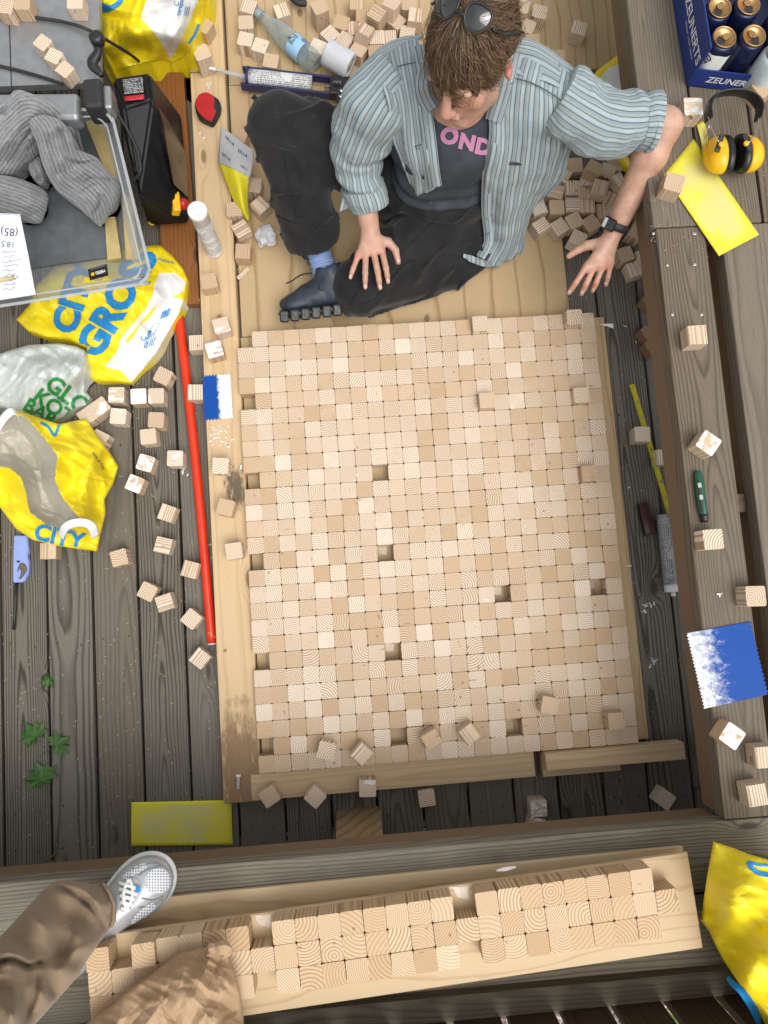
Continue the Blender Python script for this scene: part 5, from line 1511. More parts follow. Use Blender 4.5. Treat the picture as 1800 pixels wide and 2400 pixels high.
# glue gun
gun = empty('caulking_gun', D(600, 165, PLY), 'caulking gun holding a white labelled cartridge, clear nozzle pointing left', 'caulking gun')
ga, gb = D(533, 167, .062), D(716, 187, .062)
gd = (gb - ga).normalized(); gn = Vector((-gd.y, gd.x, 0))
M['navy'] = plain('navy', (0.012, 0.016, 0.085), 0.35)
M['cart_label'] = microtext('cart_label', (0.62, 0.63, 0.63), (0.05, 0.05, 0.055), 9.0)
def cyl(name, a, b_, r, mat, parent, seg=24, n=8, lab=False, r2=None):
    v, f, at = tube([a, b_], [r, r if r2 is None else r2], n, seg)
    L = (Vector(b_) - Vector(a)).length; at['st'] = np.stack([at['st'][:, 1] / .05, at['st'][:, 2] / 6.2832 * 3.0, 0 * at['st'][:, 0]], 1)
    return obj(name, v, f, mat, parent, True, at)
c1 = ga + gd * .008; c2 = ga + gd * .196
cyl('cartridge', c1, c2, .0235, M['cart_label'], gun, 28)
for s_ in (-1, 1):
    bm = box_bm((gb - ga).length + .03, .007, .030, .002, 2); m_ = (ga + gb) / 2 + gn * s_ * .0265
    bmesh.ops.transform(bm, matrix=T(m_.x, m_.y, .056, math.atan2(gd.y, gd.x)), verts=bm.verts); bm_obj('frame', bm, M['navy'], gun)
v, f = lathe([(.030, 0), (.030, .008), (.020, .0085), (.020, 0)], 28, axis_mat(ga, gd)); obj('front_ring', v, f, M['navy'], gun)
cyl('nozzle', ga, D(448, 146, .075), .0085, M['rim_plastic'], gun, 16, 8, r2=.0022)
cyl('nozzle_tip', D(466, 150, .0735), D(446, 145.5, .0752), .0048, M['white_plastic'], gun, 12, 4, r2=.003)
h0 = gb + gd * .014
bm_obj('carriage', box_bm(.062, .060, .034, .004, 2, T(h0.x + gd.x * .012, h0.y + gd.y * .012, .058, math.atan2(gd.y, gd.x))), M['black'], gun)
cyl('push_rod', gb - gd * .02, gb + gd * .16, .004, M['steel'], gun, 10, 4)
for i in range(6): 
    q = gb + gd * (.006 + .0042 * i) + Vector((0, 0, .019)); v, f = lathe([(.006, 0), (.0075, .0012), (.006, .0024)], 12, axis_mat(q, gd)); obj('spring_coil', v, f, M['steel'], gun)
t0 = D(742, 196, .075); hull('trigger', [D(735, 178, .07), D(752, 180, .07), D(757, 222, .08), D(724, 222, .08), D(728, 208, .05), D(755, 222, .045)], M['black'], gun, .003)
for x, y in ((735, 208), (737, 196)):
    v, f = lathe([(.0045, 0), (.0045, .002), (.002, .0035)], 12, Matrix.Translation(D(x, y, .084))); obj('rivet', v, f, M['steel'], gun)
# clear bottle
M['pet'] = glassy('pet', (0.72, 0.80, 0.77), 0.16, 0.06)
bt = empty('plastic_bottle', D(620, 90, PLY), 'clear greenish plastic water bottle with light blue label lying on the plywood', 'bottle')
ba, bb = D(557, 28, .062), D(684, 140, .053); bd = (bb - ba).normalized(); L = (bb - ba).length
Mx = axis_mat(ba, bd, (0, 0, 1))
v, f = lathe([(.0, .0), (.0135, .001), (.0135, .014), (.0125, .018), (.0125, .024), (.017, .04), (.026, .075), (.0315, .105), (.0325, .12), (.0325, L - .05), (.0305, L - .046), (.0325, L - .04), (.0325, L - .02), (.027, L - .004), (.02, L), (.008, L - .008), (0, L - .009)], 28, Mx)
obj('bottle_body', v, f, M['pet'], bt, True)
v, f = lathe([(0, -.004), (.0145, -.004), (.0152, -.001), (.0152, .014), (.0138, .015)], 28, Mx); obj('cap', v, f, plain('cap_grey', (0.22, 0.27, 0.28), 0.4), bt, True)
M['label_blue'] = plain('label_blue', (0.30, 0.52, 0.72), 0.35, var=0.05)
v, f = lathe([(.0329, L - .098), (.0331, L - .097), (.0331, L - .055), (.0329, L - .054)], 28, Mx); lbl = obj('label', v, f[:-2], M['label_blue'], bt, True)
lp = bb - bd * .076
Tc = Vector((0, 0, 1)); side_ = bd.cross(Tc).normalized()
def cyl_text(name, body, along, ang0, size, mat, parent, rad=.0335):
    v, f = text_geo(body, .02, 1.0, .1)
    ex = [];
    for x, y in v:
        a = ang0 + y * 0 + (x * size) / rad; q = ba + bd * (along + -y * size * -1 * -1) ; d_ = side_ * math.sin(a) + Tc * math.cos(a); ex.append(tuple(q + d_ * rad))
    return obj(name, ex, f, mat, parent)
cyl_text('lettering', 'EGE', L - .088, .15, .020, M['ink'], lbl)
cyl_text('logo', '\u25B2', L - .070 - .03, .3, .012, M['ink'], lbl)
cyl_text('logo', '\u25CF', L - .062, -.55, .026, plain('logo_grey', (0.12, 0.22, 0.33), .5), lbl)
# paper roll
pr = empty('paper_roll', D(733, 128, PLY), 'grey white paper roll lying tilted among the cubes', 'paper roll')
ra, rb = D(705, 112, .085), D(758, 144, .075); rd = (rb - ra).normalized()
v, f = lathe([(.012, 0.0), (.036, 0), (.0385, .003), (.0385, .052), (.04, .08), (.0375, .083), (.019, .082), (.0185, .012), (.012, .012)], 30, axis_mat(ra, rd, (0, 0, 1)))
obj('roll', v, f, plain('tissue', (0.56, 0.57, 0.60), .85, var=.06, bump=.3, bscale=90), pr, True)
cyl('core', ra + rd * .01, ra + rd * .0815, .019, plain('cardboard_core', (.36, .33, .30), .8), pr)
# second white nozzle by the roll
v, f, _ = tube([D(775, 150, .05), D(792, 154, .05), D(806, 156, .05)], [.006, .008, .009], 10, 12)
tag(obj('spare_nozzle', v, f, M['white_plastic'], None, True), 'white spare nozzle between paper roll and striped sleeve', 'nozzle')
# black tool end at the frame edge
v, f, _ = tube([D(628, -10, .05), D(645, 4, .05), D(662, 8, .05)], [[.012, .01], [.013, .01], [.008, .008]], 12, 12)
tag(obj('black_tool', v, f, M['black_matte'], None, True), 'black rounded tool end cut by the upper frame edge', 'tool')
# tape measure
tm = empty('tape_measure', D(446, 230, .045), 'red and black tape measure lying on the plank', 'tape measure')
q = D(443, 226, .083)
ol = [D(x, y, .083) for x, y in ((420, 214), (432, 200), (450, 198), (464, 206), (474, 214), (474, 228), (466, 246), (456, 261), (444, 256), (426, 247), (420, 232))]
v, f = prism([(p.x, p.y) for p in ol], .046, .080)
bm = bmesh.new(); me = mesh('t', v, f, None); bm.from_mesh(me); bmesh.ops.bevel(bm, geom=list(bm.edges), offset=.004, segments=2, affect='EDGES', clamp_overlap=True); bm_obj('case', bm, M['black_matte'], tm, True)
ol = [D(x, y, .084) for x, y in ((424, 214), (428, 206), (436, 201), (446, 199), (456, 203), (462, 211), (464, 221), (461, 231), (467, 240), (456, 261), (446, 257), (434, 248), (426, 237), (422, 225))]
v, f = prism([(p.x, p.y) for p in ol], .078, .084); obj('cover', v, f, M['red'], tm)
v, f = lathe([(.0018, 0), (.0018, .0008)], 10, Matrix.Translation(D(447, 219, .0842))); obj('screw', v, f, M['black'], tm)
v, f = prism([tuple(D(x, y, .07)[:2]) for x, y in ((444, 255), (455, 262), (456, 266), (442, 259))], .05, .07); obj('tape_lip', v, f, M['black'], tm)
# rolled P120 sheet
p120 = empty('abrasive_roll', D(510, 350, .05), 'rolled abrasive sheet, grey back marked P120 and yellow cone below', 'sandpaper')
M['grey_back'] = plain('grey_back', (0.40, 0.41, 0.42), .6, var=.05)
pt = Patch([[D(478, 272, .10), D(512, 298, .115), D(547, 324, .12)], [D(474, 312, .105), D(508, 335, .13), D(546, 352, .13)], [D(471, 352, .09), D(502, 364, .125), D(540, 384, .11)]], 24, 24)
sh = pt.build('grey_sheet', M['grey_back'], p120, .0006)
for (u, v_), sz in (((.30, .22), .135), ((.70, .34), .135), ((.26, .72), .135), ((.80, .78), .135)):
    text_on_patch('lettering', 'P120' if u < .79 else '120', pt, (u, v_), (-sz, -.02), (.03, sz * 1.0), M['ink'], sh, .015, off=.0012)
pt = Patch([[D(472, 352, .092), D(504, 360, .125), D(538, 380, .112)], [D(490, 400, .075), D(516, 405, .112), D(536, 416, .085)], [D(509, 444, .06), D(524, 445, .085), D(536, 450, .06)], [D(530, 474, .045), D(535, 476, .05), D(539, 474, .045)]], 20, 30)
pt.build('yellow_cone', plain('yellow_paper', (0.66, 0.58, 0.02), .55, var=.06), p120, .0006)
# standing cartridge
ct = empty('sealant_cartridge', D(463, 540, .045), 'white sealant cartridge standing upright on the plank, fine print label', 'cartridge')
cb = D(463, 541, .046); Mx = Matrix.Translation(cb)
v, f = lathe([(.0245, 0), (.0245, .006), (.0238, .008), (.0238, .21), (.0262, .212), (.0262, .226), (.0245, .229), (.012, .2292), (.0108, .226), (.0075, .226), (.0072, .238), (.004, .239), (0, .239)], 32, Mx)
obj('tube_body', v, f, M['white_plastic'], ct, True)
seg = 32; V, F, st = [], [], []
for i in range(2):
    for j in range(seg + 1):
        a = 2 * math.pi * j / seg; V.append((cb.x + .0242 * math.cos(a), cb.y + .0242 * math.sin(a), cb.z + (.012 if i == 0 else .175))); st.append(((0, 3.2)[i], j / seg * 3.0, 0))
F = [[j, j + 1, seg + 2 + j, seg + 1 + j] for j in range(seg)]
obj('label', V, F, microtext('cart_print', (0.70, 0.70, 0.70), (0.16, 0.17, 0.18), 22.0, blocks=True), ct, True, {'st': st})
for k in range(14):
    a = k * .449; q = cb + Vector((.0175 * math.cos(a), .0175 * math.sin(a), .2295)); v, f = lathe([(.0012, 0), (.0012, .0006)], 6, Matrix.Translation(q)); obj('stud', v, f, M['rim_plastic'], ct)
# crumpled tissue
def crumpled(name, px, py, z, r, mat, lab, cat, sq=(1, 1, .6), seed=1, amp=.35, freq=26):
    bm = bmesh.new(); bmesh.ops.create_icosphere(bm, subdivisions=4, radius=1.0); c = D(px, py, z + r * .5)
    P = np.array([q.co[:] for q in bm.verts]); k = 1 + amp * crumple(P * r * 1.0, freq, seed) + .4 * amp * crumple(P * r, freq * 2.4, seed + 3)
    P = P * k[:, None] * r * np.array(sq) + np.array(c); P[:, 2] = np.maximum(P[:, 2], z + .0006)
    F = [[q.index for q in fc.verts] for fc in bm.faces]; bm.free()
    return tag(obj(name, P, F, mat, None, False), lab, cat)
M['tissue_grey'] = plain('tissue_grey', (0.52, 0.52, 0.53), .8, var=.15, vscale=40)
crumpled('crumpled_tissue', 573, 512, PLY, .030, M['tissue_grey'], 'crumpled grey tissue by the trouser cuff', 'tissue', (.85, 1.05, .7), 3, .45, 30)
crumpled('paper_scrap', 636, 650, PLY, .007, M['tissue_grey'], 'tiny paper scrap on the plywood near the shoelace', 'paper scrap', (1, 1, .5), 4, .5, 90)
for px, py, zb, rz, kd, lab in ((562, 443, PLY, -40, 's', 'tilted cube against the knee below the yellow cone'), (520, 493, PLY, -28, 'S', 'yellowish cube left of the crumpled tissue'), (524, 543, PLY, 6, 's', 'striped cube below the yellowish cube on the plywood'), (506, 452, PLY, 0, 'e', 'cube partly under the yellow abrasive cone'), (548, 400, PLY, 10, 'e', 'cube behind the abrasive cone at the trouser knee'), (517, 292, PLY, 25, 'e', 'cube behind the grey abrasive sheet')):
    me, e = _ck[kd]; p = D(px, py, zb + CB); o = bpy.data.objects.new('pine_cube', me); q = Euler((0, 0, R(-rz))).to_matrix() @ Euler((R(e[0]), 0, R(e[2])) if e[0] else (0, 0, 0)).to_matrix()
    o.location = (p.x, p.y, zb + CB / 2 + .0008); o.rotation_euler = q.to_euler(); COL.objects.link(o); tag(o, lab, 'wooden cube', 'cubes around the raised knee')
o = bm_obj('wood_offcut', box_bm(.046, .012, .010, .001, 1), M['pine']); p = D(525, 590, PLY + .01); o.location = (p.x, p.y, PLY + .0055); o.rotation_euler = (0, 0, R(42)); tag(o, 'small stick offcut below the striped cube on plywood', 'offcut')
# plug on the plank
pl = D(514, 1690, .05); v, f = lathe([(.0045, 0), (.0045, .032), (.0072, .0325), (.0072, .037), (0, .0375)], 14, axis_mat(D(514, 1704, .0505), D(515, 1676, .0505) - D(514, 1704, .0505)))
tag(obj('wall_plug', v, f, M['white_plastic'], None, True), 'white plastic wall plug lying on the plank end', 'wall plug')
# thin dried adhesive crumbs and wood slivers scattered about
r = np.random.RandomState(8); V, F = [], []
def sliver(x, y, z, l, w_, a):
    b0 = len(V); c, s_ = math.cos(a), math.sin(a)
    for u, q in ((-l, -w_), (l, -w_ * .4), (l * .9, w_), (-l * .8, w_ * .8)):
        V.append((x + u * c - q * s_, y + u * s_ + q * c, z)); 
    for u, q in ((-l, -w_), (l, -w_ * .4), (l * .9, w_), (-l * .8, w_ * .8)): V.append((x + u * c - q * s_, y + u * s_ + q * c, z + .0008))
    F.extend([[b0 + 3, b0 + 2, b0 + 1, b0], [b0 + 4, b0 + 5, b0 + 6, b0 + 7]] + [[b0 + i, b0 + (i + 1) % 4, b0 + 4 + (i + 1) % 4, b0 + 4 + i] for i in range(4)])
for k in range(330):
    px, py = r.uniform(0, 430), r.uniform(820, 1900)
    p = D(px, py, .0008); sliver(p.x, p.y, .0006, r.uniform(.0008, .0045) * (1 if r.rand() > .1 else 2), r.uniform(.0004, .0009), r.uniform(0, 3.14))
for k in range(260):
    p = D(r.uniform(1240, 1480), r.uniform(600, 1800), .0008); sliver(p.x, p.y, .0006, r.uniform(.0008, .004), r.uniform(.0004, .0009), r.uniform(0, 3.14))
for k in range(160):
    p = D(r.uniform(500, 1230), r.uniform(560, 690), PLY); sliver(p.x, p.y, PLY + .0006, r.uniform(.0008, .004), r.uniform(.0005, .001), r.uniform(0, 3.14))
for k in range(120):
    p = D(r.uniform(430, 500), r.uniform(300, 1600), .045); sliver(p.x, p.y, .0456, r.uniform(.0008, .004), r.uniform(.0005, .001), r.uniform(0, 3.14))
for k in range(130):
    p = D(r.uniform(1400, 1659), r.uniform(330, 560), BZ); sliver(p.x, p.y, BZ + .0027, r.uniform(.0006, .003), r.uniform(.0003, .0007), r.uniform(0, 3.14))
tag(obj('wood_dust_litter', V, F, plain('chips', (0.46, 0.38, 0.27), .8)), 'wood chips and dust scattered over deck, plywood and bench', kind='stuff')
V, F = [], []
M['glue_crumb'] = plain('glue_crumb', (.72, .72, .71), .5)
for (cx, cy, zz, n, rx, ry) in ((445, 188, .045, 3, 10, 6), (440, 300, .045, 2, 12, 12), (479, 942, .045, 26, 26, 22), (1402, 1312, 0, 8, 12, 10), (1408, 1432, 0, 9, 10, 8), (1553, 1283, BZ + .002, 2, 10, 6), (1360, 1055, PLY, 1, 2, 2), (1358, 1222, PLY, 1, 2, 2), (400, 1022, 0, 3, 6, 6), (520, 1010, TOP, 1, 2, 2), (1050, 1298, TOP, 2, 6, 3), (770, 1025, TOP, 1, 3, 3), (1386, 735, 0, 3, 20, 10), (1388, 650, 0, 2, 9, 9), (1350, 705, 0, 1, 2, 2)):
    for k in range(n): p = D(cx + r.uniform(-rx, rx), cy + r.uniform(-ry, ry), zz); sliver(p.x, p.y, zz + .0016, r.uniform(.003, .008), r.uniform(.001, .0025), r.uniform(0, 3.14))
tag(obj('dried_glue_litter', V, F, M['glue_crumb']), 'white crumbs of dried glue on plank, deck and bench', kind='stuff')

# ------------------------------------------------------------------ right side: bench things
sheet4('sandpaper_sheet', ((1498, 300), (1640, 507), (1553, 553), (1434, 378)), (BZ + .004, BZ + .004, BZ + .010, BZ + .004), 'worn yellow sandpaper sheet lying aslant on the side bench', 'sandpaper', M['abrasive'], .001)
sheet4('yellow_strap', ((1504, 268), (1522, 262), (1528, 338), (1519, 352)), (BZ + .006, BZ + .012, BZ + .012, BZ + .005), 'bent yellow strap beside the white-topped tall cube', 'strap', M['abrasive'], .008)

# ear muffs
em = empty('ear_muffs', D(1580, 330, BZ), 'yellow ear muffs with black cushions and headband on the bench', 'ear muffs')
def cup(cx, cy, sgn):
    c = D(cx, cy, BZ + .045); ax = Vector((sgn, -.06 * sgn, 0.05)).normalized(); Mx = axis_mat(c, ax, (0, .25, 1))
    A = np.array(Mx)
    def squash(v): 
        v = np.array(v); v[:, 0] *= .78; v[:, 1] *= 1.12; return xf(v, Mx)
    v, f = lathe([(.0, -.036), (.016, -.035), (.030, -.030), (.040, -.018), (.043, -.004), (.043, .004), (.0, .004)], 30); obj('cup', squash(v), f, M['yellow_plastic'], em, True)
    v, f = lathe([(.030, .0045), (.043, .005), (.046, .012), (.044, .020), (.034, .023), (.026, .018), (.0, .016)], 30); obj('cushion', squash(v), f, M['black'], em, True)
    q = D(cx + sgn * -2, cy - 25, BZ + .09); bm_obj('fork', box_bm(.012, .04, .006, .002, 2, T(q.x, q.y, q.z, -.35 * sgn, .2)), M['black'], em)
    v, f = lathe([(.006, 0), (.006, .004), (.003, .006)], 12, Matrix.Translation(D(cx + sgn * 1, cy - 22, BZ + .094))); obj('pivot', v, f, M['yellow_plastic'], em)
cup(1556, 335, 1); cup(1612, 333, -1)
hb = [D(1531, 258, BZ + .07), D(1530, 230, BZ + .075), D(1548, 206, BZ + .08), D(1585, 199, BZ + .085), D(1620, 206, BZ + .08), D(1640, 228, BZ + .075), D(1638, 256, BZ + .07)]
v, f, _ = tube(hb, [[.004, .021]] * 7, 50, 12); 
hbo = obj('headband', v, f, M['black'], em, True)
for pts in ((D(1530, 252, BZ + .08), D(1538, 280, BZ + .09), D(1552, 306, BZ + .095)), (D(1639, 250, BZ + .08), D(1634, 285, BZ + .09), D(1618, 308, BZ + .095)), (D(1532, 270, BZ + .04), D(1524, 310, BZ + .01), D(1531, 345, BZ + .006), D(1540, 350, BZ + .006))):
    v, f, _ = tube(pts, [.0014] * len(pts), 16, 6); obj('wire', v, f, M['steel'], em, True)

# beer case with cans
case = empty('beer_case', D(1580, 80, BZ), 'open blue cardboard beer case lettered in white on the bench', 'beer case')
M['case_blue'] = plain('case_blue', (0.010, 0.035, 0.20), .42, var=.1)
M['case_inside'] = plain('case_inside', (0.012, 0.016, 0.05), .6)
H = .135
fl, fr = D(1482, 186, BZ + .002), D(1720, 214, BZ + .002)
bl_ = fl + Vector((-.012, .36, 0)); br = fr + Vector((-.012, .36, 0))
def panel(name, a, b_, z0, z1, th, mat, lean=0.0):
    d = (b_ - a).normalized(); n_ = Vector((-d.y, d.x, 0))
    pts = [a, b_, b_ + n_ * th, a + n_ * th]; V = [(p.x, p.y, z0) for p in pts] + [(p.x - n_.x * lean, p.y - n_.y * lean, z1) for p in pts]
    F = [[3, 2, 1, 0], [4, 5, 6, 7]] + [[i, (i + 1) % 4, 4 + (i + 1) % 4, 4 + i] for i in range(4)]
    return obj(name, V, F, mat, case), d, n_
# front panel, left panel (with a cut-down front), back and right panels, floor
pf, pd, pn = panel('front_panel', fl, fr, BZ + .003, BZ + .060, .003, M['case_blue'], .0)
pl_, ld, ln = panel('left_panel', bl_, fl, BZ + .003, BZ + .13, .003, M['case_blue'], .0)
panel('back_panel', br, bl_, BZ + .003, BZ + .13, .003, M['case_inside']); panel('right_panel', fr, br, BZ + .003, BZ + .13, .003, M['case_inside'])
v, f = prism([(p.x, p.y) for p in (fl, fr, br, bl_)], BZ + .0025, BZ + .005); obj('floor_panel', v, f, M['case_inside'], case)
bv_ = [D(1497, 170, BZ + .07), D(1482, 150, BZ + .10), D(1484, 182, BZ + .06)]
up = Vector((0, 0, 1))
text_flat('lettering', 'ZEUNERTS', fl + (fr - fl) * .36 + Vector((0, 0, .031)) - pn * .0006, pd, up, .026, M['white_print'], pf, .015, 1.0, .1)
text_flat('lettering', 'ZEUNERTS', fl + (bl_ - fl) * .26 + Vector((0, 0, .07)) - ln * .0006, ld, up, .036, M['white_print'], pl_, .015)
text_flat('small_print', 'PREMIUM  LAGER  SVERIGE', fl + (bl_ - fl) * .24 + Vector((0, 0, .045)) - ln * .0006, ld, up, .0085, M['white_print'], pl_, .0)
q0 = fl + (fr - fl) * .80 + Vector((0, 0, .030)) - pn * .0006
for dx, dz, w_, h_ in ((0, .016, .05, .002), (0, -.016, .05, .002), (-.025, 0, .002, .034), (.025, 0, .002, .034)):
    c = q0 + pd * dx + up * dz; V = [tuple(c + pd * (sx * w_ / 2) + up * (sz * h_ / 2)) for sx, sz in ((-1, -1), (1, -1), (1, 1), (-1, 1))]; obj('printed_frame', V, [[0, 1, 2, 3]], M['white_print'], pf)
# red and blue emblem on the left panel
v, f = text_geo('\u25CF', 0, 1, .2)
text_flat('emblem', '\u25CF', fl + (bl_ - fl) * .60 + Vector((0, 0, .075)) - ln * .0006, ld, up, .09, M['blue_print'], pl_); text_flat('emblem', '\u25B6', fl + (bl_ - fl) * .66 + Vector((0, 0, .085)) - ln * .001, ld, up, .045, M['red'], pl_)
M['can_navy'] = plain('can_navy', (0.012, 0.018, 0.06), .22, .35, var=.3, vscale=60)
M['gold'] = plain('gold', (0.50, 0.31, 0.14), .38, .9, var=.12)
M['can_pale'] = plain('can_pale', (.48, .56, .58), .35)
CH = .117
def can(px, py, lab, mat, opened=True, rot=40):
    c = D(px, py, BZ + CH + .006); Mx = Matrix.Translation((c.x, c.y, BZ + .0055)) @ Matrix.Rotation(R(rot), 4, 'Z')
    o = empty('drink_can', (c.x, c.y, BZ + .0055), lab, 'can', 'cans in the blue case')
    v, f = lathe([(.022, 0), (.030, .006), (.0318, .012), (.0318, CH - .018), (.029, CH - .010), (.0268, CH - .007)], 28, Mx); obj('can_body', v, f, mat, o, True)
    v, f = lathe([(.0262, CH - .005), (.0272, CH), (.0262, CH + .0012), (.0245, CH - .001), (.0238, CH - .006), (.012, CH - .0055), (0, CH - .0052)], 28, Mx); ld_ = obj('lid', v, f, M['gold'], o, True)
    if opened:
        P = cat_rom(np.array([(-.0105, -.006), (0, -.0215), (.0105, -.006), (0, -.001)]), 20, True); v, f = prism([tuple(q) for q in P], CH - .0052, CH - .0046); obj('mouth_hole', xf(v, Mx), f, M['black_matte'], ld_)
    P = cat_rom(np.array([(-.006, 0), (-.0075, .008), (0, .017), (.0075, .008), (.006, 0), (0, -.004)]), 24, True); v, f = prism([tuple(q) for q in P], CH - .003, CH - .0018); tb_ = obj('pull_tab', xf(v, Mx), f, M['gold'], ld_)
    v, f = lathe([(.0028, CH - .0018), (.0022, CH - .0005), (0, CH - .0003)], 10, Mx @ Matrix.Translation((0, .001, 0))); obj('rivet', v, f, M['gold'], ld_)
    return o, c
can(1556, 15, 'open gold-topped can, upper left of those in the case', M['can_navy'], True, -25)
can(1618, 8, 'open gold-topped can beside it at the frame edge, tab upright', M['can_navy'], True, 10)
o3, c3 = can(1566, 79, 'gold-topped can wrapped in white P120 paper', M['can_navy'], True, -60)
can(1630, 76, 'open gold-topped can right of the paper-wrapped one', M['can_navy'], True, 25)
can(1690, 40, 'dark can cut by the frame edge in the case', M['can_navy'], True, 0)
can(1682, 112, 'pale blue-labelled can at the case front, cut by the frame', M['can_pale'], True, 0)
# abrasive paper wrapped round one can: curved sheet, grey white back with printed grade
V, F, st = [], [], []
n_, m_ = 24, 8
for i in range(m_ + 1):
    for j in range(n_ + 1):
        a = R(-215) + R(250) * j / n_; rr = .0335 + .002 * i / m_ * (1 + math.sin(j)); V.append((c3.x + rr * math.cos(a), c3.y + rr * math.sin(a), BZ + .008 + (CH - .022) * i / m_)); st.append((j / n_, i / m_, 0))
F = [[i * (n_ + 1) + j, i * (n_ + 1) + j + 1, (i + 1) * (n_ + 1) + j + 1, (i + 1) * (n_ + 1) + j] for i in range(m_) for j in range(n_)]
wr = obj('abrasive_wrap', V, F, M['white_print'], None, True); tag(wr, 'white abrasive paper marked P120 wrapped round a can', 'sandpaper')
def wrap_text(body, ang, z, size, up_dir):
    v, f = text_geo(body, .02, 1.0, .12); P = []
    for x, y in v:
        a = R(ang) + (x * math.cos(up_dir) - y * math.sin(up_dir)) * size / .036; zz = z + (x * math.sin(up_dir) + y * math.cos(up_dir)) * size; P.append((c3.x + .0372 * math.cos(a), c3.y + .0372 * math.sin(a), zz))
    obj('lettering', P, f, M['ink'], wr)
wrap_text('P120', -150, BZ + .075, .024, R(60)); wrap_text('P120', -75, BZ + .035, .024, R(60))

# things on the deck at the right
fr_ = empty('folding_rule', D(1420, 1000, 0), 'yellow measuring rule lying from the deck against the bench', 'measuring rule')
a, c = D(1365, 830, .006), D(1472, 1196, .05)
def bar(name, a, b_, wd, th, mat, parent):
    d = (b_ - a); L = d.length; bm = box_bm(L, wd, th, .0006, 1); m_ = (a + b_) / 2
    x = d.normalized(); z = Vector((0, 0, 1)); y = z.cross(x).normalized(); z = x.cross(y)
    Mt = Matrix(((x.x, y.x, z.x, m_.x), (x.y, y.y, z.y, m_.y), (x.z, y.z, z.z, m_.z), (0, 0, 0, 1))); bmesh.ops.transform(bm, matrix=Mt, verts=bm.verts)
    return bm_obj(name, bm, mat, parent), Mt, L
M['rule_yellow'] = plain('rule_yellow', (0.50, 0.44, 0.02), .4, var=.15)
blade, Mt, L = bar('blade', a, c, .016, .0015, M['rule_yellow'], fr_)
V, F = [], []
k = 0; x = -L / 2 + .01
while x < L / 2 - .004:
    ln = .012 if k % 10 == 0 else (.008 if k % 5 == 0 else .004)
    b0 = len(V); V += [(x, -.0075, .0009), (x + .0012, -.0075, .0009), (x + .0012, -.0075 + ln, .0009), (x, -.0075 + ln, .0009)]; F.append([b0, b0 + 1, b0 + 2, b0 + 3]); x += .005; k += 1
gm = obj('graduation', xf(V, Mt), F, M['ink'], fr_); gm['kind'] = 'stuff'
for k in range(1, 9):
    v, f = text_geo(str(k), .02, 1.0, .5); P = np.c_[-L / 2 + k * .05 + .006 - v[:, 1] * .012, .002 + v[:, 0] * .012, np.full(len(v), .0010)]; obj('numeral', xf(P, Mt), f, M['ink'], fr_)
M['maroon'] = plain('maroon', (0.045, 0.012, 0.016), .35)
q = D(1400, 1120, .026); bm = box_bm(.034, .094, .024, .004, 2, T(q.x, q.y, .0128, .10)); tag(bm_obj('maroon_case', bm, M['maroon'], None, True), 'dark maroon tool case on the deck beside the grey cartridge', 'tool case')
ct2 = empty('sealant_cartridge', D(1445, 1205, 0), 'grey printed cartridge lying on the deck under the bench edge', 'cartridge')
a, c = D(1437, 1112, .026), D(1452, 1262, .026)
M['cart_grey'] = microtext('cart_grey', (0.36, 0.37, 0.38), (0.06, 0.06, 0.065), 9.0)
cyl('tube_body', a, c, .0245, M['cart_grey'], ct2, 26); cyl('end_cap', c, c + (c - a).normalized() * .022, .0235, M['white_plastic'], ct2, 26, 4); cyl('spout', c + (c - a).normalized() * .022, c + (c - a).normalized() * .034, .007, M['white_plastic'], ct2, 12, 3)
# green knife
kn_ = empty('utility_knife', D(1516, 1072, BZ), 'dark green snap-off knife with black end on the side bench', 'knife')
M['knife_green'] = plain('knife_green', (0.006, 0.075, 0.045), .25)
v, f, _ = tube([D(1507, 1018, BZ + .010), D(1511, 1045, BZ + .011), D(1516, 1085, BZ + .011), D(1521, 1112, BZ + .010)], [[.0078, .0075], [.0105, .0095], [.0105, .0095], [.0095, .0085]], 20, 14); obj('handle', v, f, M['knife_green'], kn_, True)
v, f, _ = tube([D(1520.5, 1110, BZ + .010), D(1523, 1128, BZ + .009)], [[.0096, .0088], [.0075, .007]], 4, 14); obj('end_piece', v, f, M['black'], kn_, True)
bar('blade_channel', D(1510, 1040, BZ + .0208), D(1519, 1106, BZ + .0205), .006, .001, M['black'], kn_)
for y in (1048, 1074): q = D(1510 + (y - 1040) * .13, y, BZ + .022); bm_obj('slider', box_bm(.009, .012, .003, .001, 1, T(q.x, q.y, BZ + .0222, .1)), M['alu'], kn_)

# pale flattened bag behind the man
B = Blob([(1289, 152), (1330, 122), (1380, 96), (1388, 160), (1392, 235), (1350, 238), (1310, 225), (1292, 215), (1270, 182)], [(1290, 152, .03), (1380, 110, .035), (1392, 230, .03), (1290, 210, .03), (1340, 170, .04)], 5.0, .008, 14, .006, 10, 31, PLY + .001)
b5 = tag(B.build('flattened_bag', M['bag_yellow'], None, {'m1': mpoly([(1300, 165), (1312, 148), (1380, 120), (1386, 155), (1388, 195), (1350, 190), (1340, 205), (1312, 200), (1286, 185)]), 'm2': mpoly([(1352, 196), (1390, 188), (1391, 205), (1352, 208)])}), 'flattened yellow and white bag on plywood behind the raised arm', 'bag')
B.stroke('blue_mark', [(1345, 152), (1362, 150)], 18, M['blue_print'], b5, 6)
B = Blob([(1340, 342), (1352, 336), (1366, 345), (1358, 372), (1346, 360)], [(1340, 342, .06), (1362, 345, .05), (1356, 370, .04)], 4, .01, 10, .004, 14, 3, .03)
tag(B.build('bag_scrap', M['bag_yellow'], None, {'m1': NONE}), 'small yellow bag corner showing below the rolled sleeve', 'bag')

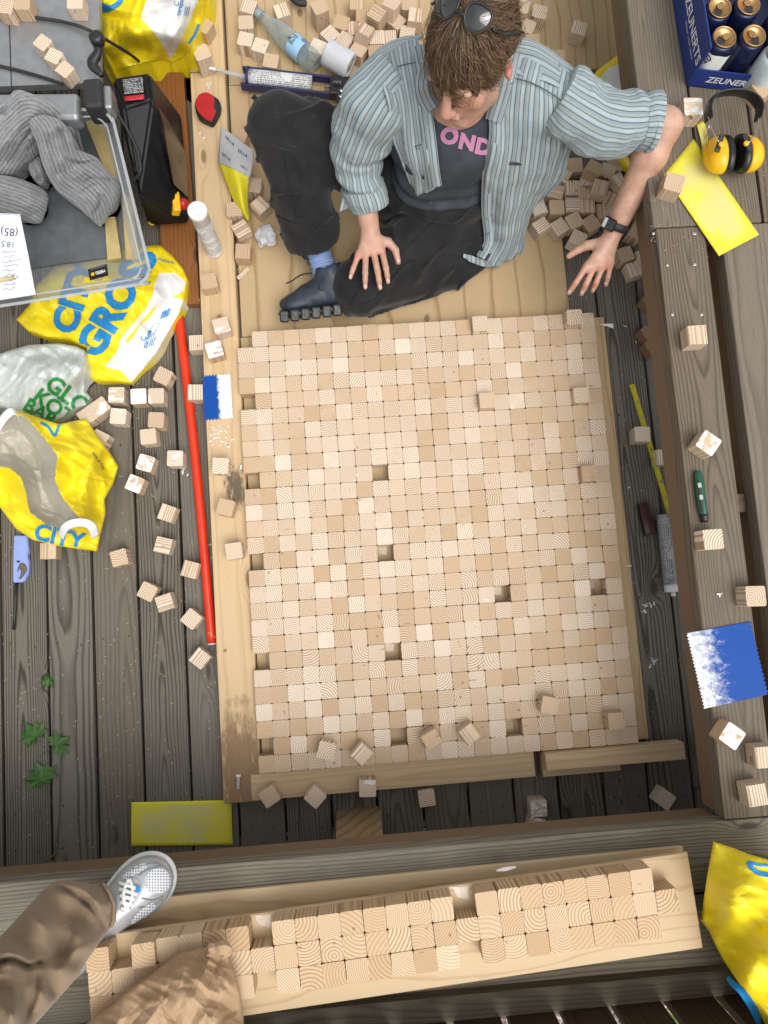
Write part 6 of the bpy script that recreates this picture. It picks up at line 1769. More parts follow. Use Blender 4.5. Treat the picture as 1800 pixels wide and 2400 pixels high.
# yellow bag on the low bench, lower right
B = Blob([(1541, 1818), (1580, 1830), (1620, 1846), (1665, 1858), (1800, 1890), (1800, 2330), (1700, 2300), (1668, 2240), (1640, 2190), (1600, 2130), (1560, 2070), (1530, 2010), (1514, 1988), (1519, 1950), (1528, 1890)],
         [(1541, 1818, .60), (1665, 1860, .66), (1800, 1900, .66), (1514, 1988, .50), (1560, 2070, .53), (1640, 2190, .55), (1700, 2290, .55), (1600, 1950, .70), (1680, 2050, .74), (1640, 2110, .64)], 3.8, .02, 24, .044, 9, 44, BZ + .001, tuck=.25)
b6 = tag(B.build('shopping_bag', M['bag_yellow'], None, {'m1': NONE}, False), 'full yellow shopping bag at the right end of the low bench', 'bag')
B.stroke('letter_stroke', [(1614, 1862), (1622, 1873), (1640, 1886), (1662, 1890)], [7, 10, 11, 11], M['blue_print'], b6); B.stroke('letter_stroke', [(1616, 1862), (1640, 1868), (1664, 1870)], 7, M['blue_print'], b6)
B.stroke('letter_stroke', [(1572, 2110), (1580, 2122), (1602, 2142), (1622, 2170), (1636, 2200), (1640, 2214)], [8, 12, 15, 17, 14, 9], M['blue_print'], b6)

# brown paper bag
def kraft():
    b = NB('kraft_paper'); n = b.noise(b.obj(), 14.0, 3.0, .6); f_ = b.noise(b.vmath('MULTIPLY', b.obj(), (500, 500, 60)), 1.0, 2.0)
    rn = b.n('ShaderNodeTexNoise', noise_type='RIDGED_MULTIFRACTAL'); b.put(rn.inputs['Vector'], b.obj()); rn.inputs['Scale'].default_value = 15.0; rn.inputs['Detail'].default_value = 4.0; rn.inputs['Distortion'].default_value = .7
    c = b.mix(b.step(n, .3, .75), (.41, .28, .17), (.45, .315, .195)); c = b.mix(b.math('MULTIPLY', f_, .2), c, (.34, .21, .12)); b.bump(rn.outputs[0], .10, .004)
    return b.fin(c, .7, spec=.2)
M['kraft'] = kraft()
def paper_folds(px, py, k):
    a = np.arctan2(py - 2046, px - 478); d = np.hypot(px - 478, py - 2046)
    t = a * 3.1 + 1.1 * vnoise(np.stack([px * .018, py * .018, 0 * px], -1)) + .3 * np.sin(d * .03)
    return .006 * (np.abs(t - np.floor(t) - .5) * 2 - .5) * np.clip(d / 90, 0.1, 1) * k + 0 * k
B = Blob([(176, 2220), (240, 2172), (285, 2132), (322, 2108), (352, 2085), (388, 2058), (430, 2048), (468, 2042), (492, 2052), (506, 2095), (518, 2140), (526, 2190), (530, 2330), (180, 2330)],
         [(240, 2172, .60), (352, 2085, .595), (430, 2048, .60), (492, 2052, .60), (526, 2190, .59), (530, 2330, .59), (420, 2130, .67), (330, 2180, .65), (390, 2105, .65), (450, 2220, .66), (250, 2280, .62), (350, 2320, .64), (330, 2125, .61)], 3.2, .035, 40, .050, 10, 52, .575, tuck=.3, fn=paper_folds)
pb = tag(B.build('paper_bag', M['kraft'], smooth_shade=False), 'crumpled brown paper bag on the cube board beside the leg', 'paper bag')
q = D(478, 2046, .735); v, f, _ = tube([D(450, 2058, .62), D(464, 2048, .635), D(482, 2046, .635), D(490, 2058, .62), D(478, 2066, .62)], [.009, .011, .012, .010, .006], 24, 8, True, lambda P, a, l: .005 * vnoise(P * 90)); obj('twisted_top', v, f, M['kraft'], pb, False)

# ------------------------------------------------------------------ seated man
def skin_mat():
    b = NB('skin'); p = b.obj(); n = b.noise(p, 38.0, 4.0, .6); fl = b.attr('flush')[2]; lip = b.attr('lip')[2]
    c = b.mix(b.step(n, .3, .75), (.42, .235, .165), (.53, .32, .235)); c = b.mix(fl, c, (.50, .17, .125)); c = b.mix(lip, c, (.42, .15, .13))
    c = b.mix(b.attr('stubble')[2], c, (.24, .15, .11))
    b.bump(b.noise(p, 300.0, 3.0), .12, .001)
    b.b.inputs['Subsurface Weight'].default_value = .12; b.b.inputs['Subsurface Radius'].default_value = (.012, .005, .003)
    return b.fin(c, .45, spec=.45)
M['skin'] = skin_mat()
def Rz(a): return np.array([[math.cos(a), -math.sin(a), 0], [math.sin(a), math.cos(a), 0], [0, 0, 1]])
def Rx(a): return np.array([[1, 0, 0], [0, math.cos(a), -math.sin(a)], [0, math.sin(a), math.cos(a)]])
def Ry(a): return np.array([[math.cos(a), 0, math.sin(a)], [0, 1, 0], [-math.sin(a), 0, math.cos(a)]])
HC = np.array([.6142, .3132, .7239]); HRm = Rz(-.6026) @ Rx(.22) @ Ry(-.20)
def HL(x, y, z): return HC + HRm @ np.array([x, y, z])

SH_R, SH_L = np.array([.452, .372, .548]), np.array([.795, .34, .555])
EL_R, WR_R = DA(770, 335, .345), DA(800, 500, .240)
EL_L, WR_L = DA(1436, 270, .512), DA(1328, 494, .348)
HIP_R, HIP_L = np.array([.525, .375, .125]), np.array([.69, .335, .12])
KN_R, AN_R = DA(598, 268, .395), DA(682, 530, .105)
KN_L, AN_L = DA(775, 625, .105), np.array([.63, .18, .06])

g = SDF((.04, -.06, 0.0), (1.26, .58, .90), .0035)
# torso and neck
g.ell((.61, .36, .13), (.15, .11, .09), .03); g.ell((.61, .345, .26), (.13, .09, .14), .04); g.ell((.615, .345, .43), (.15, .095, .15), .05)
g.cap(SH_R + [.02, 0, -.01], SH_L + [-.02, 0, -.01], .048, .048, .05)
g.cap((.613, .34, .56), HL(0, .025, -.05), .055, .05, .03)
# arms
def arm(sh, el, wr, r):
    g.cap(sh, el, r[0], r[1], .03); mid = el + (wr - el) * .28; g.cap(el, mid, r[1] * .98, r[2], .02); g.cap(mid, wr, r[2], r[3], .02)
arm(SH_R, EL_R, WR_R, (.046, .037, .037, .0255)); arm(SH_L, EL_L, WR_L, (.046, .038, .0385, .0265))
# legs (inside the trousers)
g.cap(HIP_R, KN_R, .068, .048, .03); g.cap(KN_R, AN_R, .046, .03, .02); g.cap(HIP_L, KN_L, .066, .046, .03); g.cap(KN_L, AN_L, .044, .032, .02)
# hands: palm, four unequal fingers with bent joints, thumb from the side of the palm
def hand(wr, pts, knz, palm_c, thumb):
    for k, (kn, pip, tip, r) in enumerate(pts):
        g.cap(wr + (kn - wr) * .12, kn, .0155, r * 1.12, .013)                # metacarpals make the palm
    kn = [q[0] for q in pts]
    for a, b_ in zip(kn[:-1], kn[1:]): g.cap(a + (wr - a) * .12, b_ + (wr - b_) * .12, .0098, .0098, .008)
    for kn_, pip, tip, r in pts:
        d = pip + (tip - pip) * .5 + np.array((0, 0, .0022))
        g.cap(kn_, pip, r * 1.06, r * .98, .003); g.cap(pip, d, r * .97, r * .88, .003); g.cap(d, tip, r * .88, r * .74, .003)
    a, b_, c, d = thumb
    g.cap(a, b_, .0175, .0125, .012); g.cap(b_, c, .0118, .0102, .004); g.cap(c, d, .0102, .0080, .003)
WH = DA(796, 508, .236)
hand(WH, [(DA(772, 556, .216), DA(763, 580, .213), DA(757, 600, .199), .0074), (DA(790, 549, .222), DA(789, 590, .219), DA(789, 621, .200), .0083),
          (DA(807, 545, .225), DA(816, 588, .222), DA(821, 622, .199), .0087), (DA(825, 542, .224), DA(834, 580, .221), DA(838, 609, .200), .0084)], 0, 0,
     (DA(806, 518, .230), DA(838, 523, .222), DA(854, 540, .212), DA(860, 566, .200)))
WH2 = DA(1322, 508, .342)
hand(WH2, [(DA(1262, 583, .318), DA(1243, 612, .305), DA(1229, 633, .280), .0079), (DA(1281, 581, .320), DA(1266, 614, .307), DA(1256, 635, .278), .0082),
           (DA(1300, 580, .318), DA(1288, 610, .304), DA(1280, 629, .278), .0079), (DA(1318, 575, .313), DA(1313, 598, .300), DA(1309, 616, .280), .0070)], 0, 0,
     (DA(1310, 525, .334), DA(1268, 530, .316), DA(1248, 540, .304), DA(1229, 553, .294)))
# head: skull, jaw, chin, nose, brows, lids, lips, ears
def E(c, r, k=.012, op='add', tilt=None):
    rot = HRm if tilt is None else HRm @ tilt
    g.ell(HL(*c), r, k, op, rot)
E((0, .012, .032), (.074, .094, .088), .01); E((0, -.03, -.035), (.060, .062, .062), .03); E((0, -.048, -.062), (.046, .045, .046), .02)
E((0, -.083, -.098), (.019, .015, .014), .018); g.cap(HL(-.045, -.02, -.078), HL(-.012, -.078, -.098), .016, .014, .02); g.cap(HL(.045, -.02, -.078), HL(.012, -.078, -.098), .016, .014, .02)
for s_ in (-1, 1):
    E((s_ * .038, -.066, -.022), (.021, .018, .02), .02); E((s_ * .031, -.086, .030), (.022, .010, .008), .012)
    E((s_ * .031, -.089, .010), (.014, .010, .009), .006, 'sub'); E((s_ * .031, -.0795, .011), (.0125, .0105, .0105), .004); E((s_ * .031, -.0885, .0055), (.0115, .003, .0045), .003)
    E((s_ * .0785, .008, -.004), (.0085, .017, .031), .006, None or 'add', Rz(s_ * .35)); E((s_ * .085, .004, .000), (.005, .009, .017), .004, 'sub', Rz(s_ * .35))
    E((s_ * .0105, -.108, -.028), (.0075, .009, .0065), .006)
g.cap(HL(0, -.094, .024), HL(0, -.118, -.022), .0085, .0118, .010); E((0, -.106, -.034), (.010, .012, .0035), .005, 'add')
E((0, -.1015, -.0545), (.0195, .0085, .0052), .004); E((0, -.099, -.0655), (.0170, .0085, .0058), .004); E((0, -.111, -.0600), (.020, .006, .0011), .002, 'sub')
V, F = g.mesh()
def gauss(c, r): return np.exp(-((V - c) ** 2).sum(1) / r ** 2)
flush = np.zeros(len(V))
for c, r, a in ((HL(.082, .005, -.005), .028, .75), (HL(-.082, .005, -.005), .028, .75), (HL(0, -.12, -.024), .018, .55), (HL(.042, -.078, -.018), .024, .4), (HL(-.042, -.078, -.018), .024, .4), (HL(0, -.03, -.12), .05, .25)): flush = np.maximum(flush, a * gauss(c, r))
for q in ((1262, 583, .318), (1281, 581, .32), (1300, 580, .318), (1318, 575, .313), (1229, 633, .28), (1256, 635, .278), (1280, 629, .278), (1309, 616, .28), (1243, 612, .305), (1266, 614, .307), (1288, 610, .304), (1229, 553, .294), (789, 621, .2), (821, 622, .2), (838, 609, .2), (757, 600, .2), (860, 566, .2), (772, 556, .216), (790, 549, .222), (807, 545, .225), (825, 542, .224)): flush = np.maximum(flush, .5 * gauss(DA(*q), .016))
lip = np.maximum(gauss(HL(0, -.110, -.060), .0125), np.maximum(gauss(HL(.012, -.106, -.060), .008), gauss(HL(-.012, -.106, -.060), .008)))
stub = .33 * np.maximum(gauss(HL(0, -.085, -.09), .035), np.maximum(gauss(HL(.04, -.03, -.075), .03), gauss(HL(-.04, -.03, -.075), .03)))
man = obj('person', V, F, M['skin'], None, True, {'flush': np.clip(flush, 0, 1), 'lip': np.clip(lip * 1.1 - .2, 0, .8), 'stubble': stub})
tag(man, 'seated man in striped shirt and black trousers looking down, one knee raised', 'person')
M['nail'] = plain('nail', (.62, .42, .36), .25)
def bvh(o): return BVHTree.FromPolygons([v.co[:] for v in o.data.vertices], [p.vertices[:] for p in o.data.polygons])
def ray(tree, px, py):
    d = CAM_R.T @ np.array([(px * 1.085 - 900) / FOC, (py * 1.085 - 1200) / FOC, 1.0]); d /= np.linalg.norm(d)
    return tree.ray_cast(Vector(CAM_C), Vector(d))
bt_man = bvh(man)
for (px, py, dx, dy) in ((757, 598, -1, 3), (789, 619, 0, 3), (821, 620, 1, 3), (838, 607, 1, 3), (860, 563, 1, 3), (1230, 630, -2, 3), (1257, 632, -1.4, 3), (1281, 626, -1, 3), (1309, 613, -.4, 3)):
    h = ray(bt_man, px, py)
    if h[0] is None: continue
    a = D(px, py, h[0].z); b_ = D(px + dx, py + dy, h[0].z); xd = (b_ - a).normalized()
    v, f = lathe([(.0052, 0), (.0048, .0006), (0, .0008)], 14); v = np.array(v); v[:, 0] *= 1.25; v[:, 1] *= .85
    obj('nail', xf(v, axis_mat(h[0] - h[1] * .0002, h[1], xd)), f, M['nail'], man, True)

# trousers
def cloth_black():
    b = NB('black_cloth'); p = b.obj(); n = b.noise(p, 16.0, 4.0, .6); wv = b.noise(p, 700.0, 2.0)
    c = b.mix(b.step(n, .3, .8), (.011, .011, .0115), (.021, .021, .022)); sp = b.noise(p, 130.0, 2.0); c = b.mix(b.step(sp, .765, .78), c, (.20, .19, .18))
    b.bump(b.math('ADD', n, b.math('MULTIPLY', wv, .25)), .35, .006); b.put(b.b.inputs['Sheen Weight'], .12)
    return b.fin(c, .85, spec=.2)
M['trousers'] = cloth_black()
g = SDF((.03, -.04, 0.006), (.88, .56, .50), .0045)
g.ell((.61, .365, .125), (.185, .135, .105), .03); g.ell((.61, .33, .215), (.15, .115, .07), .03)
mR = HIP_R + (KN_R - HIP_R) * .5
g.chain([HIP_R, mR + [-.01, .012, .022], KN_R], [.105, .094, .068], .04, 'add', 8); g.cap(KN_R, KN_R + (AN_R - KN_R) * .82 + [.0, .0, .01], .066, .068, .03); g.cap(KN_R + (AN_R - KN_R) * .55, KN_R + (AN_R - KN_R) * .86, .076, .084, .02)
g.chain([HIP_L, (HIP_L + KN_L) / 2 + [.0, -.01, .012], KN_L + [.01, .012, .0]], [.105, .092, .074], .04, 'add', 8); g.cap(KN_L, AN_L + [.05, .03, .0], .072, .075, .03); g.cap(KN_L + [.03, .01, -.03], AN_L + [.0, -.02, -.01], .06, .052, .03)
# open cuff of the raised leg
ax = (AN_R - KN_R) / np.linalg.norm(AN_R - KN_R); ce = KN_R + (AN_R - KN_R) * .90
g.cap(ce + ax * .03, ce + ax * .12, .078, .084, .004, 'sub')
def fold(P):
    d1 = np.abs(((P - KN_R) @ ax)); 
    w1 = .0045 * np.sin(150 * ((P - KN_R) @ (mR - KN_R) / np.linalg.norm(mR - KN_R)) + 3 * vnoise(P * 9)) * np.exp(-((P - HIP_R - [-.02, -.03, .07]) ** 2).sum(1) / .10 ** 2)
    q = P * np.array([1, 1, 1])
    a_ = np.abs(vnoise(np.stack([(q[:, 0] + q[:, 1]) * 7, (q[:, 0] - q[:, 1]) * 15, q[:, 2] * 11], 1)))
    w2 = -.011 * np.maximum(0, 1 - a_ / .16) ** 1.5
    w3 = .002 * vnoise(q * 34) + .005 * crumple(q, 6.5, 5, 4)
    hemk = 1 - .85 * np.exp(-((P - ce) ** 2).sum(1) / .085 ** 2)
    return (w1 + w2 + w3) * hemk
g.disp(fold, .015)
V, F = g.mesh(); V[:, 2] = np.maximum(V[:, 2], PLY + .002)
tr = obj('trousers', V, F, M['trousers'], man, True)
bm = bmesh.new(); bm.from_mesh(tr.data); seen = set(); drop = []      # drop stray crumbs of the cloth field
for v0 in bm.verts:
    if v0 in seen: continue
    isl, st_ = [], [v0]; seen.add(v0)
    while st_:
        q = st_.pop(); isl.append(q)
        for e in q.link_edges:
            o2 = e.other_vert(q)
            if o2 not in seen: seen.add(o2); st_.append(o2)
    if len(isl) < 800: drop += isl
bmesh.ops.delete(bm, geom=drop, context='VERTS'); bm.to_mesh(tr.data); bm.free()
bt_tr = bvh(tr)
def seam(name, pts, mat, parent, tree, r=.0012, n=50, off=.0006):
    C = cat_rom(np.array(pts, float), n); P = []
    for x, y in C:
        h = ray(tree, x, y)
        if h[0] is not None: P.append(h[0] + h[1] * off)
    if len(P) < 4: return
    v, f, _ = tube(P, [r] * len(P), len(P), 5); return obj(name, v, f, mat, parent, True)
M['seam'] = plain('seam', (.004, .004, .0045), .8)
seam('seam', [(945, 470), (915, 500), (870, 545), (840, 590), (815, 640), (780, 660)], M['seam'], tr, bt_tr)
seam('seam', [(612, 330), (625, 400), (640, 470)], M['seam'], tr, bt_tr)
seam('hem_seam', [(592, 462), (640, 482), (705, 488)], M['seam'], tr, bt_tr)

# sock and boot of the near foot, lying on its outer side
M['sock'] = None
def sock_mat():
    b = NB('sock'); s_ = b.sep(b.attr('st')[1]); w_ = b.math('FRACT', b.math('MULTIPLY', s_[1], 150.0)); r2 = b.math('FRACT', b.math('MULTIPLY', s_[2], 7.0))
    c = b.mix(b.step(w_, .55, .9), (.20, .29, .50), (.10, .15, .30)); b.bump(r2, .5, .002); return b.fin(c, .9)
M['sock'] = sock_mat()
v, f, at = tube([AN_R + [-.012, .03, .04], DA(688, 545, .112), DA(700, 580, .10), DA(704, 610, .085)], [.037, .035, .035, .038], 24, 28, True, lambda P, a, l: .0018 * np.sin(l * 330 + 2 * vnoise(P * 30)))
obj('sock', v, f, M['sock'], man, True, at)
BO = DA(722, 668, .062); bX = np.array((-1.0, -.06, -.03)); bX /= np.linalg.norm(bX); bU = np.array((-.02, .88, .47)); bU -= bX * (bU @ bX); bU /= np.linalg.norm(bU); bW = np.cross(bX, bU)
def BP(x, u, w=0.0): return BO + bX * x + bU * u + bW * w
Bm = np.stack([bX, bU, bW], 1)
g = SDF((.05, -.05, .021), (.46, .30, .21), .003)
g.ell(BP(-.035, .045), (.050, .045, .036), .02, 'add', Bm); g.ell(BP(.045, .042), (.065, .036, .041), .03, 'add', Bm); g.ell(BP(.108, .030), (.048, .028, .043), .02, 'add', Bm)
g.cap(BP(-.02, .05), BP(.0, .105), .043, .041, .025); g.cap(BP(.0, .07), BP(.07, .045), .036, .03, .02)
g.cap(BP(.002, .125), BP(.006, .19), .034, .04, .004, 'sub')
g.disp(lambda P: .0016 * vnoise(P * 60) + .0016 * vnoise(P * 24))
V, F = g.mesh(); M['boot'] = plain('boot', (.020, .029, .042), .5, var=.3, bump=.25, bscale=220)
bo = obj('boot', V, F, M['boot'], man, True)
g = SDF((.05, -.06, .021), (.46, .20, .19), .003)
g.ell(BP(-.03, .006), (.058, .017, .041), .01, 'add', Bm); g.ell(BP(.05, .004), (.09, .015, .044), .02, 'add', Bm); g.ell(BP(.105, .006), (.058, .017, .047), .015, 'add', Bm)
V, F = g.mesh(); M['sole'] = plain('sole', (.013, .014, .016), .3, var=.4, vscale=70, bump=.6, bscale=90)
so = obj('sole', V, F, M['sole'], bo, True)
for i in range(8):
    x = -.07 + i * .0305; 
    for s_ in (-1, 1):
        c = BP(x, .002, s_ * (.041 if i in (0, 7) else .045)); Mt = np.eye(4); Mt[:3, :3] = Bm @ Rz(.12); Mt[:3, 3] = c
        bm = box_bm(.026, .034, .016, .005, 2); bmesh.ops.transform(bm, matrix=Matrix(Mt.tolist()), verts=bm.verts); bm_obj('lug', bm, M['sole'], so)
for i in range(5):
    x = .028 + i * .014; a = BP(x, .078 - i * .008, .028); b_ = BP(x + .012, .078 - i * .008, -.02); m_ = (a + b_) / 2 + bU * .012
    v, f, _ = tube([a, m_, b_], [.0024] * 3, 10, 6); obj('lace', v, f, M['black_matte'], bo, True)
v, f, _ = tube([BP(.012, .11, .03), DA(692, 606, .12), DA(688, 592, .10), DA(672, 590, .055), DA(650, 594, .03), DA(630, 607, .023), DA(618, 612, .023)], [.0018] * 7, 50, 6); obj('lace', v, f, M['black_matte'], bo, True)
v, f, _ = tube([DA(692, 606, .12), DA(688, 622, .13), DA(700, 628, .13)], [.0018] * 3, 14, 6); obj('lace', v, f, M['black_matte'], bo, True)

# T-shirt
g = SDF((.36, .12, .12), (.90, .50, .66), .0045)
g.ell((.61, .345, .255), (.148, .112, .135), .03); g.ell((.615, .345, .42), (.165, .112, .16), .05); g.cap(SH_R + [.01, 0, -.02], SH_L + [-.01, 0, -.02], .06, .06, .05)
g.cap(SH_R, SH_R + (EL_R - SH_R) * .4, .056, .05, .03); g.cap(SH_L, SH_L + (EL_L - SH_L) * .4, .056, .05, .03)
g.cap((.613, .32, .585), (.606, .26, .70), .062, .07, .01, 'sub')
g.disp(lambda P: .006 * np.sin(P[:, 2] * 130 + 3.5 * vnoise(P * 8)) * np.exp(-((P[:, 2] - .22) / .09) ** 2) + .004 * vnoise(P * 20) + .003 * np.abs(vnoise(P * np.array([30, 30, 12]))))
V, F = g.mesh()
def tee():
    b = NB('tee'); p = b.obj(); n = b.noise(p, 20.0, 3.0); c = b.mix(b.step(n, .3, .75), (.040, .046, .056), (.060, .068, .080)); sp = b.noise(p, 120.0, 2.0); c = b.mix(b.step(sp, .755, .77), c, (.3, .3, .3))
    b.bump(b.noise(p, 500.0, 2.0), .2, .001); return b.fin(c, .9, spec=.15)
ts = obj('t_shirt', V, F, tee(), man, True); bt_ts = bvh(ts)
def tee_letter(ch, cx, cy, size, ang):
    v, f = text_geo(ch, .06, 1.0, .1); c, s_ = math.cos(R(ang)), math.sin(R(ang)); P = []
    for x, y in v:
        X, Y = cx + (x * c + y * s_) * size, cy + (x * s_ - y * c) * size; h = ray(bt_ts, X, Y)
        if h[0] is None: return
        P.append(tuple(h[0] + h[1] * .002))
    obj('lettering', P, f, M['pink'], ts)
def fuzz():
    b = NB('pink_flock'); n = b.noise(b.obj(), 260.0, 3.0); b.bump(n, .6, .002); return b.fin(b.mix(n, (.40, .16, .28), (.52, .25, .39)), .95)
M['pink'] = fuzz()
tee_letter('O', 971, 292, 46, 2); tee_letter('N', 1009, 305, 44, 12); tee_letter('D', 1044, 315, 46, 12)

# striped overshirt
def stripes():
    b = NB('striped_shirt'); s_ = b.attr('sx')[2]; p = b.obj(); n = b.noise(p, 18.0, 3.0)
    t = b.math('FRACT', b.math('ADD', b.math('DIVIDE', s_, .0215), b.math('MULTIPLY', b.math('SUBTRACT', n, .5), .10)))
    c = b.ramp(t, [(0.0, (.29, .335, .345)), (.20, (.35, .43, .47)), (.40, (.28, .335, .345)), (.425, (.05, .062, .066)), (.48, (.05, .062, .066)), (.505, (.27, .30, .28)), (.66, (.19, .27, .35)), (.74, (.30, .335, .31)), (.915, (.27, .305, .29)), (.935, (.055, .066, .07)), (.98, (.055, .066, .07)), (1.0, (.29, .335, .345))])
    wv = b.noise(p, 800.0, 2.0); c = b.mix(b.math('MULTIPLY', b.step(n, .3, .8), .28), c, (.22, .27, .29))
    b.bump(b.math('ADD', b.math('MULTIPLY', wv, .2), b.noise(p, 60.0, 4.0, .6)), .35, .004); b.put(b.b.inputs['Sheen Weight'], .1)
    return b.fin(c, .9, spec=.15)
M['shirt'] = stripes()
shirt = bpy.data.objects.new('striped_shirt', None); shirt.location = (.61, .35, .3); shirt.empty_display_size = .05; link(shirt, man)
def lift(px, py, z, off=.014):
    """a cloth point just in front of the T-shirt or trousers where they are under it, else at its own height"""
    best = DA(px, py, z)
    for t in (bt_ts, bt_tr):
        h = ray(t, px, py)
        if h[0] is not None:
            q = np.array(h[0]); d = CAM_C - q; d /= np.linalg.norm(d); q = q + d * off
            if q[2] > best[2]: best = q
    return best
def cloth_patch(name, rows, width, nu, nv, seed, amp=.005, mat=None, th=.0016, su=0.0, folds=5.0):
    C = [[lift(*q) for q in r_] for r_ in rows]
    def dd(P, u, v):
        return amp * np.sin(u * folds * 3.1 + 2.2 * vnoise(np.stack([u * 3 + seed, v * 4, 0 * u], -1)) + v * 2) * (.35 + .65 * v) + amp * .8 * vnoise(P * 26 + seed) + amp * .45 * np.abs(vnoise(P * np.array([60, 30, 30]) + seed)) + amp * 1.3 * crumple(P, 8, seed, 6)
    pt = Patch(C, nu, nv, dd); o = pt.build(name, mat or M['shirt'], shirt, th, {'sx': lambda u, v: u * width + su}); return pt, o
PL, o = cloth_patch('front_panel', [
    [(1098, 84, .615), (1150, 100, .61), (1198, 132, .60), (1246, 182, .57)],
    [(1082, 150, .64), (1130, 160, .64), (1186, 184, .625), (1244, 214, .585)],
    [(1064, 235, .565), (1120, 240, .58), (1184, 252, .565), (1240, 268, .51)],
    [(1064, 300, .50), (1118, 310, .50), (1178, 320, .48), (1232, 335, .41)],
    [(1050, 370, .36), (1108, 385, .38), (1162, 395, .34), (1207, 398, .28)],
    [(1046, 450, .22), (1095, 460, .24), (1135, 462, .20), (1158, 450, .15)],
    [(1050, 520, .12), (1085, 525, .12), (1115, 528, .09), (1140, 497, .08)],
    [(1030, 558, .06), (1062, 578, .05), (1096, 562, .045), (1126, 545, .04)]], .19, 46, 90, 3, .005)
PR, o = cloth_patch('front_panel', [
    [(806, 140, .555), (858, 100, .59), (905, 78, .605)],
    [(826, 186, .575), (868, 160, .612), (914, 150, .635)],
    [(840, 240, .52), (880, 225, .555), (920, 222, .565)],
    [(852, 300, .44), (888, 295, .47), (930, 290, .482)],
    [(866, 352, .34), (898, 352, .37), (937, 347, .38)],
    [(884, 398, .26), (906, 421, .255), (945, 406, .27)]], .125, 36, 66, 9, .004)
# the tail turned back on the plywood
cloth_patch('shirt_tail', [[(1002, 548, .032), (1030, 556, .045), (1056, 566, .06)], [(1000, 556, .030), (1030, 572, .038), (1062, 579, .05)]], .07, 16, 8, 5, .003)
# yokes over the shoulders, back panel
back = Patch([[np.array((.44, .405, .565)), np.array((.53, .425, .625)), np.array((.62, .43, .64)), np.array((.71, .415, .625)), np.array((.82, .385, .565))],
              [np.array((.42, .45, .48)), np.array((.52, .475, .50)), np.array((.62, .48, .50)), np.array((.72, .465, .50)), np.array((.84, .42, .47))],
              [np.array((.43, .47, .30)), np.array((.52, .495, .30)), np.array((.62, .50, .30)), np.array((.72, .49, .30)), np.array((.83, .44, .28))],
              [np.array((.45, .49, .10)), np.array((.53, .515, .09)), np.array((.62, .52, .08)), np.array((.72, .51, .08)), np.array((.82, .46, .09))]], 40, 40, lambda P, u, v: .006 * np.sin(u * 20 + 2 * vnoise(P * 10)))
back.build('back_panel', M['shirt'], shirt, .0016, {'sx': lambda u, v: u * .45})
def yoke(name, pts, width, flip=0):
    p = Patch([[np.array(q, float) for q in r_] for r_ in pts], 24, 24, lambda P, u, v: .003 * vnoise(P * 25)); return p, p.build(name, M['shirt'], shirt, .0016, {'sx': lambda u, v: v * width})
yoke('yoke', [[DA(903, 92, .60), DA(860, 108, .595), DA(812, 145, .565), DA(790, 180, .53)], [DA(912, 84, .617), DA(858, 94, .602), DA(808, 124, .575), DA(782, 164, .53)], [DA(916, 74, .62), DA(864, 80, .60), DA(812, 108, .575), DA(784, 150, .53)]], .075)
yoke('yoke', [[DA(1112, 158, .640), DA(1160, 170, .636), DA(1210, 192, .612), DA(1252, 222, .565)], [DA(1108, 100, .625), DA(1162, 112, .622), DA(1215, 148, .60), DA(1262, 190, .56)], [DA(1110, 78, .61), DA(1165, 92, .605), DA(1220, 130, .58), DA(1262, 172, .53)]], .085)
# sleeves: swept tubes with folds that gather towards the rolled cuffs
def sleeve(pts, rad, seed, amp, n=110, seg=64, name='sleeve'):
    Lt = sum(np.linalg.norm(pts[i + 1] - pts[i]) for i in range(len(pts) - 1))
    def dd(P, a, l):
        t = l / Lt
        w_ = np.sin(l * 85 + 2.6 * vnoise(P * 9 + seed) + 1.5 * np.sin(a + seed)) * (.25 + .75 * t ** 2)
        return amp * w_ + amp * 1.4 * vnoise(P * 17 + seed) + amp * .7 * np.abs(vnoise(P * 40 + seed)) + amp * 1.5 * crumple(P, 9, int(seed), 6)
    v, f, at = tube(pts, rad, n, seg, True, dd)
    r_ = np.mean(rad); at['sx'] = at['st'][:, 2] * r_ * 1.05
    return obj(name, v, f, M['shirt'], shirt, True, at)
sleeve([DA(858, 165, .565), DA(822, 205, .545), DA(792, 265, .47), DA(772, 325, .385), DA(776, 372, .335), DA(786, 412, .295), DA(792, 438, .272)], [.060, .072, .076, .066, .058, .052, .050], 2, .0055)
sleeve([DA(1205, 215, .565), DA(1240, 238, .555), DA(1290, 264, .535), DA(1345, 268, .52), DA(1384, 262, .515), DA(1398, 262, .513)], [.066, .072, .072, .066, .060, .058], 6, .0055)
# rolled cuffs: thick turned-back bands
def cuff(pts, rad, seed, amp=.005):
    o = sleeve(pts, rad, seed, amp, 36, 64, 'cuff'); return o
cuff([DA(782, 398, .31), DA(790, 424, .285), DA(796, 446, .265)], [.056, .058, .052], 8, .004)
cuff([DA(1372, 264, .516), DA(1392, 262, .514), DA(1408, 264, .512)], [.058, .066, .060], 12, .006)
cloth_patch('cuff_flap', [[(742, 408, .30), (765, 425, .30), (788, 436, .305)], [(734, 458, .27), (752, 450, .275), (775, 444, .285)]], .05, 16, 14, 7, .002)
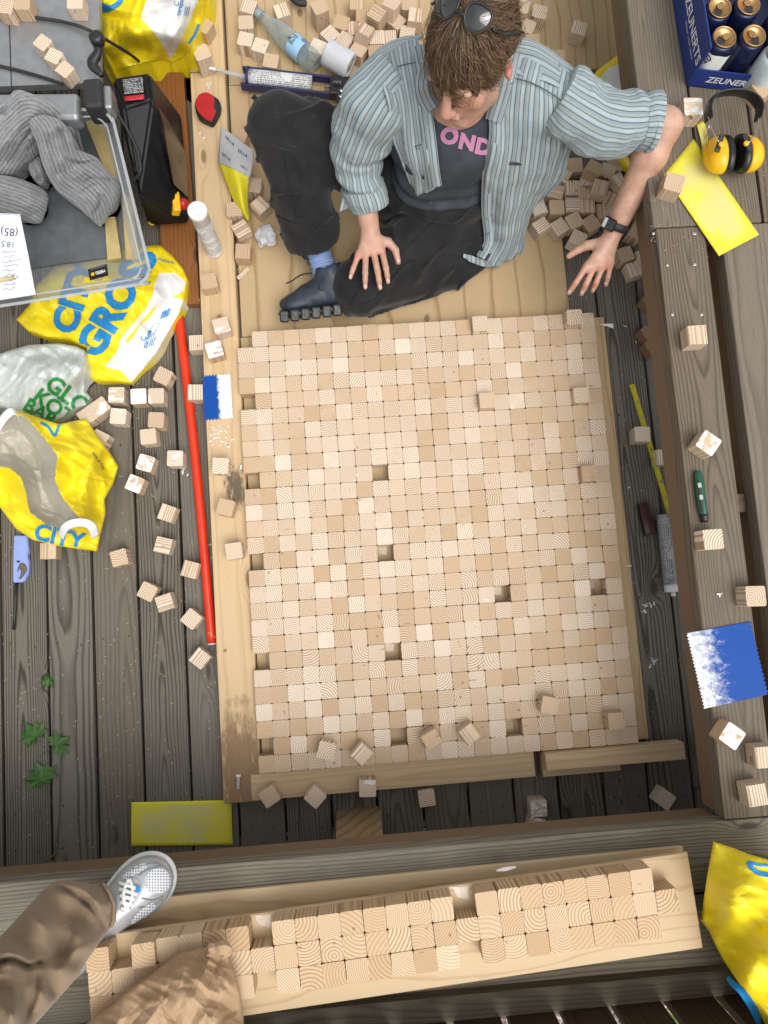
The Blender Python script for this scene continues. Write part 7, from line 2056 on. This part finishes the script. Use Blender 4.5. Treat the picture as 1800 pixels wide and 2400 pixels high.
# collar points and plackets
def strap(name, pts, wd, mat, parent, sx=None, n=40, off=.004, offv=.014):
    C = cat_rom(np.array([lift(*p, off=offv) for p in pts]), n); t = np.gradient(C, axis=0); t /= np.linalg.norm(t, axis=1)[:, None]
    d = CAM_C - C; d /= np.linalg.norm(d, axis=1)[:, None]; s_ = np.cross(t, d); s_ /= np.linalg.norm(s_, axis=1)[:, None]
    C = C + d * off; A, B_ = C + s_ * wd / 2, C - s_ * wd / 2
    V = np.concatenate([A, C + d * .001, B_, A - d * .002, B_ - d * .002]); f = []
    for i in range(n - 1):
        for a, b_ in ((0, 1), (1, 2), (2, 4), (3, 0)): f.append([a * n + i, a * n + i + 1, b_ * n + i + 1, b_ * n + i])
    xs = np.concatenate([np.full(n, q) for q in (0, wd / 2, wd, 0, wd)])
    return obj(name, V, f, mat, parent, True, {'sx': xs + .004})
strap('placket', [(1068, 240, .575), (1068, 300, .50), (1054, 370, .37), (1050, 450, .225), (1055, 520, .125), (1038, 556, .06)], .026, M['shirt'], shirt)
strap('placket', [(918, 226, .57), (927, 290, .485), (934, 350, .385), (942, 404, .275)], .030, M['shirt'], shirt)
strap('collar', [(1104, 112, .655), (1094, 160, .655), (1080, 215, .61), (1066, 262, .56)], .040, M['shirt'], shirt, off=.010)
strap('collar', [(908, 96, .65), (914, 124, .66), (920, 150, .655), (915, 185, .64), (922, 212, .60), (936, 236, .57)], .034, M['shirt'], shirt, off=.008)
M['shirt_seam'] = plain('pocket_seam', (.06, .075, .08), .9)  # dark line colour for the pocket, yoke and armhole seams
def outline(pts, name='pocket_seam', r=.0011):
    P = [lift(x, y, z) + (CAM_C - DA(x, y, z)) / np.linalg.norm(CAM_C - DA(x, y, z)) * .0045 for x, y, z in pts]; v, f, _ = tube(P, [r] * len(P), 40, 5); obj(name, v, f, M['shirt_seam'], shirt, True)
outline([(1090, 352, .43), (1110, 351, .44), (1132, 355, .42), (1148, 363, .40), (1162, 360, .38)]); outline([(871, 305, .44), (876, 316, .43), (893, 317, .44), (913, 311, .45)])
outline([(858, 144, .61), (880, 138, .62), (905, 134, .63)], 'yoke_seam', .001); outline([(1108, 168, .64), (1150, 180, .635), (1200, 208, .61), (1240, 240, .56)], 'yoke_seam', .0013); outline([(1240, 225, .58), (1232, 270, .52), (1218, 320, .46)], 'armhole_seam', .0013)
lp = [lift(x, y, .43) + np.array((0, -.003, .005)) for x, y in ((1097, 354), (1125, 356))]; v, f, _ = tube(lp, [[.0028, .001]] * 2, 6, 6); obj('pocket_tag', v, f, M['black_matte'], shirt)
for x, y, z in ((1055, 400, .32), (1051, 430, .26), (1052, 470, .20), (1055, 505, .15), (903, 318, .45), (1168, 372, .36)):
    q = lift(x, y, z); d = CAM_C - q; v, f = lathe([(.0042, 0), (.0042, .001), (.003, .0018), (0, .0016)], 12, axis_mat(q + d / np.linalg.norm(d) * .0065, d)); obj('button', v, f, plain('button', (.10, .12, .13), .3) if 'button' not in M else M['button'], shirt)

# hair: many tapering locks over a scalp cap
def hair_mat():
    b = NB('hair'); t = b.attr('rnd')[2]; s_ = b.sep(b.attr('st')[1])
    c = b.ramp(t, [(0, (.045, .025, .013)), (.5, (.125, .073, .038)), (1, (.27, .172, .098))]); b.b.inputs['Anisotropic'].default_value = .5
    return b.fin(c, .42, spec=.5)
M['hair'] = hair_mat()
rh = np.random.RandomState(12)
def scalp(th, ph, k=1.0):      # th from the crown down, ph around (0 = front)
    return np.array([.0775 * k * math.sin(th) * math.sin(ph), .012 - .0965 * k * math.sin(th) * math.cos(ph), .034 + .0935 * k * math.cos(th)])
def hem(ph):
    c = math.cos(ph)
    return R(74) + R(20) * (c < 0) * abs(c) + R(37) * max(0, c) ** 1.5
V, F = [], []
nt_, np_ = 18, 48
for i in range(nt_ + 1):
    for j in range(np_):
        ph = 2 * math.pi * j / np_; th = max(.001, hem(ph) * .93 * i / nt_); V.append(HL(*scalp(th, ph, 1.03)))
for i in range(nt_):
    for j in range(np_): F.append([i * np_ + j, (i + 1) * np_ + j, (i + 1) * np_ + (j + 1) % np_, i * np_ + (j + 1) % np_])
hair = obj('hair', V, F, M['hair'], man, True, {'rnd': [.3] * len(V), 'st': np.zeros((len(V), 3))})
V, F, rn = [], [], []
NS, SG = 9, 3
for k in range(5650):
    ph = rh.uniform(-math.pi, math.pi); hm = hem(ph); th0 = rh.uniform(.02, .75) ** .8 * hm * .95; 
    ln = rh.uniform(.55, 1.05) * R(66); clump = round(ph * 9) / 9; sw = .42 * math.sin(clump * 37.0) + .25 * math.sin(ph + .6) + rh.normal(0, .09); cur = 1.0 * math.sin(clump * 71.0) + rh.normal(0, .2); lf = rh.uniform(1.04, 1.13) + .06 * math.sin(clump * 53.0); side = ph < -.9; cl = clump * 5.0 + rh.normal(0, .3); ca = abs(rh.normal(.004, .012 if side else .005))
    if k >= 5200:                  # loose fly-away locks
        lf = rh.uniform(1.14, 1.30); ca = rh.uniform(.006, .02); cl = rh.uniform(0, 6.28); ln *= rh.uniform(.6, 1.0)
    pts = []
    for s_ in np.linspace(0, 1, NS):
        th = min(th0 + ln * s_, hm * 1.06 + rh.uniform(-.01, .03)); p2 = ph + sw * s_ * .6 + cur * .25 * s_ * s_
        k_ = 1.03 + (lf - 1.03) * math.sin(min(1, s_ * 1.25) * 2.4) ; q = scalp(th, p2, k_); q = q + np.array([math.cos(cl + s_ * 6), math.sin(cl + s_ * 6), math.cos(cl + s_ * 5)]) * ca * s_
        over = max(0, th0 + ln * s_ - hm); q[2] -= .030 * over; q[1] -= .022 * over * max(0, math.cos(ph)); pts.append(HL(*q))
    P = np.array(pts); Tn, U, Wv = frames(P); w0 = rh.uniform(.0009, .0019) * (.55 if k >= 5200 else 1); b0 = len(V); c_ = np.clip(rh.normal(.5, .25), 0, 1)
    for i in range(NS):
        w_ = w0 * (1 - .75 * (i / (NS - 1)) ** 1.5)
        for j in range(SG): a = 2.0944 * j; V.append(P[i] + U[i] * math.cos(a) * w_ + Wv[i] * math.sin(a) * w_ * .6); rn.append(c_)
    for i in range(NS - 1):
        for j in range(SG): F.append([b0 + i * SG + j, b0 + i * SG + (j + 1) % SG, b0 + (i + 1) * SG + (j + 1) % SG, b0 + (i + 1) * SG + j])
lk = obj('hair_locks', V, F, M['hair'], man, True, {'rnd': rn, 'st': np.zeros((len(V), 3))}); lk['kind'] = 'stuff'
for s_ in (-1, 1):
    P = [HL(s_ * .014, -.101, .027), HL(s_ * .030, -.100, .034), HL(s_ * .048, -.086, .030)]; v, f, _ = tube(P, [[.0016, .003], [.002, .003], [.001, .0015]], 14, 8); obj('eyebrow', v, f, M['hair'], man, True, {'rnd': [.3] * len(v), 'st': np.zeros((len(v), 3))})
v, f, _ = tube(np.array([HL(.083 + .006 * math.cos(t), .002, -.040 + .006 * math.sin(t)) for t in np.linspace(0, 6.2, 14)]), [.0009] * 14, 28, 6); tag(obj('earring', v, f, M['steel'], None, True), 'small silver ring in the visible ear of the man', 'earring')

# sunglasses pushed up on the hair
sg = empty('sunglasses', HL(0, -.07, .13), 'black sunglasses with glossy lenses pushed up on the brown hair', 'sunglasses')
M['lens'] = plain('lens', (.006, .006, .007), .03, var=0.0, spec=.9, coat=1.0)
ln_ = HRm @ np.array([0, -.36, .93]); lx = HRm @ np.array([1, 0, 0])
for s_ in (-1, 1):
    c = HL(s_ * .034, -.006, .140); nrm = ln_ + lx * s_ * .25; Mx = axis_mat(c, nrm, lx)
    out = cat_rom(np.array([(-.028, .010), (-.020, .022), (.0, .0255), (.021, .021), (.029, .008), (.024, -.012), (.006, -.0245), (-.014, -.022), (-.026, -.008)]) * .86, 40, True)
    v = [(0, 0, .0055)] + [(x * .55, y * .55, .0042) for x, y in out] + [(x, y, 0) for x, y in out]; n = 40
    f = [[0, 1 + i, 1 + (i + 1) % n] for i in range(n)] + [[1 + i, 1 + n + i, 1 + n + (i + 1) % n, 1 + (i + 1) % n] for i in range(n)]
    obj('lens', xf(v, Mx), f, M['lens'], sg, True)
    P = xf([(x * 1.04, y * 1.04, .0) for x, y in out] + [(out[0][0] * 1.04, out[0][1] * 1.04, 0)], Mx); v, f, _ = tube(P, [[.0030, .0026]] * len(P), 90, 8, False); obj('rim', v, f, M['black'], sg, True)
    P = [HL(s_ * .066, -.006, .128), HL(s_ * .080, .01, .100), HL(s_ * .088, .04, .068), HL(s_ * .084, .062, .03)]; v, f, _ = tube(P, [[.0045, .0025], [.0055, .0022], [.0045, .002], [.003, .002]], 24, 8); obj('temple', v, f, M['black'], sg, True)
v, f, _ = tube([HL(-.011, -.012, .144), HL(0, -.014, .147), HL(.011, -.012, .144)], [.003, .0026, .003], 10, 8); obj('bridge', v, f, M['black'], sg, True)

# wristwatch with key pad
wt = empty('wristwatch', DA(1332, 492, .1), 'black digital calculator watch with steel screen on the wrist', 'watch')
wa = (WR_L - EL_L) / np.linalg.norm(WR_L - EL_L); wc = EL_L + (WR_L - EL_L) * .96
side_w = CAM_C - wc; side_w -= wa * (side_w @ wa); side_w /= np.linalg.norm(side_w); sx_ = np.cross(wa, side_w)
P = [wc + (side_w * math.cos(t) + sx_ * math.sin(t)) * .0315 for t in np.linspace(0, 2 * math.pi, 33)]
V, F = [], []
for i in range(32):
    for (dw, dr) in ((-.0095, 0), (-.0095, .0026), (.0095, .0026), (.0095, 0)):
        d = (P[i] - wc) / .0315; V.append(P[i] + wa * dw + d * dr)
for i in range(32):
    for j in range(4): F.append([i * 4 + j, ((i + 1) % 32) * 4 + j, ((i + 1) % 32) * 4 + (j + 1) % 4, i * 4 + (j + 1) % 4])
obj('strap', V, F, M['black_matte'], wt, True)
nrm = side_w * .86 + sx_ * .5; nrm /= np.linalg.norm(nrm); Mx = axis_mat(wc + nrm * .0335, nrm, -sx_ + wa * .0)
xd = np.array(Mx)[:3, 0]; yd = np.array(Mx)[:3, 1]
bm = box_bm(.036, .030, .0085, .003, 2); bmesh.ops.transform(bm, matrix=Mx @ Matrix.Translation((0, 0, .002)), verts=bm.verts); wcse = bm_obj('case', bm, M['black'], wt)
bm = box_bm(.0095, .023, .001, .0003, 1); bmesh.ops.transform(bm, matrix=Mx @ Matrix.Translation((-.0105, 0, .0068)), verts=bm.verts); bm_obj('screen', bm, plain('screen', (.50, .53, .50), .12, .2), wcse)
for i in range(4):
    for j in range(4):
        bm = box_bm(.0034, .0038, .0012, .0004, 1); bmesh.ops.transform(bm, matrix=Mx @ Matrix.Translation((-.001 + i * .0048, -.0082 + j * .0054, .0068)), verts=bm.verts); bm_obj('key', bm, plain('key', (.06, .06, .065), .4) if (i, j) == (0, 0) else bpy.data.materials['key'], wcse)

# ------------------------------------------------------------------ second person: one leg standing on the low bench
g = SDF((-.55, -2.0, .44), (.12, -1.1, 1.30), .006)
AN2 = DA(246, 1955, .525); KN2 = DA(40, 2130, .75); HP2 = DA(-120, 2270, .86)
g.cap(AN2 + [.0, .0, -.01], AN2 + (KN2 - AN2) * .5, .024, .028, .02); g.cap(AN2 + (KN2 - AN2) * .5, KN2, .028, .032, .02); g.cap(KN2, HP2, .032, .036, .02); g.cap(AN2 + [0, 0, -.01], DA(285, 1920, .495), .026, .014, .01)
V, F = g.mesh(); leg2 = obj('person', V, F, M['skin'], None, True, {'flush': np.zeros(len(V)), 'lip': np.zeros(len(V)), 'stubble': np.zeros(len(V))})
tag(leg2, 'leg in tan trousers and white trainer standing on the low bench', 'person')
def tan():
    b = NB('tan_cloth'); p = b.obj(); n = b.noise(p, 9.0, 4.0, .6); wv = b.noise(p, 600.0, 2.0); sp = b.noise(p, 110.0, 2.0)
    c = b.mix(b.step(n, .3, .75), (.235, .170, .110), (.262, .190, .124)); c = b.mix(b.step(sp, .76, .775), c, (.5, .45, .38)); b.bump(wv, .15, .001); b.put(b.b.inputs['Sheen Weight'], .15)
    return b.fin(c, .9, spec=.15)
M['tan'] = tan()
leg_folds = ridge([([(118, 1912), (160, 1930), (205, 1968), (226, 2004)], -.022, 6), ([(140, 1904), (185, 1925), (225, 1962)], .014, 10), ([(-30, 2090), (20, 2072), (62, 2086), (92, 2078)], -.040, 7), ([(0, 2058), (40, 2062), (84, 2098)], .022, 10),
                   ([(30, 2120), (34, 2170), (20, 2220)], .020, 12), ([(84, 2090), (74, 2150), (50, 2212)], -.020, 8), ([(60, 1975), (100, 2010), (110, 2070)], .014, 14), ([(150, 1960), (150, 2020), (120, 2080)], -.012, 14), ([(200, 2040), (160, 2060), (120, 2110)], .010, 10), ([(-60, 2130), (-20, 2110), (30, 2110)], .016, 12)])
B = Blob([(-160, 2060), (-60, 2051), (0, 2024), (54, 1965), (96, 1920), (118, 1904), (145, 1901), (195, 1909), (222, 1906), (238, 1926), (247, 1951), (247, 1990), (240, 2002), (212, 2040), (186, 2078), (172, 2105), (136, 2146), (77, 2212), (0, 2320), (-160, 2420)],
         [(235, 1925, .575), (244, 1985, .57), (200, 1960, .62), (140, 1925, .66), (150, 2040, .70), (60, 2010, .76), (80, 2150, .82), (0, 2080, .86), (0, 2200, .92), (-100, 2150, .98), (-100, 2330, 1.02), (120, 2130, .74)], 4.0, .055, 60, .014, 5, 61, deep=.15, fn=leg_folds)
t2 = B.build('trousers', M['tan'], leg2)
Bc = Blob([(216, 1906), (224, 1904), (241, 1926), (251, 1951), (251, 1990), (243, 2004), (234, 2006), (240, 1985), (240, 1955), (230, 1928)], [(220, 1906, .60), (240, 1930, .60), (248, 1970, .60), (238, 2003, .59)], 3.0, .012, 7, .004, 20, 5, deep=.05)
Bc.build('cuff', M['tan'], t2)
b2 = bvh(t2)
seam('seam', [(236, 1906), (248, 1950), (242, 1996)], plain('tan_seam', (.12, .075, .042), .9), t2, b2, .001)
# trainer
SO = DA(258, 1955, BZ + .002); sX = np.array(D(368, 1858, BZ + .002)) - SO; SL = np.linalg.norm(sX); sX /= SL; sZ = np.array((0, 0, 1.0)); sY = np.cross(sZ, sX); Sm = np.stack([sX, sY, sZ], 1)
def SP(x, y, z): return SO + sX * x + sY * y + sZ * z
def shoe_sdf(h): return SDF(SO - [.26, .26, .004], SO + [.26, .26, .17], h)
g = shoe_sdf(.003)
g.ell(SP(SL - .062, .0, .030), (.066, .055, .040), .02, 'add', Sm); g.ell(SP(SL - .135, .004, .045), (.080, .043, .046), .03, 'add', Sm); g.ell(SP(SL - .215, .0, .05), (.055, .036, .05), .03, 'add', Sm); g.cap(SP(SL - .20, 0, .06), SP(SL - .22, 0, .10), .042, .042, .02)
V, F = g.mesh(); V[:, 2] = np.maximum(V[:, 2], BZ + .004)
M['silver_upper'] = plain('silver_upper', (.42, .44, .46), .32, .25, var=.1, bump=.2, bscale=120)
tn = obj('trainer', V, F, M['silver_upper'], leg2, True); bts = bvh(tn)
g = shoe_sdf(.003)
g.ell(SP(SL - .066, 0, .012), (.074, .061, .018), .02, 'add', Sm); g.ell(SP(SL - .15, .002, .012), (.10, .047, .017), .03, 'add', Sm); g.ell(SP(SL - .235, 0, .012), (.052, .042, .018), .03, 'add', Sm)
V, F = g.mesh(); V[:, 2] = np.maximum(V[:, 2], BZ + .0015); obj('sole', V, F, plain('sole_white', (.62, .63, .63), .4, var=.06), tn, True)
def mesh_mat():
    b = NB('shoe_mesh'); s_ = b.attr('st')[1]; v = b.n('ShaderNodeTexVoronoi'); b.put(v.inputs['Vector'], s_); v.inputs['Scale'].default_value = .17; v.inputs['Randomness'].default_value = 0.0
    m = b.step(v.outputs['Distance'], .24, .36); b.bump(m, .6, .002); return b.fin(b.mix(m, (.22, .24, .30), (.70, .71, .75)), .6)
M['shoe_mesh'] = mesh_mat()
def drape(name, poly, mat, off=.0016, step=3.0, tree=None, par=None):
    """thin overlay that follows the shoe under a plan outline"""
    o = cat_rom(np.array(poly, float), 48, True); lo, hi = o.min(0), o.max(0); gx, gy = np.meshgrid(np.arange(lo[0], hi[0], step), np.arange(lo[1], hi[1], step)); m = poly_sd(gx, gy, o) > step * .5
    P2 = [Vector(q) for q in o] + [Vector(q) for q in np.stack([gx[m], gy[m]], 1)]; vv, _, ff, *_ = delaunay_2d_cdt(P2, [], [list(range(len(o)))], 1, 1e-4); V, ok = [], []
    for q in vv:
        h = ray(tree or bts, q.x, q.y); ok.append(h[0] is not None); V.append(tuple(h[0] + h[1] * off) if h[0] is not None else (0, 0, 0))
    F = [list(q) for q in ff if all(ok[i] for i in q)]; used = sorted({i for q in F for i in q}); mp = {a: i for i, a in enumerate(used)}
    if not used: return
    return obj(name, [V[i] for i in used], [[mp[i] for i in q] for q in F], mat, par or tn, True, {'st': [(vv[i].x, vv[i].y, 0) for i in used]})
drape('mesh_panel', [(312, 1890), (324, 1874), (345, 1870), (368, 1880), (374, 1898), (368, 1922), (352, 1936), (332, 1932), (318, 1916)][0:0] or [(314, 1898), (322, 1884), (338, 1876), (356, 1880), (366, 1894), (366, 1912), (354, 1926), (336, 1930), (320, 1922)], M['shoe_mesh'])
drape('mesh_panel', [(268, 1890), (290, 1874), (312, 1866), (316, 1876), (296, 1888), (272, 1900)], M['shoe_mesh']); drape('mesh_panel', [(282, 1990), (300, 1968), (326, 1950), (336, 1958), (318, 1976), (290, 1996)], M['shoe_mesh'])
drape('tongue', [(256, 1905), (290, 1898), (304, 1908), (305, 1926), (296, 1945), (272, 1968), (256, 1960)], plain('tongue_grey', (.40, .42, .46), .6))
drape('toe_guard', [(382, 1862), (396, 1880), (402, 1900), (398, 1922), (388, 1918), (384, 1895), (376, 1876)], M['black_matte'])
for k in range(5):
    y0 = 1904 + k * 13; a, c = (258 + k * 1, y0 + 4), (300 - k * 5, y0 + 16 - k * 2); P = []
    for t in np.linspace(0, 1, 9):
        h = ray(bts, a[0] + (c[0] - a[0]) * t, a[1] + (c[1] - a[1]) * t)
        if h[0] is not None: P.append(h[0] + h[1] * (.003 + .003 * math.sin(t * 3.14)))
    if len(P) > 3: v, f, _ = tube(P, [[.0036, .0018]] * len(P), 20, 8); obj('lace', v, f, M['white_print'], tn, True)
for k in range(2):
    P = []
    for t in np.linspace(0, 1, 12):
        h = ray(bts, 282 + 9 * math.sin(t * 3) * (1 if k else -1) - t * 8, 1900 + t * 58)
        if h[0] is not None: P.append(h[0] + h[1] * .006)
    if len(P) > 3: v, f, _ = tube(P, [[.0036, .0018]] * len(P), 24, 8); obj('lace', v, f, M['white_print'], tn, True)
drape('blue_tag', [(294, 1917), (302, 1915), (304, 1924), (296, 1926)], M['blue_print'], .008, 2.0)

M['shoe_line'] = plain('shoe_line', (.20, .21, .23), .5)
for q in ([(276, 1884), (304, 1872), (330, 1866), (352, 1870)], [(300, 1892), (318, 1880), (345, 1872), (366, 1882), (378, 1900)], [(284, 1996), (312, 1985), (340, 1962), (362, 1935), (372, 1905)], [(306, 1940), (330, 1944), (352, 1936)], [(300, 1960), (326, 1956), (350, 1942)]): seam('overlay_edge', q, M['shoe_line'], tn, bts, .0016)
